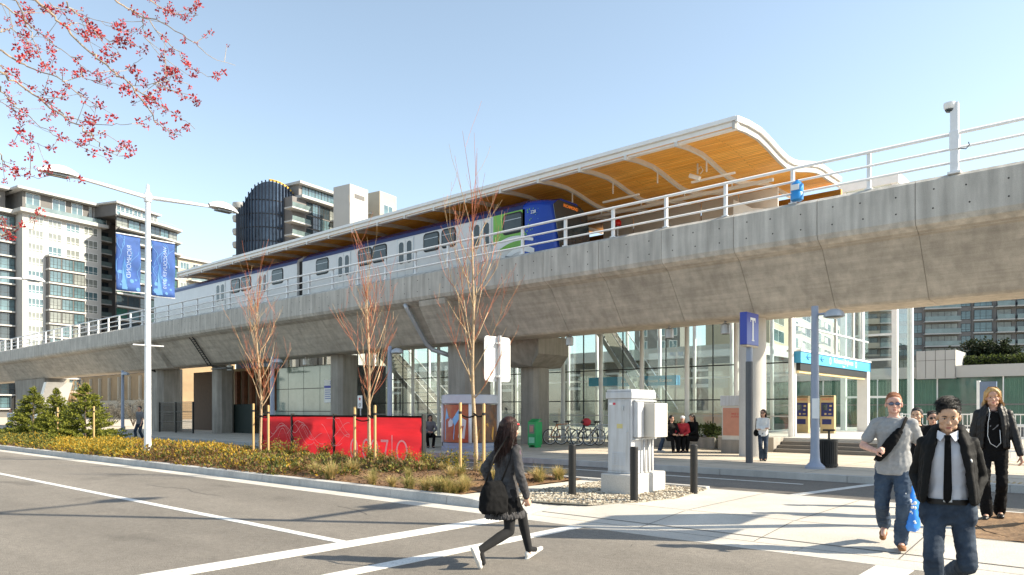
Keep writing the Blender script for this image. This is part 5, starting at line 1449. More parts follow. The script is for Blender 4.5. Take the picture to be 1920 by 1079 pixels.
for c in (.0,): 
    b=MB(); b.tube([(0,-.45,zY(277,648,9.75)-.1),(0,.5,zY(277,648,9.75)-.1)],.02,6); b.lathe([(.09,zY(277,652,9.75)-.1),(.1,zY(277,648,9.75)-.1),(.09,zY(277,645,9.75)-.1)],(0,0,0),14); b.build('bracket',M['white_metal'],lp)
l2=copy_tree(lp); relabel(l2,'lamp post whose single arm reaches in at the left edge of the picture',(LX-20.6,LY,.1))
# taller lamp just outside the right edge, whose shadow crosses the road
t=thing('lamp_post','tall lamp post outside the picture at right that casts the long road shadow','lamp post',(-.3,11.7,.1),0,'tall white lamp posts in the median')
lamp_geo(t,10.7,2.6)
b=MB(); b.tube([(0,0,7.3),(0,2.4,7.45)],.07,8); b.box(-.25,.25,1.7,2.7,7.4,7.55); b.build('lower_arm',M['white_metal'],t)
for s,z in ((-1,3.05),(1,3.2)):
    q=thing('banner','blue banner on the lamp post outside the picture at right','banner',(-.3,11.7+s*.62,z+.75),0,'blue banners on the tall lamp post')
    b=MB(); b.box(-.006,.006,-.45,.45,-.75,.75); b.build('cloth',M['banner'],q)
# plaza lamps
def plaza_lamp(px,Y,label,side=1,z0=.15):
    X=x_at(px,Y); t=thing('plaza_lamp',label,'lamp post',(X,Y,z0),0,'blue grey plaza lamps along the kerb'); h=4.05
    b=MB(); b.lathe([(.24,0),(.24,.05),(.2,.09),(.13,.16),(.115,.28),(.105,.5),(.085,h)],(0,0,0),16); b.build('pole',M['blue_grey'],t,smooth=True,angle=40)
    b=MB(); b.tube([(0,0,h-.22),(side*.34,0,h-.2)],.03,8); b.build('arm',M['blue_grey'],t,smooth=True)
    b=MB(); b.lathe([(.25,-.20),(.245,-.17),(.22,-.10),(.16,-.045),(.09,-.012),(0,0)],(side*.46,0,h-.1),18); b.build('shade',M['grey_metal'],t,smooth=True,angle=60)
    b=MB(); b.lathe([(0,-.25),(.15,-.235),(.22,-.21)],(side*.46,0,h-.1),16); b.build('lens',M['curtain_glass'],t,smooth=True)
    return t
t=plaza_lamp(1528,18.6,'blue grey plaza lamp post left of the man in grey, near the litter bin')
b=MB(); b.box(-.03,.14,-.12,-.1,1.25,1.75); b.build('notice_sheet',M['white'],t)
plaza_lamp(731,18.8,'blue grey plaza lamp behind the red fence by the middle sapling')
plaza_lamp(511,18.8,'blue grey plaza lamp left of the green glazed room')
plaza_lamp(230,18.8,'slim blue grey plaza lamp left of the tall lamp post by the grey bushes')
# blue T sign
Xs,Ys=x_at(1405,19.4),19.4
t=thing('transit_sign','blue box sign with a white letter T on a dark pole','transit sign',(Xs,Ys,.15))
z0=zY(1405,648,Ys)-.15; z1=zY(1405,588,Ys)-.15
b=MB(); b.box(-.10,.10,-.40,.40,z0,z1); b.build('sign_box',mat('sign_blue',(.018,.045,.34),.35,var=.05),t,bevel=.008)
for sx in (1,-1):
    b=MB(); zc=(z0+z1)/2; b.box(*sorted((sx*.101,sx*.106)),-.04,.045,zc-.30,zc+.24); b.box(*sorted((sx*.101,sx*.106)),-.17,.17,zc+.24,zc+.31); b.box(*sorted((sx*.101,sx*.106)),-.17,-.13,zc+.19,zc+.24) ; b.box(*sorted((sx*.101,sx*.106)),.13,.17,zc+.19,zc+.24); b.box(*sorted((sx*.101,sx*.106)),-.08,.085,zc-.33,zc-.30); b.build('letter',M['white'],t)
b=MB(); b.box(-.09,.09,-.37,.37,z0-.05,z0-.004); b.build('underside',mat('sign_under',(.5,.42,.3),.6),t)
b=MB(); b.tube([(0,0,z0-.45),(0,0,z0-.05)],.085,16); b.build('collar',M['blue_grey'],t,smooth=True,angle=40)
b=MB(); b.tube([(0,0,0),(0,0,z0-.45)],.10,18); b.build('pole',mat('sign_pole',(.07,.075,.085),.4),t,smooth=True,angle=40)
# white signboard seen from behind
Yb=12.72; X=x_at(937,Yb); t=thing('signboard','white rectangular signboard seen from behind on a thin grey pole','road sign',(X,Yb,.12)); zb=zY(932,716,Yb)-.12; zt=zY(932,632,Yb)-.12
ya=y_at(908,X-.08)-Yb; ye=y_at(956,X-.08)-Yb
b=MB(); P=rrect(ya,ye,zb,zt,.09,0); b.prism([(-.09,x,z) for x,y,z in P],(.024,0,0)); b.build('board',M['white'],t)
b=MB(); b.tube([(0,0,-.1),(0,0,zt+.02)],.045,12); b.build('pole',M['grey_metal'],t,smooth=True,angle=40)
for z in (zb+.12,zt-.16):
    b=MB(); b.box(-.064,.05,-.09,.09,z-.025,z+.025); b.build('clamp',M['grey_metal'],t)
# red construction fence
YR=13.35
fa,fb=x_at(493,YR),x_at(796,YR)
t=thing('fabric_fence','red fabric covered fence panels with white lettering along the median','fence',((fa+fb)/2,YR,0))
M['red_cloth']=mat('red_cloth',(.74,.028,.04),.7,var=.12,scale=2.5,bump=.25,bscale=14,stretch=(.4,1,2.5))
bounds=[493,550,629,796]
for i in range(3):
    a,e=x_at(bounds[i],YR)+.03,x_at(bounds[i+1],YR)-.03
    b=MB(); n=26; m=14; vs=[]
    for p in range(n+1):
        for q in range(m+1):
            u=p/n; v=q/m
            yy=.018*math.sin(v*17+u*3+i)+.012*math.sin(v*31-u*6)+.03*noise.noise((u*5+i*9,v*4,0)); sag=.05*math.sin(PI*u)*(v)
            vs.append((a+(e-a)*u,YR-.03+yy*(.3+.7*math.sin(PI*v)),.06+(1.42-.06)*v-sag*.25))
    b.add(vs,[(p*(m+1)+q,(p+1)*(m+1)+q,(p+1)*(m+1)+q+1,p*(m+1)+q+1) for p in range(n) for q in range(m)])
    b.build('cloth',M['red_cloth'],t,world=True,smooth=True,recalc=False)
for px in bounds:
    x=x_at(px,YR); b=MB(); b.box(x-.025,x+.025,YR-.085,YR+.03,-.05,1.5); b.build('post',M['black_metal'],t,world=True)
b=MB(); b.box(fa,fb,YR-.08,YR-.02,1.40,1.45); b.build('top_band',M['black_fabric'],t,world=True)
translucent(M['red_cloth'],.45)
M['lettering']=mat('fence_lettering',(.85,.72,.72),.7); translucent(M['lettering'],.45)
b=MB()
for ch,pl_,pr_ in (('O',654,683),('O',683,700),('O',700,713),('7',718,733),('|',736,743),('0',747,769)):
    xa,xe=x_at(pl_,YR),x_at(pr_,YR); w=(xe-xa); zb_,zt_=(.02,.55)
    if pl_<715: w=.62; 
    f_=lambda u,v,d,xc=(xa+xe)/2: (xc+u,YR-.088-d*.3,.30+v)
    if ch in 'O0':
        rx,rz,th=(.19 if ch=='O' else .25),.31,.065
        xc=(xa+xe)/2
        for k in range(28):
            a=2*PI*k/28; a2=2*PI*(k+1)/28
            b.add([(xc+rx*math.cos(q)*s,YR-.088,.46+rz*math.sin(q)*(1-(1-s)*.6)) for q,s in ((a,1),(a2,1),(a2,1-th/rx*1.0),(a,1-th/rx*1.0))],[(0,1,2,3)])
    elif ch=='|': xc=(xa+xe)/2; b.add([(xc-.018,YR-.088,.1),(xc+.018,YR-.088,.1),(xc+.018,YR-.088,.90),(xc-.018,YR-.088,.90)],[(0,1,2,3)])
    else:
        xc=(xa+xe)/2
        b.strip([(xc-.17,YR-.088,.76),(xc+.17,YR-.088,.76)],[(xc-.17,YR-.088,.69),(xc+.17,YR-.088,.69)])
        b.strip([(xc+.17,YR-.0885,.76),(xc+.02,YR-.0885,.17)],[(xc+.10,YR-.0885,.76),(xc-.05,YR-.0885,.17)])
b.build('lettering',M['lettering'],t,world=True,recalc=False)
b=MB(); r=random.Random(4)
for k in range(16):
    x0=fa+.3+r.random()*(x_at(655,YR)-fa-.6); z0=r.uniform(.75,1.3); A0=r.uniform(.25,.7); ph=r.uniform(0,6); P=[]
    for i in range(22):
        u=i/21; P.append((min(x_at(660,YR),x0+A0*2.2*u),z0+.3*math.sin(ph+u*4.5)*(1-.3*u)-.25*u*u))
    P=[(x,min(1.36,max(.3,z))) for x,z in P]
    b.strip([(x,YR-.09,z-.006) for x,z in P],[(x,YR-.09,z+.006) for x,z in P])
b.build('line_drawing',M['lettering'],t,world=True,recalc=False)
# no smoking sign behind the fence
Yn=18.2; X=x_at(675,Yn); t=thing('small_sign','small white sign with a red maple leaf and black ring on a thin post','sign',(X,Yn,.15)); zb=zY(675,766,Yn)-.15; zt=zY(675,742,Yn)-.15
b=MB(); b.tube([(0,.03,0),(0,.03,zt)],.025,8); b.build('post',M['grey_metal'],t)
b=MB(); b.box(-.15,.15,-.01,.005,zb,zt); b.build('plate',M['white'],t)
b=MB()
zc=zb+(zt-zb)*.73; b.add([(.085*math.cos(k*PI/5+PI/2)*(1 if k%2==0 else .5),-.0125,zc+.085*math.sin(k*PI/5+PI/2)*(1 if k%2==0 else .5)) for k in range(10)],[tuple(range(10))]); b.build('leaf_mark',mat('mark_red',(.5,.02,.03),.6),t,recalc=False)
b=MB(); zc=zb+(zt-zb)*.27
for k in range(16):
    a=k*PI/8;a2=(k+1)*PI/8; b.add([(q*math.cos(w),-.0125,zc+q*math.sin(w)) for w,q in ((a,.08),(a2,.08),(a2,.055),(a,.055))],[(0,1,2,3)])
b.add([(-.035,-.0125,zc-.012),(.035,-.0125,zc-.012),(.035,-.0125,zc+.012),(-.035,-.0125,zc+.012)],[(0,1,2,3)]); b.build('ring_mark',M['black_metal'],t,recalc=False)
# poster kiosk
Yk=18.9; X=x_at(882,Yk); t=thing('poster_kiosk','round white poster kiosk with curved glass panels showing bright abstract posters','advertising kiosk',(X,Yk,.15))
rk=1.0; hk=zY(882,741,Yk)-.15
b=MB(); b.lathe([(rk+.05,0),(rk+.05,.14),(rk,.17),(rk,.30)],(0,0,0),40); b.build('base',M['blue_grey'],t,smooth=True,angle=40)
b=MB(); b.lathe([(rk,hk-.34),(rk+.05,hk-.31),(rk+.05,hk-.02),(rk-.02,hk),(0,hk+.01)],(0,0,0),40); b.build('roof_ring',mat('kiosk_paint',(.50,.52,.58),.4,var=.05),t,smooth=True,angle=40)
def cylpatch(a0,a1,z0,z1,r_,n=10): 
    b=MB(); A0=[(r_*math.cos(R(a0+(a1-a0)*i/n)),r_*math.sin(R(a0+(a1-a0)*i/n))) for i in range(n+1)]
    b.strip([(x,y,z0) for x,y in A0],[(x,y,z1) for x,y in A0]); return b
pm=mat('poster_red',(.35,.03,.03),.4,scale=3,col2=(.45,.16,.05)); pm2=mat('poster_dark',(.03,.025,.03),.4,scale=4,col2=(.25,.10,.03))
for k,(a0,a1) in enumerate(((-128,-49),(-43,37),(43,123),(129,225))):
    cylpatch(a0,a1,.32,hk-.36,rk-.03).build('poster',pm if k%2==0 else pm2,t,smooth=True,recalc=False)
    a=a1+3; b=MB(); b.tube([(rk*math.cos(R(a)),rk*math.sin(R(a)),.3),(rk*math.cos(R(a)),rk*math.sin(R(a)),hk-.34)],.06,8)
    b.build('frame_post',M['white_metal'],t,smooth=True)
def cp(a,z,o=.0): return ((rk-.022+o)*math.cos(R(a)),(rk-.022+o)*math.sin(R(a)),z)
pb=mat('poster_blue',(.12,.36,.66),.4,scale=3,col2=(.25,.5,.78)); pw=mat('poster_white',(.62,.6,.62),.4)
b=MB()
for poly in ([(-114,.4),(-82,.42),(-80,.9),(-66,1.25),(-70,1.5),(-86,1.15),(-98,1.2),(-106,1.55),(-113,1.1)],):
    b.add([cp(a,z) for a,z in poly],[tuple(range(len(poly)))])
b.build('poster_shape',pb,t,recalc=False)
b=MB(); b.add([cp(a,z,.003) for a,z in [(-98,.85),(-86,.9),(-84,1.08),(-92,1.16),(-99,1.05)]],[(0,1,2,3,4)]); b.add([cp(a,z) for a,z in [(-72,.5),(-58,.45),(-54,1.1),(-64,1.2)]],[(0,1,2,3)]); b.build('poster_shape',pw,t,recalc=False)
b=MB(); b.add([cp(a,z) for a,z in [(-30,.4),(10,.4),(14,.85),(-8,1.0),(-28,.75)]],[(0,1,2,3,4)]); b.build('poster_shape',mat('poster_orange',(.6,.3,.04),.5),t,recalc=False)
# green newspaper box
Yg=22.0; X=x_at(1003,Yg); t=thing('newspaper_box','green newspaper box at the foot of the flared column','newspaper box',(X,Yg,.15)); gm=mat('box_green',(.01,.32,.09),.35)
b=MB(); b.box(-.2,.2,-.2,.2,.1,1.0); b.prism([(-.2,-.2,1.0),(.2,-.2,1.0),(.2,.05,1.12),(-.2,.05,1.12)],(0,.15,0)); b.box(-.17,-.12,-.17,.17,-.02,.1); b.box(.12,.17,-.17,.17,-.02,.1); b.build('case',gm,t)
b=MB(); b.box(-.13,.13,-.212,-.2,.55,.9); b.build('window',M['curtain_glass'],t); b=MB(); b.box(-.14,.14,-.212,-.2,.18,.4); b.build('label_panel',mat('pale_green',(.25,.6,.4),.5),t); b=MB(); b.box(-.08,.08,-.222,-.212,.62,.84); b.build('newspaper',mat('newsprint',(.5,.25,.2),.7),t)
# bicycles
def bicycle(loc,rz,label,colm,seed):
    t=thing('bicycle',label,'bicycle',loc,rz,'bicycles parked by the hall glass')
    def circ(cx,r,rt,m,name,par):
        b=MB(); P=[(cx+r*math.cos(2*PI*k/28),0,.34+r*math.sin(2*PI*k/28)) for k in range(29)]; b.tube(P,rt,6,cap=False); return b.build(name,m,par,smooth=True,recalc=False)
    for cx in (-.52,.52):
        w=circ(cx,.32,.022,M['rubber'],'wheel',t); circ(cx,.295,.012,M['white_metal'],'rim',w)
        b=MB()
        for k in range(14): b.tube([(cx,0,.34),(cx+.29*math.cos(k*PI/7),0,.34+.29*math.sin(k*PI/7))],.0025,3,cap=False)
        b.tube([(cx,-.05,.34),(cx,.05,.34)],.02,8); b.build('spokes',M['white_metal'],w)
    b=MB(); A1=(-.52,0,.34);B1=(-.05,0,.32);C1=(-.2,0,.85);D1=(.36,0,.88);E1=(.38,0,.78);F1=(.52,0,.34)
    for p,q in ((A1,B1),(A1,C1),(B1,C1),(C1,D1),(B1,E1),(E1,F1)): b.tube([p,q],.02,7)
    b.build('frame',colm,t,smooth=True)
    b=MB(); b.tube([D1,(.34,0,1.0)],.017,6); b.tube([(.42,-.28,1.0),(.36,-.1,1.02),(.34,0,1.0),(.36,.1,1.02),(.42,.28,1.0)],.013,6); b.build('handlebar',M['black_metal'],t,smooth=True)
    b=MB(); b.tube([C1,(-.22,0,.95)],.016,6); b.ball((-.24,0,.97),(.14,.07,.035),10,6); b.build('saddle',M['rubber'],t,smooth=True)
    b=MB(); b.lathe([(.085,-.01),(.085,.01)],(0,0,0),16); b.tube([(0,0,0),(.16,0,.04)],.012,5)
    b.xf=None; vs=[(x-.05,z-.03 if False else z+.02,y+.32) for x,y,z in b.v]; b.v=vs; b.build('crank',M['grey_metal'],t); return t
for k,(px,Y,rz,lab,c) in enumerate(((1052,24.6,1.1,'leftmost bicycle with orange frame by the flared column',(.5,.15,.03)),(1075,24.9,.75,'second bicycle with white frame leaning among the parked ones',(.6,.6,.58)),(1103,24.5,1.2,'black bicycle with a red bag, third from the flared column',(.02,.02,.025)),(1130,24.8,.6,'silver bicycle half hidden behind the grey cabinet',(.4,.42,.45)))):
    bicycle((x_at(px,Y),Y,.15),rz,lab,mat('bike_paint',c,.35),k)
t=thing('bike_bag','red bag on the carrier of the third parked bicycle','bag',(x_at(1100,24.4),24.4,1.0)); b=MB(); b.ball((0,0,.12),(.2,.15,.17),12,8); b.build('bag_body',mat('bag_red',(.45,.03,.04),.7),t,smooth=True)
t=thing('bike_rack','low grey bicycle rack along the hall glass','bike rack',(x_at(1090,25.3),25.3,.15)); b=MB()
for k in range(6):
    b=MB(); b.tube([(-1.8+k*.7,-.25,0),(-1.8+k*.7,-.25,.7),(-1.8+k*.7,.25,.7),(-1.8+k*.7,.25,0)],.025,6); b.build('hoop',M['grey_metal'],t)
# grey cabinet on its plinth
c0=gp(1183,931,.1)
px0,px1=c0.x-.64,c0.x; py0,py1=c0.y,c0.y+1.22
t=thing('equipment_cabinet','tall pale grey electrical cabinet on a concrete block in the gravel','cabinet',((px0+px1)/2,(py0+py1)/2,.1))
M['cab']=mat('cabinet_grey',(.50,.51,.53),.4,var=.05,scale=3)
M['cab_beige']=mat('meter_box_beige',(.55,.52,.46),.45,var=.05)
b=MB(); b.box(px0,px1,py0,py1,.06,.47); b.build('plinth',M['concrete_light'],t,world=True,bevel=.025)
cx0,cx1=px1-.56,px1-.07; cy0=py0+.12; cy1=cy0+.78; zt=1.97
b=MB(); b.box(cx0,cx1,cy0,cy1,.473,zt-.16); b.build('case',M['cab'],t,world=True,bevel=.008)
b=MB(); b.prism([(cx0-.03,cy0-.03,zt-.158),(cx1+.03,cy0-.03,zt-.158),(cx1+.03,cy1+.03,zt-.158),(cx0-.03,cy1+.03,zt-.158)],(0,0,.12)); b.box(cx0-.015,cx1+.015,cy0-.015,cy1+.015,zt-.037,zt+.005); b.build('hood',M['cab'],t,world=True,bevel=.01)
b=MB(); b.box(cx0+.03,cx1-.03,cy0-.012,cy0-.001,.52,zt-.2); b.build('door',M['cab'],t,world=True,bevel=.004)
b=MB(); b.box(cx1+.003,cx1+.30,cy0+.30,cy1-.02,1.12,1.73); b.build('meter_box',M['cab_beige'],t,world=True,bevel=.012)
b=MB(); b.box(cx1+.003,cx1+.10,cy0+.06,cy0+.27,1.12,1.75); b.build('side_box',M['cab'],t,world=True,bevel=.01)
for za,zc in ((1.08,1.105),(1.76,1.785)):
    b=MB(); b.box(cx1+.003,cx1+.06,cy0+.05,cy1,za,zc); b.build('mounting_rail',M['grey_metal'],t,world=True)
for yy in (cy0+.35,cy0+.5,cy0+.62):
    b=MB(); b.tube([(cx1+.05,yy,1.08),(cx1+.05,yy,.50)],.018,8); b.build('conduit',M['cab'],t,world=True,smooth=True)
b=MB(); b.box(cx0+.12,cx0+.17,cy0-.018,cy0-.012,1.70,1.74); b.build('red_sticker',mat('sticker_red',(.55,.03,.06),.5),t,world=True)
b=MB(); b.box(cx0+.04,cx0+.11,cy0-.018,cy0-.012,1.70,1.74); b.build('sticker',M['white'],t,world=True)
b=MB(); b.box(cx0+.29,cx0+.37,cy0-.018,cy0-.012,1.64,1.69); b.box(cx0+.32,cx0+.345,cy0-.03,cy0-.018,1.60,1.68); b.build('handle',M['grey_metal'],t,world=True)
b=MB(); b.box(cx1+.302,cx1+.306,cy0+.5,cy0+.6,1.66,1.69); b.build('label_plate',M['white'],t,world=True)
b=MB(); b.box(cx0-.02,cx0,cy0+.1,cy0+.16,.55,.75); b.build('hinge',M['grey_metal'],t,world=True)
b=MB()
for k in range(7): b.prism([(cx0+.10,cy0-.020,.62+k*.035),(cx0+.38,cy0-.020,.62+k*.035),(cx0+.38,cy0-.012,.645+k*.035),(cx0+.10,cy0-.012,.645+k*.035)],(0,.004,0))
b.build('vent',M['cab'],t,world=True)
b=MB(); b.tube([(cx0+.42,cy0-.012,1.22),(cx0+.42,cy0-.035,1.22)],.016,10); b.build('lock',M['grey_metal'],t,world=True)
b=MB(); b.box(cx0+.20,cx0+.32,cy0-.016,cy0-.012,1.28,1.36); b.build('sticker',mat('sticker_worn',(.58,.50,.22),.7),t,world=True)
nt_=M['cab'].node_tree; N_=nt_.nodes; L_=nt_.links; b_=N_['Principled BSDF']; s_=b_.inputs['Base Color'].links[0].from_socket
tc_=N_.new('ShaderNodeTexCoord'); mp_=N_.new('ShaderNodeMapping'); mp_.inputs['Scale'].default_value=(9,9,.9); L_.new(tc_.outputs['Object'],mp_.inputs['Vector'])
nz_=N_.new('ShaderNodeTexNoise'); nz_.inputs['Scale'].default_value=1.6; nz_.inputs['Detail'].default_value=7; L_.new(mp_.outputs['Vector'],nz_.inputs['Vector'])
mr_=N_.new('ShaderNodeMapRange'); mr_.inputs['From Min'].default_value=.42; mr_.inputs['From Max'].default_value=.72; mr_.inputs['To Max'].default_value=.38; L_.new(nz_.outputs['Fac'],mr_.inputs['Value'])
mx_=N_.new('ShaderNodeMix'); mx_.data_type='RGBA'; L_.new(mr_.outputs['Result'],mx_.inputs['Factor']); L_.new(s_,mx_.inputs['A']); mx_.inputs['B'].default_value=(.22,.19,.15,1); L_.new(mx_.outputs['Result'],b_.inputs['Base Color'])
# bollards
for px,py,pt,lab in ((1073,929,834,'black steel bollard left of the grey cabinet'),(1189,940,838,'black steel bollard in front of the grey cabinet'),(1301,925,834,'black steel bollard right of the grey cabinet at the gravel tip')):
    p=gp(px,py,.11); t=thing('bollard',lab,'bollard',(p.x,p.y,.09),0,'black bollards around the cabinet'); h=z_at(pt,p.x,p.y)-.09
    b=MB(); b.tube([(0,0,-.02),(0,0,h-.012),(0,0,h)],[.066,.066,.056],20); b.build('post',M['black_metal'],t,smooth=True,angle=30)
# litter bin
p=at_depth(1552,18.5); t=thing('litter_bin','black slatted round litter bin with an ashtray post beside the plaza lamp','litter bin',(p.x,p.y,.15))
b=MB(); b.lathe([(.19,.03),(.19,.66)],(0,0,0),20); b.build('liner',M['rubber'],t,smooth=True,angle=40)
b=MB()
for k in range(26):
    a=2*PI*k/26; b.cbox((.225*math.cos(a),.225*math.sin(a),.35),(.012,.038,.66),a)
b.build('slats',M['black_metal'],t)
for z in (.04,.66):
    b=MB(); b.lathe([(.21,z),(.245,z),(.245,z+.05),(.21,z+.05)],(0,0,0),24); b.build('ring',M['black_metal'],t,smooth=True,angle=40)
b=MB(); b.tube([(0,.1,.6),(0,.1,.95)],.028,8); b.box(-.14,.14,.04,.16,.92,.97); b.build('ashtray',M['black_metal'],t)
# ticket machines
def tvm(px,label,Y=31.9):
    X=x_at(px,Y); t=thing('ticket_machine',label,'ticket machine',(X,Y,.63),0,'ticket machines inside the entrance'); m=mat('tvm_gold',(.55,.40,.20),.45)
    b=MB(); b.box(-.29,.29,-.02,.22,0,1.6); b.build('case',m,t,bevel=.02)
    b=MB(); b.box(-.24,.26,-.03,-.021,.72,1.3); b.box(-.2,.18,-.03,-.021,.38,.6); b.build('panel',mat('tvm_blue',(.012,.015,.12),.4),t)
    b=MB(); b.box(-.18,.02,-.036,-.031,.98,1.22); b.build('screen',M['dark_glass'],t)
    b=MB(); b.box(.1,.2,-.036,-.031,1.12,1.2); b.box(.09,.17,-.036,-.031,.96,1.03); b.box(-.1,-.02,-.036,-.031,.78,.86); b.box(.06,.18,-.036,-.031,.8,.84); b.build('keypad',m,t)
    b=MB(); b.text('TICKETS',.12,lambda u,v,w:(u,-.024-w,1.44+v),.002); b.build('lettering',mat('tvm_red',(.6,.05,.05),.5),t)
    b=MB(); b.box(-.28,.28,-.024,-.02,1.53,1.57); b.build('slot',M['black_metal'],t)
tvm(1503,'golden ticket machine left of the plaza lamp inside the entrance'); tvm(1551,'golden ticket machine right of the plaza lamp inside the entrance')
# salmon service cabinet
Yc=23.4; X=x_at(1380,Yc); w=(x_at(1408,Yc)-x_at(1351,Yc))/2; t=thing('service_kiosk','salmon fronted service cabinet with red lettering behind the T sign','cabinet',(X,Yc,.15)); zt=zY(1380,742,Yc)-.15
b=MB(); b.box(-w,w,0,.9,0,.45); b.build('plinth',M['concrete'],t); b=MB(); b.box(-w+.02,w-.02,.03,.87,.453,zt-.35); b.build('case',M['cab_beige'],t)
b=MB(); b.box(-w-.02,w+.02,-.02,.92,zt-.347,zt); b.build('hood',M['cab'],t,bevel=.01)
b=MB(); b.box(-w+.06,w-.06,.018,.028,.6,zt-.42); b.build('door',mat('salmon',(.50,.22,.14),.5,var=.08),t)
b=MB()
for k in range(2): b.text('BIKE LOCKER' if k==0 else 'AUTHORIZED',.09,lambda u,v,d,k=k:(u+.1,.015-d,zt-.62-k*.1+v),.001)
b.build('lettering',mat('red_ink',(.5,.04,.03),.5),t); b=MB(); b.ball((.15,.01,1.05),(.02,.015,.02),8,5); b.build('handle',M['black_metal'],t)
# planter bench by the hall glass
t=thing('planter','dark low planter kerb in front of the hall glass','planter',(x_at(1290,26.2),26.2,.15)); b=MB(); b.box(x_at(1235,26.2)-x_at(1290,26.2),x_at(1352,26.2)-x_at(1290,26.2),-.55,.6,0,.42); b.build('kerb',M['concrete'],t,bevel=.02); b=MB(); b.box(x_at(1235,26.2)-x_at(1290,26.2)+.12,x_at(1352,26.2)-x_at(1290,26.2)-.12,-.43,.5,.423,.44); b.build('soil',M['soil'],t)
# white railings at the right and blue board
Yr=34.0
def whiterail(x0,x1,Y,h,label,z0=.15,grid=True):
    t=thing('white_railing',label,'railing',((x0+x1)/2,Y,z0)); c=(x0+x1)/2; n=max(2,int((x1-x0)/1.25))
    for i in range(n+1):
        x=x0+(x1-x0)*i/n-c; b=MB(); b.box(x-.04,x+.04,-.04,.04,0,h); b.build('post',M['white_metal'],t)
    for z in (h-.05,h*.62,h*.3):
        b=MB(); b.box(x0-c,x1-c,-.02,.02,z-.025,z+.025); b.build('rail',M['white_metal'],t)
    b=MB(); k=int((x1-x0)/.16)
    for i in range(k): b.box(x0-c+i*.16-.012,x0-c+i*.16+.012,-.01,.01,.1,h-.05)
    b.build('bars',M['white_metal'],t)
whiterail(x_at(1690,Yr),x_at(2050,Yr),Yr,zY(1800,775,Yr)-.15,'tall white railing in front of the green shop glazing')
whiterail(x_at(1868,24),x_at(2030,24),24,1.1,'white handrail beside the blonde woman at the right edge')
Ys=38; X=x_at(1850,Ys); t=thing('blue_board','dull blue upright board with a white edge behind the white railing','board',(X,Ys,.15)); b=MB(); b.box(x_at(1838,Ys)-X,x_at(1869,Ys)-X,-.1,.1,.1,zY(1850,716,Ys)-.15); b.build('panel',mat('board_blue',(.13,.18,.28),.5),t); b=MB(); b.box(x_at(1832,Ys)-X,x_at(1838,Ys)-X-.005,-.14,.14,0,zY(1850,714,Ys)-.15); b.build('edge_post',M['white_metal'],t)
# mesh fence by the left column
Yf=21.2; xa,xe=x_at(299,Yf),x_at(362,Yf); t=thing('mesh_fence','dark steel mesh fence around the thick column at left','fence',((xa+xe)/2,Yf,.15)); c=(xa+xe)/2
for i in range(3):
    x=xa+(xe-xa)*i/2-c; b=MB(); b.box(x-.05,x+.05,-.05,.05,0,2.0); b.build('post',M['black_metal'],t)
b=MB()
for i in range(int((xe-xa)/.09)): b.box(xa-c+i*.09-.006,xa-c+i*.09+.006,-.006,.006,.05,1.95)
for j in range(16): b.box(xa-c,xe-c,-.005,.005,.1+j*.12,.112+j*.12)
b.build('mesh',M['black_metal'],t)
for z in (.7,1.35,1.97):
    b=MB(); b.box(xa-c,xe-c,-.02,.02,z,z+.04); b.build('rail',M['black_metal'],t)
# small signs and signal at the far left
Yq=24; X=x_at(118,Yq); t=thing('street_sign','small pale blue sign on a post among the firs','sign',(X,Yq,.15)); b=MB(); b.tube([(0,0,0),(0,0,2.3)],.04,8); b.build('post',M['grey_metal'],t); b=MB(); b.box(-.42,.42,-.06,-.03,1.55,2.2); b.build('plate',mat('pale_blue_plate',(.35,.42,.55),.5),t)
Yq=22; X=x_at(25,Yq); t=thing('traffic_signal','black traffic signal seen from behind at the left edge','traffic signal',(X,Yq,.15)); b=MB(); b.tube([(0,0,0),(0,0,3.0)],.06,8); b.build('pole',M['grey_metal'],t); b=MB(); b.box(-.22,.22,-.2,.05,1.5,2.9); b.box(-.3,.3,.05,.07,1.42,2.98); b.build('signal_case',M['black_metal'],t)
# ---------------- people
import numpy as np
V3=Vector
M['skin']=mat('skin',(.52,.29,.20),.55,var=.18,scale=30,bump=.12,bscale=160)
M['skin_pink']=mat('skin_pink',(.60,.34,.26),.55,var=.18,scale=30,bump=.12,bscale=160)
M['skin_tan']=mat('skin_tan',(.52,.31,.20),.55,var=.18,scale=30,bump=.12,bscale=160)
M['lip']=mat('lip',(.36,.11,.09),.45); M['eye_dark']=mat('eye_dark',(.02,.015,.012),.2); M['eye_white']=mat('eye_white',(.62,.6,.58),.3)
M['hair_black']=mat('hair_black',(.006,.005,.005),.5,var=.5,scale=60,stretch=(1,1,.2),bump=.5,bscale=90)
M['hair_brown']=mat('hair_brown',(.012,.006,.005),.5,scale=60,stretch=(1,1,.2),bump=.4,bscale=90,col2=(.045,.014,.009),spec=.3)
M['hair_red']=mat('hair_red',(.20,.07,.025),.55,scale=60,col2=(.34,.13,.05),bump=.5,bscale=90)
M['hair_blonde']=mat('hair_blonde',(.38,.21,.07),.5,scale=50,stretch=(1,1,.2),col2=(.62,.40,.17),bump=.5,bscale=90)
M['tee']=mat('grey_tee',(.30,.30,.30),.9,var=.12,scale=30,bump=.15,bscale=200,spec=.2)
M['denim']=mat('denim',(.020,.034,.062),.85,scale=5,col2=(.065,.095,.14),bump=.2,bscale=180,spec=.2)
M['denim_dark']=mat('denim_dark',(.014,.022,.038),.85,scale=5,col2=(.055,.075,.105),bump=.2,bscale=180,spec=.2)
M['jacket_black']=mat('jacket_black',(.006,.006,.006),.75,var=.4,scale=9,bump=.1,bscale=90,spec=.2)
M['leather']=mat('black_leather',(.007,.006,.006),.5,var=.4,scale=9,bump=.1,bscale=60,spec=.35)
M['shirt_white']=mat('white_shirt',(.60,.61,.66),.8,var=.05,scale=10)
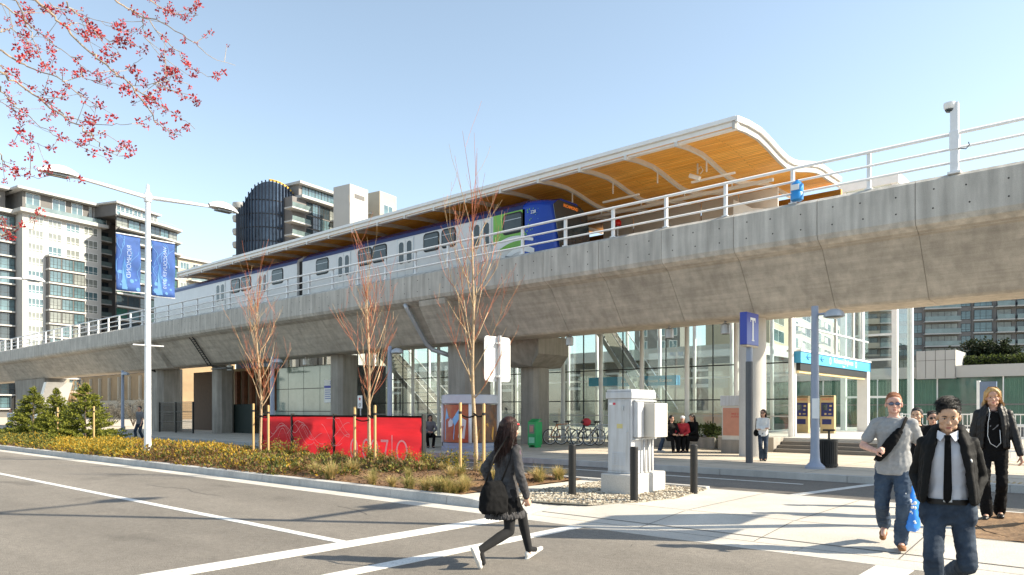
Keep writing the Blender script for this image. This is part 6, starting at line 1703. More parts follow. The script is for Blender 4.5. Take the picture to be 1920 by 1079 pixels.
M['charcoal']=mat('charcoal_wool',(.06,.058,.06),.9,var=.35,scale=25,bump=.3,bscale=150,spec=.2)
M['plum']=mat('plum_cloth',(.075,.05,.07),.9,var=.3,scale=20)
M['tights']=mat('black_tights',(.009,.009,.010),.95,var=.3,scale=12)
M['shoe_brown']=mat('brown_suede',(.22,.09,.03),.8,var=.25,scale=30)
M['shoe_white']=mat('white_canvas',(.62,.60,.56),.7,var=.08,scale=20)
M['shoe_black']=mat('black_shoe',(.012,.012,.012),.4)
M['white_knit']=mat('white_knit',(.70,.69,.67),.9,var=.08,scale=25,bump=.3,bscale=120)
M['red_cloth2']=mat('red_jacket',(.40,.02,.03),.8,var=.2,scale=10)
M['grey_knit']=mat('grey_top',(.16,.16,.17),.9,var=.15,scale=20)

def ik(a,b,l1,l2,pole):
    a=V3(a);b=V3(b);d=b-a; L=d.length; mx=(l1+l2)*.9985
    if L>mx: b=a+d*(mx/L); d=b-a; L=mx
    u=d.normalized(); x=(l1*l1-l2*l2+L*L)/(2*L); h=math.sqrt(max(0,l1*l1-x*x))
    p=V3(pole); p=(p-u*p.dot(u)); p=p.normalized() if p.length>1e-6 else u.orthogonal()
    return a+u*x+p*h, b
def limb(b,pts,rad,n=12):
    pts=[V3(p) for p in pts]
    for i in range(len(pts)-1):
        b.tube([pts[i],pts[i+1]],[rad[i],rad[i+1]],n)
    for p,r in zip(pts,rad): b.ball(p,r,n,8)
def rings(b,R_,n=20,ex=2.3):
    vs=[];fs=[];k=len(R_)
    for c,(rx,ry) in R_:
        for j in range(n):
            t=2*PI*j/n; cx,cy=math.cos(t),math.sin(t); q=(abs(cx)**ex+abs(cy)**ex)**(-1/ex)
            vs.append(V3(c)+V3((rx*cx*q,ry*cy*q,0)))
    for i in range(k-1):
        for j in range(n): fs.append((i*n+j,i*n+(j+1)%n,(i+1)*n+(j+1)%n,(i+1)*n+j))
    fs+=[tuple(range(n))[::-1],tuple((k-1)*n+j for j in range(n))]
    b.add(vs,fs)
def vol(b,name,m,parent,voxel,smooth=3,wr=0.0,wsc=(9,9,14),seed=0,loc=None,scale=1.0,twist=0.0):
    me=bpy.data.meshes.new('tmp'); me.from_pydata(b.v,[],b.f)
    bm=bmesh.new(); bm.from_mesh(me); bmesh.ops.recalc_face_normals(bm,faces=bm.faces[:]); bm.to_mesh(me); bm.free()
    o=bpy.data.objects.new('tmp',me)
    r=o.modifiers.new('r','REMESH'); r.mode='VOXEL'; r.voxel_size=voxel
    if smooth: s=o.modifiers.new('s','SMOOTH'); s.iterations=smooth; s.factor=.5
    nm=evaluated_mesh(o); bpy.data.meshes.remove(me)
    if wr:
        sd=V3((seed*3.1,seed*1.7,seed*.9))
        N_=len(nm.vertices); co=np.empty(N_*3,np.float32); no=np.empty(N_*3,np.float32)
        nm.vertices.foreach_get('co',co); nm.vertex_normals.foreach_get('vector',no); co=co.reshape(-1,3); no=no.reshape(-1,3)
        k=np.empty(N_,np.float32)
        for i,c in enumerate(co.tolist()):
            p=V3((c[0]*wsc[0],c[1]*wsc[1],c[2]*wsc[2]+twist*c[0]))+sd
            k[i]=(1-abs(noise.noise(p))*2.2)*.75+.45*noise.noise(p*2.3+sd)-.25
        co=co+no*(wr*k)[:,None]; nm.vertices.foreach_set('co',co.ravel()); nm.update()
    nm.name=name; nm.materials.clear(); nm.materials.append(m)
    nm.polygons.foreach_set('use_smooth',[True]*len(nm.polygons))
    ob=bpy.data.objects.new(name,nm); COL.objects.link(ob); ob.parent=parent
    return ob
def hand(b,w,d,pn,curl,s=1.0,side=1,fist=False):
    # w wrist, d finger direction, pn palm normal (towards the palm side)
    w=V3(w);d=V3(d).normalized();pn=V3(pn);pn=(pn-d*pn.dot(d)).normalized();sd=d.cross(pn)*side
    for k in range(5):
        u=k/4; b.ball(w+d*(.01+.085*u)*s,(.016*s,)*3 if False else tuple([ (.021+.004*u)*s]*3),8,6)
    for o in (-.024,-.008,.008,.024):
        b.tube([w+d*.02*s+sd*o*.6*s,w+d*.09*s+sd*o*1.15*s],[.013*s,.0115*s],8)
    for i,(o,L) in enumerate(((-.030,.072),(-.0105,.082),(.0095,.076),(.0285,.058))):
        p=w+d*.09*s+sd*o*s; ang=0; P=[p]
        for q,f in enumerate((.45,.32,.25)):
            ang+=curl*(.75 if q==0 else 1.0)*(1+.08*i); dd=d*math.cos(ang)+pn*math.sin(ang); P.append(P[-1]+dd*L*f*s)
        limb(b,P,[.0098*s,.009*s,.0082*s,.0070*s],8)
    p=w+d*.03*s-sd*.026*s; dd=(d*.65-sd*.65+pn*.45).normalized()
    P=[p,p+dd*.035*s]; d2=(d*.85-sd*.15+pn*(.5+.4*min(1,curl))).normalized(); P.append(P[-1]+d2*.03*s); P.append(P[-1]+(d2+pn*.3).normalized()*.022*s)
    limb(b,P,[.0135*s,.0115*s,.010*s,.0078*s],8)
def head_fn(H):
    piv=V3((0,0,1.53)); M_=Matrix.Translation(H['off'])@Matrix.Translation(piv)@Matrix.Rotation(H['yaw'],4,'Z')@Matrix.Rotation(H['roll'],4,'Y')@Matrix.Rotation(-H['pitch'],4,'X')@Matrix.Translation(-piv)
    return M_
def headgeo(b,M_,w=1.0):
    def B(c,r): b.ball(M_@V3(c),r if hasattr(r,'__len__') else (r,)*3,16,10,M=M_.to_3x3())
    B((0,-.012,1.662),(.076*w,.094,.096)); B((0,.028,1.612),(.064*w,.066,.082)); B((0,.048,1.578),(.052*w,.05,.05)); B((0,.078,1.543),(.026,.024,.02))
    B((0,.070,1.672),(.056*w,.03,.045)); B((0,.084,1.657),(.05*w,.016,.010))
    for s in (-1,1):
        B((s*.043*w,.062,1.607),(.024,.026,.026)); B((s*.042,.03,1.56),(.02,.036,.026)); B((s*.078*w,-.006,1.622),(.010,.020,.031)); B((s*.012,.102,1.598),(.009,.010,.008))
    limb(b,[M_@V3((0,.088,1.650)),M_@V3((0,.104,1.622)),M_@V3((0,.112,1.602))],[.008,.0105,.0125],10)
    B((0,.094,1.572),(.024,.010,.006)); B((0,.092,1.561),(.021,.011,.007))
def facebits(t,M_,brow,lip,gender='m',glasses=None,smile=False):
    for s in (-1,1):
        b=MB(); b.ball(M_@V3((s*.031,.086,1.634)),(.0115,.006,.0052),10,6,M=M_.to_3x3()); e=b.build('eye',M['eye_white'],t,smooth=True)
        b=MB(); b.ball(M_@V3((s*.031,.091,1.634)),(.0056,.003,.0052),8,6,M=M_.to_3x3()); b.tube([M_@V3((s*.018,.093,1.6385)),M_@V3((s*.031,.0945,1.641)),M_@V3((s*.044,.088,1.638))],.0016,5); b.build('iris',M['eye_dark'],e,smooth=True)
        b=MB(); b.tube([M_@V3((s*.015,.099,1.652)),M_@V3((s*.032,.0985,1.658)),M_@V3((s*.050,.086,1.652))],[.0035,.0042,.002],6); b.build('eyebrow',brow,t,smooth=True)
    b=MB(); b.ball(M_@V3((0,.1005,1.571)),(.021,.0045,.0036),12,6,M=M_.to_3x3()); b.ball(M_@V3((0,.0995,1.5615)),(.018,.0055,.0045),12,6,M=M_.to_3x3()); b.build('lips',lip,t,smooth=True)
    if glasses:
        b=MB()
        for s in (-1,1):
            b.ball(M_@V3((s*.033,.101,1.633)),(.028,.006,.019),14,8,M=M_.to_3x3())
            b.tube([M_@V3((s*.060,.094,1.640)),M_@V3((s*.080,.05,1.640)),M_@V3((s*.083,-.01,1.632))],.0032,6)
        b.tube([M_@V3((-.01,.108,1.638)),M_@V3((.01,.108,1.638))],.003,6); b.build('sunglasses',glasses,t,smooth=True)
def shoe(t,ank,fwd,up,m,s=1.0,slim=1.0,vox=.008):
    a=V3(ank);f=V3(fwd).normalized();u=V3(up);u=(u-f*u.dot(f)).normalized(); sd=f.cross(u)
    b=MB(); R3=Matrix((sd,f,u)).transposed()
    def E(fo,uo,r): b.ball(a+f*fo*s+u*uo*s,tuple(x*s for x in r),14,8,M=R3)
    E(-.035,-.048,(.036*slim,.045,.045)); E(.03,-.052,(.040*slim,.06,.04)); E(.10,-.063,(.047*slim,.062,.029)); E(.155,-.068,(.038*slim,.045,.023))
    b.tube([a+u*.02*s,a-u*.04*s],[.046*s*slim,.045*s*slim],12)
    for fo in (-.05,.0,.05,.10,.15): E(fo,-.083,(.041*slim,.05,.012))
    return vol(b,'shoe',m,t,vox,2)
def person(label,loc,fwd,H,P,group=None,hero=True,cat='person'):
    d=V3((fwd[0],fwd[1],0)).normalized()
    t=thing('person',label,cat,loc,math.atan2(-d.x,d.y),group)
    s=H/1.75; t.scale=(s,s,s)
    lean=P.get('lean',0); offx=P.get('sway',0); drop=P.get('drop',0)
    def sp(z): # spine offset at height
        k=max(0,z-.95); return V3((offx*(1-k),lean*k,-drop))
    J={}
    hipz=.92
    for nm,sx in (('r',1),('l',-1)):
        hip=V3((sx*.088,0,hipz))+sp(.9); ank=V3(P['ank_'+nm]); kn,an=ik(hip,ank,.445,.43,P.get('kpole_'+nm,(sx*.12,1,.1)))
        J['hip_'+nm]=hip;J['knee_'+nm]=kn;J['ank_'+nm]=an
        shd=V3((sx*P.get('shw',.175),0,1.41))+sp(1.41)+V3(P.get('sho_'+nm,(0,0,0))); wr=V3(P['wri_'+nm]); el,wr=ik(shd,wr,.295,.26,P.get('epole_'+nm,(sx*.5,-1,-.2)))
        J['sh_'+nm]=shd;J['el_'+nm]=el;J['wr_'+nm]=wr
    hd=P.get('head',(0,0,0)); HM=head_fn(dict(off=sp(1.5)+V3((0,.012,0))+V3(P.get('headoff',(0,0,0))),yaw=R(hd[0]),pitch=R(hd[1]),roll=R(hd[2])))
    J['HM']=HM; J['sp']=sp; g=P.get('girth',1.0)
    vox=.006 if hero else .014
    b=MB()
    rings(b,[(V3((0,0,z))+sp(z),(rx*g,ry*g)) for z,rx,ry in ((.81,.10,.08),(.87,.160,.108),(.96,.158,.112),(1.08,.135,.10),(1.2,.146,.106),(1.32,.163,.112),(1.40,.155,.09),(1.455,.10,.066),(1.49,.062,.056))])
    limb(b,[V3((0,-.008,1.46))+sp(1.46),V3((0,.008,1.53))+sp(1.53),HM@V3((0,.0,1.57))],[.060,.052,.050])
    for nm,sx in (('r',1),('l',-1)):
        limb(b,[J['hip_'+nm],J['hip_'+nm].lerp(J['knee_'+nm],.5),J['knee_'+nm]],[.088*g,.07*g,.052]); k=J['knee_'+nm];a=J['ank_'+nm]
        limb(b,[k,k.lerp(a,.3)+V3((0,-.008,0)),a],[.052,.053,.036])
        limb(b,[J['sh_'+nm],J['sh_'+nm].lerp(J['el_'+nm],.45),J['el_'+nm]],[.056*g,.046*g,.038]); 
        limb(b,[J['el_'+nm],J['el_'+nm].lerp(J['wr_'+nm],.35),J['wr_'+nm]],[.038,.036,.025])
        fd=V3(P.get('fdir_'+nm,tuple(J['ank_'+nm]*0+V3((sx*.12,1,0)))) ).normalized(); J['fd_'+nm]=fd
        limb(b,[a+V3((0,0,-.03)),a+fd*.10+V3((0,0,-.055))],[.035,.028])
        hdn=V3(P.get('hdir_'+nm,tuple((J['wr_'+nm]-J['el_'+nm]))) ); pn=V3(P.get('palm_'+nm,(-sx,.1,0)))
        hand(b,J['wr_'+nm],hdn,pn,P.get('curl_'+nm,.45),1.0,sx)
    headgeo(b,HM,P.get('headw',1.0))
    J['body']=vol(b,'body',P['skin'],t,vox if hero else .012,2)
    facebits(t,HM,P['brow'],P.get('lip',M['lip']),glasses=P.get('glasses'))
    J['t']=t; J['g']=g; J['vox']=.009 if hero else .016
    return J
def trousers(J,m,flare=1.0,wr=.010,waist=.99,name='trousers',loose=1.0,hem=-.015,seed=1,pocket=False):
    b=MB(); g=J['g']; sp=J['sp']
    rings(b,[(V3((0,0,z))+sp(z),(rx*g*loose,ry*g*loose)) for z,rx,ry in ((.775,.125,.10),(.80,.155,.115),(.86,.170,.124),(.93,.172,.126),(waist,.158,.118))])
    for nm in 'rl':
        h,k,a=J['hip_'+nm],J['knee_'+nm],J['ank_'+nm]
        limb(b,[h+V3((0,0,-.02)),h.lerp(k,.5),k],[.103*g*loose,.086*g*loose,.070*loose])
        e=a+(k-a).normalized()*hem
        limb(b,[k,k.lerp(e,.4)+V3((0,-.01,0)),k.lerp(e,.8),e],[.070*loose,.070*loose,.064*loose*flare,.060*loose*flare])
    if pocket:
        for sx in (-1,1): b.ball((sx*.142,.040,.85),(.060,.070,.115),12,8)
    return vol(b,name,m,J['t'],J['vox'],2,wr,(11,11,17),seed,twist=6)
def top(J,m,name='shirt',z0=.88,z1=1.475,infl=1.10,sleeve=.62,sr=.068,wr=.009,hemw=None,collar=False,seed=2,fore=False,cut=None):
    b=MB(); g=J['g']; sp=J['sp']; hw=hemw or (.172,.13)
    Z=[(z0,)+hw,(z0+.1,hw[0]*.985,hw[1]*.99),(1.10,.152,.116),(1.2,.158,.12),(1.32,.176,.126),(1.40,.168,.104),(1.445,.122,.078),(z1,.078,.068)]
    rings(b,[(V3((0,0,z))+sp(z),(rx*g*infl/1.06,ry*g*infl/1.06)) for z,rx,ry in Z if z>=z0])
    for nm,sx in (('r',1),('l',-1)):
        a,e,w=J['sh_'+nm],J['el_'+nm],J['wr_'+nm]
        limb(b,[V3((sx*.09,0,1.435))+sp(1.43),a+V3((0,0,.0))],[.055*g,sr*g])
        if sleeve<=1: limb(b,[a,a.lerp(e,sleeve)],[sr*g,sr*g*.98])
        else:
            limb(b,[a,a.lerp(e,.5),e],[sr*g,sr*g*.92,sr*.84]); f=e.lerp(w,min(1,sleeve-1)); limb(b,[e,e.lerp(f,.5),f],[sr*.84,sr*.76,sr*.66])
    if collar: limb(b,[V3((-.06,-.03,1.49))+sp(1.49),V3((0,-.07,1.51))+sp(1.5),V3((.06,-.03,1.49))+sp(1.49)],[.028,.03,.028])
    return vol(b,name,m,J['t'],J['vox'],2,wr,(10,10,13),seed,twist=8)
def shoes(J,m,P,slim=1.0):
    for nm in 'rl':
        fd=J['fd_'+nm]; up=V3(P.get('fup_'+nm,(0,0,1))); shoe(J['t'],J['ank_'+nm],fd,up,m,1.0,slim,.008 if J['vox']<.012 else .014)

def add_strands(o,strands,r0):
    me=o.data; b=MB()
    b.v=[tuple(v.co) for v in me.vertices]; b.f=[tuple(p.vertices) for p in me.polygons]; b.m=[0]*len(b.f)
    for P in strands: b.tube(P,[r0]+[r0*.9]*(len(P)-2)+[r0*.35],3,cap=False)
    n=bpy.data.meshes.new('hair'); n.from_pydata(b.v,[],b.f); n.materials.append(me.materials[0]); n.polygons.foreach_set('use_smooth',[True]*len(n.polygons)); n.update()
    o.data=n; bpy.data.meshes.remove(me); return o
def hair_short(J,m,spike=.02,front=.0,seed=3,n=70,fr=1.0,back=.0):
    b=MB(); HM=J['HM']; r=random.Random(seed); R3=HM.to_3x3(); hero=J['vox']<.012
    b.ball(HM@V3((0,-.022,1.680)),(.083,.092,.086),18,12,M=R3); b.ball(HM@V3((0,-.055,1.645)),(.076,.06,.07),16,10,M=R3); b.ball(HM@V3((0,.036,1.720)),(.060*fr,.042,.026),14,8,M=R3)
    for s in (-1,1): b.ball(HM@V3((s*.073,-.012,1.665)),(.012,.034,.034),10,8,M=R3)
    o=vol(b,'hair',m,J['t'],.006 if hero else .012,2,.002,(50,50,20),seed)
    if hero:
        S=[]
        for k in range(n*9):
            a=r.uniform(0,2*PI); e=math.acos(1-r.random()*.95); nn=V3((math.sin(e)*math.cos(a),math.sin(e)*math.sin(a),math.cos(e)))
            p=V3((.080*nn.x,-.018+.090*nn.y,1.680+.083*nn.z))
            if p.y>.045 and p.z<1.708: continue
            tg=V3((.55+r.gauss(0,.35),front*1.5+r.gauss(0,.35),-.1)); tg=(tg-nn*tg.dot(nn)).normalized()
            L=spike*r.uniform(.6,1.5)*(1.25 if nn.z>.6 else .7)
            up=nn*(.8 if nn.z>.5 else .25)
            S.append([HM@(p-nn*.008),HM@(p+(tg*.5+up*1.0)*L*.6),HM@(p+(tg*1.05+up*.7-V3((0,0,.15)))*L)])
        add_strands(o,S,.0016)
    return o
def hair_long(J,m,length=.35,side=1.0,seed=4,over=False,fringe=True,wid=1.0,big=1.0):
    b=MB(); HM=J['HM']; r=random.Random(seed); R3=HM.to_3x3(); hero=J['vox']<.012
    b.ball(HM@V3((0,-.024,1.684)),(.087*big,.095*big,.088*big),18,12,M=R3); b.ball(HM@V3((0,-.055,1.63)),(.082*big,.066*big,.09*big),16,10,M=R3)
    if fringe:
        for s in (-1,1): limb(b,[HM@V3((s*.01,.05,1.745)),HM@V3((s*.06,.066,1.70)),HM@V3((s*.082,.03,1.64))],[.018,.016,.012],8)
    def path(u,L,j=0.0,o=0.0):
        a=u*1.75; x=(.084+o)*math.sin(a)*wid; y=-.03-(.075+o)*math.cos(a)*big
        p0=V3((x*.45,y*.35,1.765+o)); p1=V3((x*1.0,y*.9,1.71)); p2=V3((x*1.12,y-.01,1.60)); p3=V3((x*1.15+r.gauss(0,j),y-.012+r.gauss(0,j),1.60-L*.5)); p4=V3((x*1.0+r.gauss(0,j*1.5),y+.005+r.gauss(0,j*1.5),1.60-L))
        return [HM@q for q in (p0,p1,p2,p3,p4)]
    for k in range(40):
        u=r.uniform(-1,1); L=length*r.uniform(.75,1.0)*(1-.25*abs(u)); P=path(u,L,.008)
        limb(b,P[1:],[.014,.016,.014,.006],6)
    o=vol(b,'hair',m,J['t'],.007 if hero else .013,2,.004,(60,60,8),seed)
    if hero:
        S=[]
        for k in range(900):
            u=r.uniform(-1,1); L=length*r.uniform(.6,1.12)*(1-.25*abs(u)); S.append(path(u,L,.014,r.uniform(.0,.014)))
        add_strands(o,S,.0016)
    return o
def tocam(p): return (-p[0],-p[1])
base=dict(skin=M['skin'],brow=M['hair_black'])
# ---- 1 man in grey T-shirt
p=at_depth(1676,8.25,.05); P=dict(base,skin=M['skin_pink'],brow=M['hair_red'],lip=mat('lip_pale',(.45,.19,.15),.5),ank_l=(-.07,.10,.095),ank_r=(.10,-.30,.22),fdir_r=(.1,.75,-.62),fup_r=(0,.6,.75),fdir_l=(-.1,1,0),
  wri_r=(.17,.27,1.10),epole_r=(1,-.9,-.3),hdir_r=(-.35,.75,.25),palm_r=(-.6,-.2,-.6),curl_r=1.15,wri_l=(-.25,.02,.90),epole_l=(-.5,-1,0),curl_l=1.1,girth=1.05,shw=.178,head=(4,0,0),headw=1.06,glasses=mat('blue_shades',(.05,.07,.13),.1,spec=1.0),lean=.06)
J=person('man in grey T-shirt and sunglasses striding forward in blue jeans',p,tocam(p),1.74,P)
trousers(J,M['denim'],1.12,.011,loose=1.05,seed=3); top(J,M['tee'],'t_shirt',.83,1.475,1.10,.66,.064,.008,(.182,.142),seed=5); shoes(J,M['shoe_brown'],P); hair_short(J,M['hair_red'],.010,.1,8,80); JG=J
b=MB(); sp=J['sp']; q=[V3((.165,.10,1.03)),V3((.12,.165,1.12)),V3((.02,.178,1.24)),V3((-.08,.150,1.36)),V3((-.125,.06,1.475)),V3((-.13,-.05,1.47)),V3((-.05,-.165,1.30)),V3((.08,-.165,1.12)),V3((.19,-.03,.98)),V3((.165,.10,1.03))]
Tg=thing('sling_bag','black sling bag worn diagonally across the chest of the man in grey','bag',tuple(p)); Tg.rotation_euler=J['t'].rotation_euler; Tg.scale=J['t'].scale
q=[V3((x,y+.06*max(0,z-.95),z)) for x,y,z in q]
b.tube(q,.022,8,flat=.5); b.build('strap',M['black_fabric'],Tg,smooth=True)
b=MB(); 
for i in range(9):
    u=i/8; c=q[0].lerp(q[1],u) if u<.5 else q[1].lerp(q[2],(u-.5)*2); c=V3((.15-.20*u,.155+.05*math.sin(PI*u),1.02+.30*u)); b.ball(c,(.042+.02*math.sin(PI*u),.028,.046+.016*math.sin(PI*u)),12,8)
vol(b,'pouch',M['black_fabric'],Tg,.008,3,.004,(14,14,14),4)
w=J['t'].matrix_basis@J['wr_l']
# blue carrier bag hanging in his left hand
t=thing('carrier_bag','bright blue plastic carrier bag held by the man in grey','carrier bag',(w.x-.09*RX,w.y-.09*RY,w.z-.07),J['t'].rotation_euler.z); t.scale=(1.15,1.15,1.1)
b=MB(); ns=[(-.02,.035,.02),(-.13,.06,.075),(-.26,.085,.105),(-.40,.095,.115),(-.52,.09,.11),(-.56,.07,.09)]
rings(b,[(V3((0,-.02,z)),(rx*.85,ry*1.35)) for z,rx,ry in ns[::-1]]); bb=vol(b,'bag_body',mat('blue_film',(.02,.20,.68),.3,var=.15,scale=12),t,.009,1,.010,(10,10,7),6)
b=MB()
for yy in (-.05,.05): b.tube([(0,yy,-.08),(0,yy*.6,.02),(0,0,.05)],.012,6)
b.build('handles',mat('blue_film2',(.05,.27,.7),.35),t,smooth=True)
b=MB(); b.box(-.088,.02,.02,.10,-.19,-.11); b.box(-.06,.05,.10,.128,-.30,-.2) 
vs=b.v; b=MB()
for k in range(14):
    r_=random.Random(k); x=r_.uniform(-.06,.05); z=r_.uniform(-.5,-.16); b.ball((x,.128-.2*x*x*8,z),(r_.uniform(.006,.018),.006,r_.uniform(.008,.022)),8,5)
b.ball((.045,.105,-.2),(.03,.016,.04),8,5)
b.build('print',M['white'],t,smooth=True)
# ---- 2 man in black jacket
p=at_depth(1777,5.5,0.01); f=tocam(p)
P=dict(base,skin=M['skin_tan'],drop=.02,ank_r=(.07,.16,.09),ank_l=(-.035,-.30,.33),fdir_l=(0,.45,-.9),fup_l=(0,.9,.45),kpole_l=(-.25,1,.2),wri_r=(.160,.040,.945),epole_r=(.42,-1,.1),wri_l=(-.160,.040,.945),epole_l=(-.42,-1,.1),hdir_r=(-.28,-.08,-1),hdir_l=(.28,-.08,-1),palm_r=(-1,.0,.2),palm_l=(1,.0,.2),curl_r=.4,curl_l=.4,head=(3,14,-2),lean=.02,shw=.158,girth=.87)
J=person('man in open black jacket, white shirt and black tie, hands in jeans pockets',p,f,1.68,P)
trousers(J,M['denim_dark'],1.12,.008,loose=1.0,seed=11,pocket=True)
top(J,M['shirt_white'],'shirt',.965,1.47,1.10,.1,.034,.006,(.160,.126),collar=True,seed=12)
shoes(J,M['shoe_black'],P); hair_short(J,M['hair_black'],.030,.30,18,210,1.08)
t=J['t']; sp=J['sp']
# jacket: sleeves, back and two open front panels
b=MB()
rings(b,[(V3((0,-.045,z))+sp(z),(rx,ry)) for z,rx,ry in ((.955,.178,.09),(1.05,.165,.085),(1.2,.162,.088),(1.32,.17,.09),(1.41,.16,.078),(1.46,.09,.055))])
for nm,sx in (('r',1),('l',-1)):
    a,e,w=J['sh_'+nm],J['el_'+nm],J['wr_'+nm]
    limb(b,[V3((sx*.08,-.01,1.44))+sp(1.43),a],[.052,.064]); limb(b,[a,a.lerp(e,.5),e],[.061,.055,.053]); limb(b,[e,e.lerp(w,.5),w.lerp(e,.06)],[.053,.050,.045])
    # front panel running from collar to hem
    P0=[V3((sx*.085,.06,1.47)),V3((sx*.112,.112,1.38)),V3((sx*.135,.135,1.25)),V3((sx*.150,.14,1.10)),V3((sx*.165,.145,.985)),V3((sx*.168,.14,.955))]
    P1=[V3((sx*.10,.0,1.47)),V3((sx*.14,.06,1.38)),V3((sx*.155,.06,1.25)),V3((sx*.165,.06,1.10)),V3((sx*.18,.06,.985)),V3((sx*.182,.06,.955))]
    limb(b,P0,[.026,.034,.030,.028,.028,.026],10); limb(b,P1,[.042,.042,.042,.04,.036,.032],10)
    limb(b,[a_.lerp(c_,.5) for a_,c_ in zip(P0,P1)],[.03,.036,.036,.036,.033,.03],10)
    limb(b,[V3((sx*.082,.05,1.49)),V3((sx*.088,-.02,1.515)),V3((sx*.05,-.07,1.525)),V3((0,-.082,1.525))],[.03,.034,.034,.034],10)
vol(b,'jacket',M['jacket_black'],t,.008,2,.007,(8,8,11),13,twist=7)
b=MB(); q=[V3((0,.112,1.455)),V3((0,.132,1.40)),V3((0,.146,1.30)),V3((0,.143,1.15)),V3((0,.143,1.04)),V3((.004,.143,.965))]; ws=[.016,.022,.024,.027,.030,.026]
b.strip([c+V3((-w_,-.002,0)) for c,w_ in zip(q,ws)]+[q[-1]+V3((0,0,-.03))],[c+V3((w_,-.002,0)) for c,w_ in zip(q,ws)]+[q[-1]+V3((0,0,-.03))])
o=b.build('tie',M['black_fabric'],t,recalc=False,smooth=True); md=o.modifiers.new('s','SOLIDIFY'); md.thickness=.008; md.offset=0
b=MB(); b.prism([(-.026,.115,1.465),(.026,.115,1.465),(.015,.13,1.42),(-.015,.13,1.42)],(0,.018,0)); b.build('tie_knot',M['black_fabric'],t,bevel=.004)
for sx in (-1,1):
    b=MB(); b.prism([(sx*.012,.118,1.472),(sx*.075,.062,1.505),(sx*.085,.075,1.45),(sx*.05,.125,1.415)],(0,.010,0)); b.build('collar',M['shirt_white'],t,bevel=.003)
b=MB(); rings(b,[(V3((0,0,.945))+sp(.95),(.169,.128)),(V3((0,0,.985))+sp(.95),(.166,.127))]); b.build('belt',M['leather'],t,smooth=True,angle=40)
b=MB(); b.box(-.03,.03,.126,.14,.945,.985); b.build('buckle',M['grey_metal'],t,bevel=.004)
b=MB(); b.ball((-.150,.150,1.27),(.012,.006,.018),8,6); b.build('badge',M['white'],t,smooth=True)
# ---- 3 blonde woman
p=at_depth(1862,10.05,.1); P=dict(base,brow=M['hair_blonde'],lip=mat('lip_rose',(.45,.14,.13),.4),ank_r=(.07,.12,.10),ank_l=(-.075,-.10,.11),wri_r=(.27,.02,.86),wri_l=(-.30,.10,.88),epole_r=(.6,-1,0),epole_l=(-.6,-1,0),curl_l=.5,curl_r=.6,girth=.90,shw=.165,head=(3,2,2),headw=.95)
J=person('blonde woman in open black leather jacket and black trousers with white earphone cord',p,tocam(p),1.80,P)
trousers(J,M['black_fabric'],1.25,.008,loose=.95,seed=21); top(J,M['grey_knit'],'grey_top',1.15,1.46,1.04,.2,.055,.004,(.15,.11),seed=22); top(J,M['black_fabric'],'black_top',.92,1.34,1.06,.2,.055,.006,(.165,.125),seed=23); shoes(J,M['shoe_black'],P,.9); hair_long(J,M['hair_blonde'],.20,seed=24)
b=MB(); t=J['t']; sp=J['sp']
rings(b,[(V3((0,-.035,z))+sp(z),(rx,ry)) for z,rx,ry in ((.97,.168,.10),(1.1,.15,.09),(1.2,.155,.09),(1.32,.168,.095),(1.41,.165,.08),(1.46,.09,.055))])
for nm,sx in (('r',1),('l',-1)):
    a,e,w=J['sh_'+nm],J['el_'+nm],J['wr_'+nm]
    limb(b,[V3((sx*.08,-.01,1.44))+sp(1.43),a],[.05,.066]); limb(b,[a,a.lerp(e,.5),e],[.064,.058,.055]); limb(b,[e,e.lerp(w,.5),w.lerp(e,.03)],[.055,.05,.043])
    P0=[V3((sx*.075,.07,1.48)),V3((sx*.10,.10,1.38)),V3((sx*.115,.115,1.25)),V3((sx*.12,.11,1.10)),V3((sx*.13,.115,.97))]
    limb(b,P0,[.03,.034,.03,.026,.024],10); limb(b,[c+V3((sx*.03,-.05,0)) for c in P0],[.04,.045,.045,.042,.036],10); limb(b,[V3((sx*.08,.05,1.50)),V3((sx*.08,-.03,1.53)),V3((0,-.08,1.535))],[.026,.03,.03],10)
vol(b,'jacket',M['leather'],t,.008,2,.006,(9,9,12),25,twist=8)
b=MB(); b.tube([V3((.05,.10,1.50)),V3((.035,.125,1.42)),V3((.055,.135,1.3)),V3((.06,.142,1.12)),V3((.03,.15,1.02)),V3((-.04,.155,.97)),V3((-.085,.15,1.03)),V3((-.075,.14,1.2))],.0036,6); b.build('earphone_cord',M['white'],t,smooth=True)
b=MB(); b.tube([V3((.058*math.cos(a),.02+.075*math.sin(a),1.475-.03*math.sin(a))) for a in [i*PI/12 for i in range(13)]],.007,6); b.build('necklace',M['hair_brown'],t,smooth=True)
# ---- 4, 5 people behind
p=at_depth(1719,10.3,.06); P=dict(base,skin=M['skin_tan'],ank_r=(.08,.1,.09),ank_l=(-.08,-.12,.1),wri_r=(.24,.03,.86),wri_l=(-.24,.05,.86),head=(-12,0,0),shw=.18)
J=person('black haired person in dark hooded jacket behind the two men',p,tocam(p),1.57,P)
trousers(J,M['black_fabric'],1.05,.008,seed=31); top(J,M['black_fabric'],'jacket',.86,1.475,1.18,1.96,.076,.009,(.18,.135),collar=True,seed=32); shoes(J,M['shoe_black'],P); hair_short(J,M['hair_black'],.010,0,33,60)
p=at_depth(1748,11.2,.06); P=dict(base,ank_r=(.08,.1,.09),ank_l=(-.08,-.12,.1),wri_r=(.22,.03,.86),wri_l=(-.22,.05,.86),head=(10,0,0),girth=.9,shw=.16,glasses=M['eye_dark'])
J=person('dark haired person in black sunglasses mostly hidden behind the man in the black jacket',p,tocam(p),1.52,P)
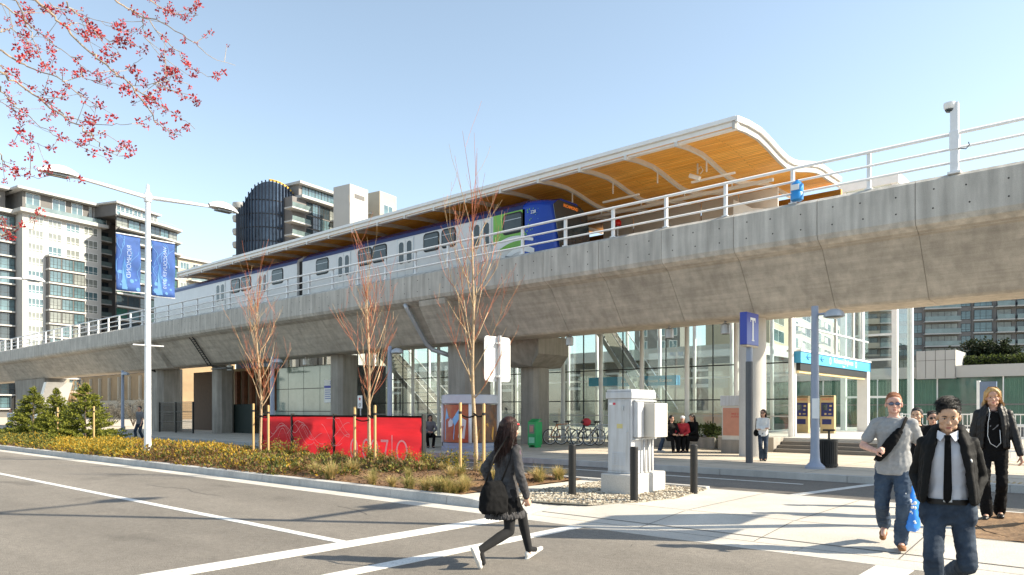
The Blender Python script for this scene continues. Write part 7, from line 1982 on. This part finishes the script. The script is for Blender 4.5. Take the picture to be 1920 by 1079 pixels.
trousers(J,M['denim_dark'],1.05,.008,seed=35); top(J,M['black_fabric'],'jacket',.86,1.475,1.12,1.96,.07,.009,seed=36); shoes(J,M['shoe_black'],P); hair_short(J,M['hair_black'],.018,0.2,37,70)
# ---- 6 girl crossing the road
lead=gp(985,1050); trail=gp(903,1066)
mid=lead*.52+trail*.48; fw=(lead-trail).normalized(); fw=Vector((fw.x*.9+.10,fw.y,0)).normalized()
H=1.58; s=H/1.75
def loc2(pt): # into the person's local frame
    d=pt-mid; rt=V3((fw.y,-fw.x,0)); return V3((d.dot(rt)/s,d.dot(fw)/s,0))
l_=loc2(lead); tr2=loc2(trail)
P=dict(base,brow=M['hair_brown'],ank_l=(l_.x-.03 if False else -.05,.40,.11),ank_r=(.06,-.40,.21),fdir_l=(0,.93,.36),fup_l=(0,-.36,.93),fdir_r=(0,.42,-.9),fup_r=(0,.9,.42),drop=.085,wri_r=(.27,.10,.80),epole_r=(.6,-1,.1),palm_r=(-1,.2,0),curl_r=1.05,wri_l=(-.22,-.02,.85),head=(6,6,0),girth=.88,shw=.155,lean=.10)
J=person('girl with long dark hair, black tights and white shoes striding across the road',(mid.x,mid.y,0),(fw.x,fw.y),H,P)
b=MB(); 
for nm in 'rl':
    h,k,a=J['hip_'+nm],J['knee_'+nm],J['ank_'+nm]; limb(b,[h,h.lerp(k,.5),k],[.090,.076,.060]); limb(b,[k,k.lerp(a,.3)+V3((0,-.008,0)),a],[.060,.061,.044]); limb(b,[a,a+J['fd_'+nm]*.1+V3((0,0,-.05))],[.043,.036])
sp=J['sp']; rings(b,[(V3((0,0,z))+sp(z),(rx,ry)) for z,rx,ry in ((.82,.1,.09),(.88,.15,.11),(.98,.14,.105))]); vol(b,'tights',M['tights'],J['t'],.008,2)
# skirt
b=MB(); rings(b,[(V3((0,.0,z))+sp(z),(rx,ry)) for z,rx,ry in ((.66,.20,.225),(.75,.185,.195),(.88,.16,.14),(1.0,.13,.105))],28,2.1); vol(b,'skirt',M['black_fabric'],J['t'],.010,1,.016,(26,26,5),41)
b=MB(); rings(b,[(V3((0,.0,z))+sp(z),(rx,ry)) for z,rx,ry in ((.625,.205,.235),(.665,.205,.23),(.70,.195,.215))],28,2.1); vol(b,'skirt_frill',M['charcoal'],J['t'],.009,1,.022,(40,40,9),42)
top(J,M['plum'],'tunic',.78,1.46,1.03,.4,.058,.012,(.185,.165),seed=43)
top(J,M['charcoal'],'jacket',.86,1.48,1.14,1.98,.066,.010,(.178,.150),collar=True,seed=44); shoes(J,M['shoe_white'],P,.82); hair_long(J,M['hair_brown'],.40,seed=45,wid=1.25,big=1.2)
b=MB(); HM=J['HM']; 
for a_ in (-.5,.5): b.ball(HM@V3((.108,.012+a_*.02,1.70)),(.010,.016,.012),8,6)
b.build('hair_clip',mat('red_clip',(.55,.015,.02),.3),J['t'],smooth=True)
t=thing('handbag','large soft black handbag swinging behind the striding girl','handbag',(mid.x,mid.y,0),J['t'].rotation_euler.z); t.scale=(s,s,s)
b=MB(); c=V3((.10,-.27,.86)); rings(b,[(V3((.12,-.25,z)),(rx,ry)) for z,rx,ry in ((.62,.085,.14),(.66,.10,.175),(.78,.10,.175),(.92,.075,.14),(.98,.04,.10))],20,2.8); vol(b,'bag_body',M['black_fabric'],t,.009,2,.012,(10,10,9),46)
b=MB(); b.tube([(.11,-.36,.95),(.13,-.25,1.25),(.125,-.06,1.475),(.14,.02,1.44),(.15,-.05,1.2),(.12,-.15,.95)],.013,8,flat=.5); b.build('strap',M['leather'],t,smooth=True)
# ---- 7 woman in white by the plinth wall
p=at_depth(1431,20.9,.15); P=dict(base,ank_r=(.055,.05,.09),ank_l=(-.05,.0,.09),wri_r=(-.05,.17,1.12),wri_l=(.06,.20,1.08),epole_r=(1,-.2,-.8),epole_l=(-1,-.2,-.8),hdir_r=(-1,.1,.1),hdir_l=(1,.1,0),girth=.92,shw=.165,head=(-18,0,0),glasses=M['eye_dark'])
J=person('woman in white sweater, jeans and sunglasses standing with folded arms at the plinth wall',p,tocam(p),1.47,P,hero=False)
J['vox']=.013; trousers(J,M['denim_dark'],1.3,.006,seed=51); top(J,M['white_knit'],'sweater',.84,1.475,1.10,1.96,.058,.010,(.175,.13),seed=52); shoes(J,M['shoe_black'],P); hair_long(J,M['hair_brown'],.22,seed=53)
w=J['t'].matrix_basis@V3((.23,-.03,.95)); t=thing('shoulder_bag','small black shoulder bag on the woman in white','bag',tuple(w)); b=MB(); b.ball((0,0,-.0),(.07,.10,.10),12,8); b.tube([(0,.05,.07),(.0,.0,.42),(0,-.05,.07)],.012,6); b.build('bag_body',M['black_fabric'],t,smooth=True)
# ---- 8 man standing by the cabinet
p=at_depth(1237,25.6,.15); r_=V3((RX,RY,0)); f_=V3((FX,FY,0)); fd=(r_*.95-f_*.3)
P=dict(base,ank_r=(.08,.04,.09),ank_l=(-.08,-.03,.09),wri_r=(.10,.30,1.10),wri_l=(-.10,.30,1.12),epole_r=(.6,-.6,-1),epole_l=(-.6,-.6,-1),head=(0,22,0),hdir_r=(-.3,1,.2),hdir_l=(.3,1,.2))
J=person('young man in jeans looking down at his phone by the hall glass',p,fd,1.50,P,hero=False)
J['vox']=.013; trousers(J,M['denim'],1.0,.006,seed=61); top(J,M['shirt_white'],'shirt',.84,1.40,1.10,.2,.06,.006,seed=62); shoes(J,M['shoe_white'],P); hair_short(J,M['hair_black'],.02,.1,63,60)
b=MB()
for nm,sx in (('r',1),('l',-1)):
    a,e,w=J['sh_'+nm],J['el_'+nm],J['wr_'+nm]; limb(b,[V3((sx*.05,0,1.44)),a,e,w.lerp(e,.05)],[.066,.068,.056,.046])
rings(b,[(V3((0,0,z)),(rx,ry)) for z,rx,ry in ((1.22,.165,.122),(1.34,.178,.126),(1.42,.16,.1),(1.475,.075,.066))]); vol(b,'vest',M['black_fabric'],J['t'],.013,2)
w=(J['wr_r']+J['wr_l'])*.5+V3((0,.10,.02)); w=J['t'].matrix_basis@w; t=thing('phone','dark mobile phone held by the young man at the hall glass','phone',tuple(w),J['t'].rotation_euler.z); b=MB(); b.cbox((0,0,0),(.075,.012,.14)); b.build('phone_body',M['dark_glass'],t,bevel=.004)
# ---- 9-11 seated group, 12 seated person, 13, 14 distant people
def seated(px,d,z,fd,H,label,topm,legm,hairm,seed,long_=False,headp=(0,10,0),seat=.45):
    p=at_depth(px,d,z); dr=.92*H/1.75-seat-.06
    s=H/1.75; dr=(.92-(seat+.06)/s)
    P=dict(base,drop=dr,ank_r=(.11,.42,.09),ank_l=(-.10,.44,.09),kpole_r=(.2,.6,1),kpole_l=(-.2,.6,1),wri_r=(.10,.33,.98-dr+.08),wri_l=(-.10,.33,.96-dr+.08),epole_r=(1,-.4,-.6),epole_l=(-1,-.4,-.6),hdir_r=(-.4,1,-.2),hdir_l=(.4,1,-.2),head=headp,lean=.12,girth=1.0)
    J=person(label,p,fd,H,P,hero=False); J['vox']=.015
    trousers(J,legm,1.0,.006,seed=seed); top(J,topm,'jacket',.86,1.475,1.16,1.96,.074,.010,collar=True,seed=seed+1); shoes(J,M['shoe_black'],P)
    (hair_long(J,hairm,.3,seed=seed+2) if long_ else hair_short(J,hairm,.015,0,seed+2,50)); return J
seated(1257,25.3,.15,(r_*.3-f_),1.6,'person in dark jacket seated leftmost of the group on the planter edge',M['jacket_black'],M['black_fabric'],M['hair_black'],71,True)
J=seated(1281,25.3,.15,(r_*-.5-f_),1.55,'person in red jacket and white cap seated in the middle of the group',M['red_cloth2'],M['black_fabric'],M['hair_black'],75,False,(0,15,0))
b=MB(); HM=J['HM']; b.ball(HM@V3((0,-.015,1.70)),(.094,.105,.075),14,8,M=HM.to_3x3()); b.build('cap',M['white_knit'],J['t'],smooth=True)
seated(1301,25.3,.15,(-r_*.8-f_*.5),1.72,'person in dark hooded coat seated rightmost of the group on the planter edge',M['black_fabric'],M['black_fabric'],M['hair_black'],79,True)
seated(806,28.5,.15,(-f_+r_*.2),1.6,'person in grey and black seated by the hall glass right of the red fence',M['grey_knit'],M['black_fabric'],M['hair_black'],83,True)
t=thing('bench','low dark bench under the seated person right of the red fence','bench',tuple(at_depth(806,28.75,.15)),A); b=MB(); b.box(-.7,.7,-.22,.22,.38,.44); b.build('seat',M['bld_brown'],t); 
for sx in (-.55,.55):
    b=MB(); b.box(sx-.04,sx+.04,-.2,.2,0,.379); b.build('leg',M['black_metal'],t)
def walker(px,d,z,fd,H,label,topm,legm,seed):
    p=at_depth(px,d,z); P=dict(base,ank_r=(.08,.15,.09),ank_l=(-.08,-.15,.12),wri_r=(.23,-.05,.86),wri_l=(-.23,.12,.88)); J=person(label,p,fd,H,P,hero=False); J['vox']=.018
    trousers(J,legm,1.0,0,seed=seed); top(J,topm,'shirt',.86,1.475,1.12,.7,.07,0,seed=seed); shoes(J,M['shoe_black'],P); hair_short(J,M['hair_black'],.01,0,seed,30)
walker(20,46,.1,(-f_),1.6,'distant pedestrian in a pale top at the far left edge behind the firs',M['shirt_white'],M['denim_dark'],91)
walker(262,34,.15,(-f_-r_*.4),1.65,'pedestrian in grey top in the shade left of the tall lamp post',M['grey_knit'],M['denim_dark'],93)
# ---------------- light, sky, camera
W=bpy.data.worlds.new('World'); SC.world=W; W.use_nodes=True
nt=W.node_tree; bg=nt.nodes['Background']
sky=nt.nodes.new('ShaderNodeTexSky'); sky.sky_type='NISHITA'; sky.sun_disc=False
EL,AZ=R(34.5),R(57)
sky.sun_elevation=EL; sky.sun_rotation=AZ; sky.air_density=1.0; sky.dust_density=.5; sky.ozone_density=1.0; sky.altitude=0
hs=nt.nodes.new('ShaderNodeHueSaturation'); hs.inputs['Saturation'].default_value=.76; hs.inputs['Value'].default_value=1.2; hs.inputs['Hue'].default_value=.488
nt.links.new(sky.outputs['Color'],hs.inputs['Color']); nt.links.new(hs.outputs['Color'],bg.inputs['Color']); bg.inputs['Strength'].default_value=.105
ld_=bpy.data.lights.new('sun','SUN'); ld_.energy=5.0; ld_.angle=R(.5); ld_.color=(1.0,.895,.715)
so=bpy.data.objects.new('sun',ld_); COL.objects.link(so); so['kind']='structure'
dv=Vector((math.cos(EL)*math.sin(AZ),math.cos(EL)*math.cos(AZ),math.sin(EL)))
so.rotation_euler=dv.to_track_quat('Z','Y').to_euler(); so.location=(60,40,60)
cd=bpy.data.cameras.new('camera'); cd.sensor_width=36; cd.lens=FOC/1920*36; cd.shift_y=(HY-539.5)/1920; cd.clip_end=4000; cd.clip_start=.05
co=bpy.data.objects.new('camera',cd); COL.objects.link(co); co.location=(0,0,CAMH); co.rotation_euler=(R(90),0,A); SC.camera=co
vs_=SC.view_settings; vs_.view_transform='Standard'; vs_.look='None'; vs_.exposure=1.12; vs_.gamma=1; vs_.use_curve_mapping=False
SC.cycles.transparent_max_bounces=24; SC.cycles.max_bounces=8

bpy.data.scenes.remove(TMP)
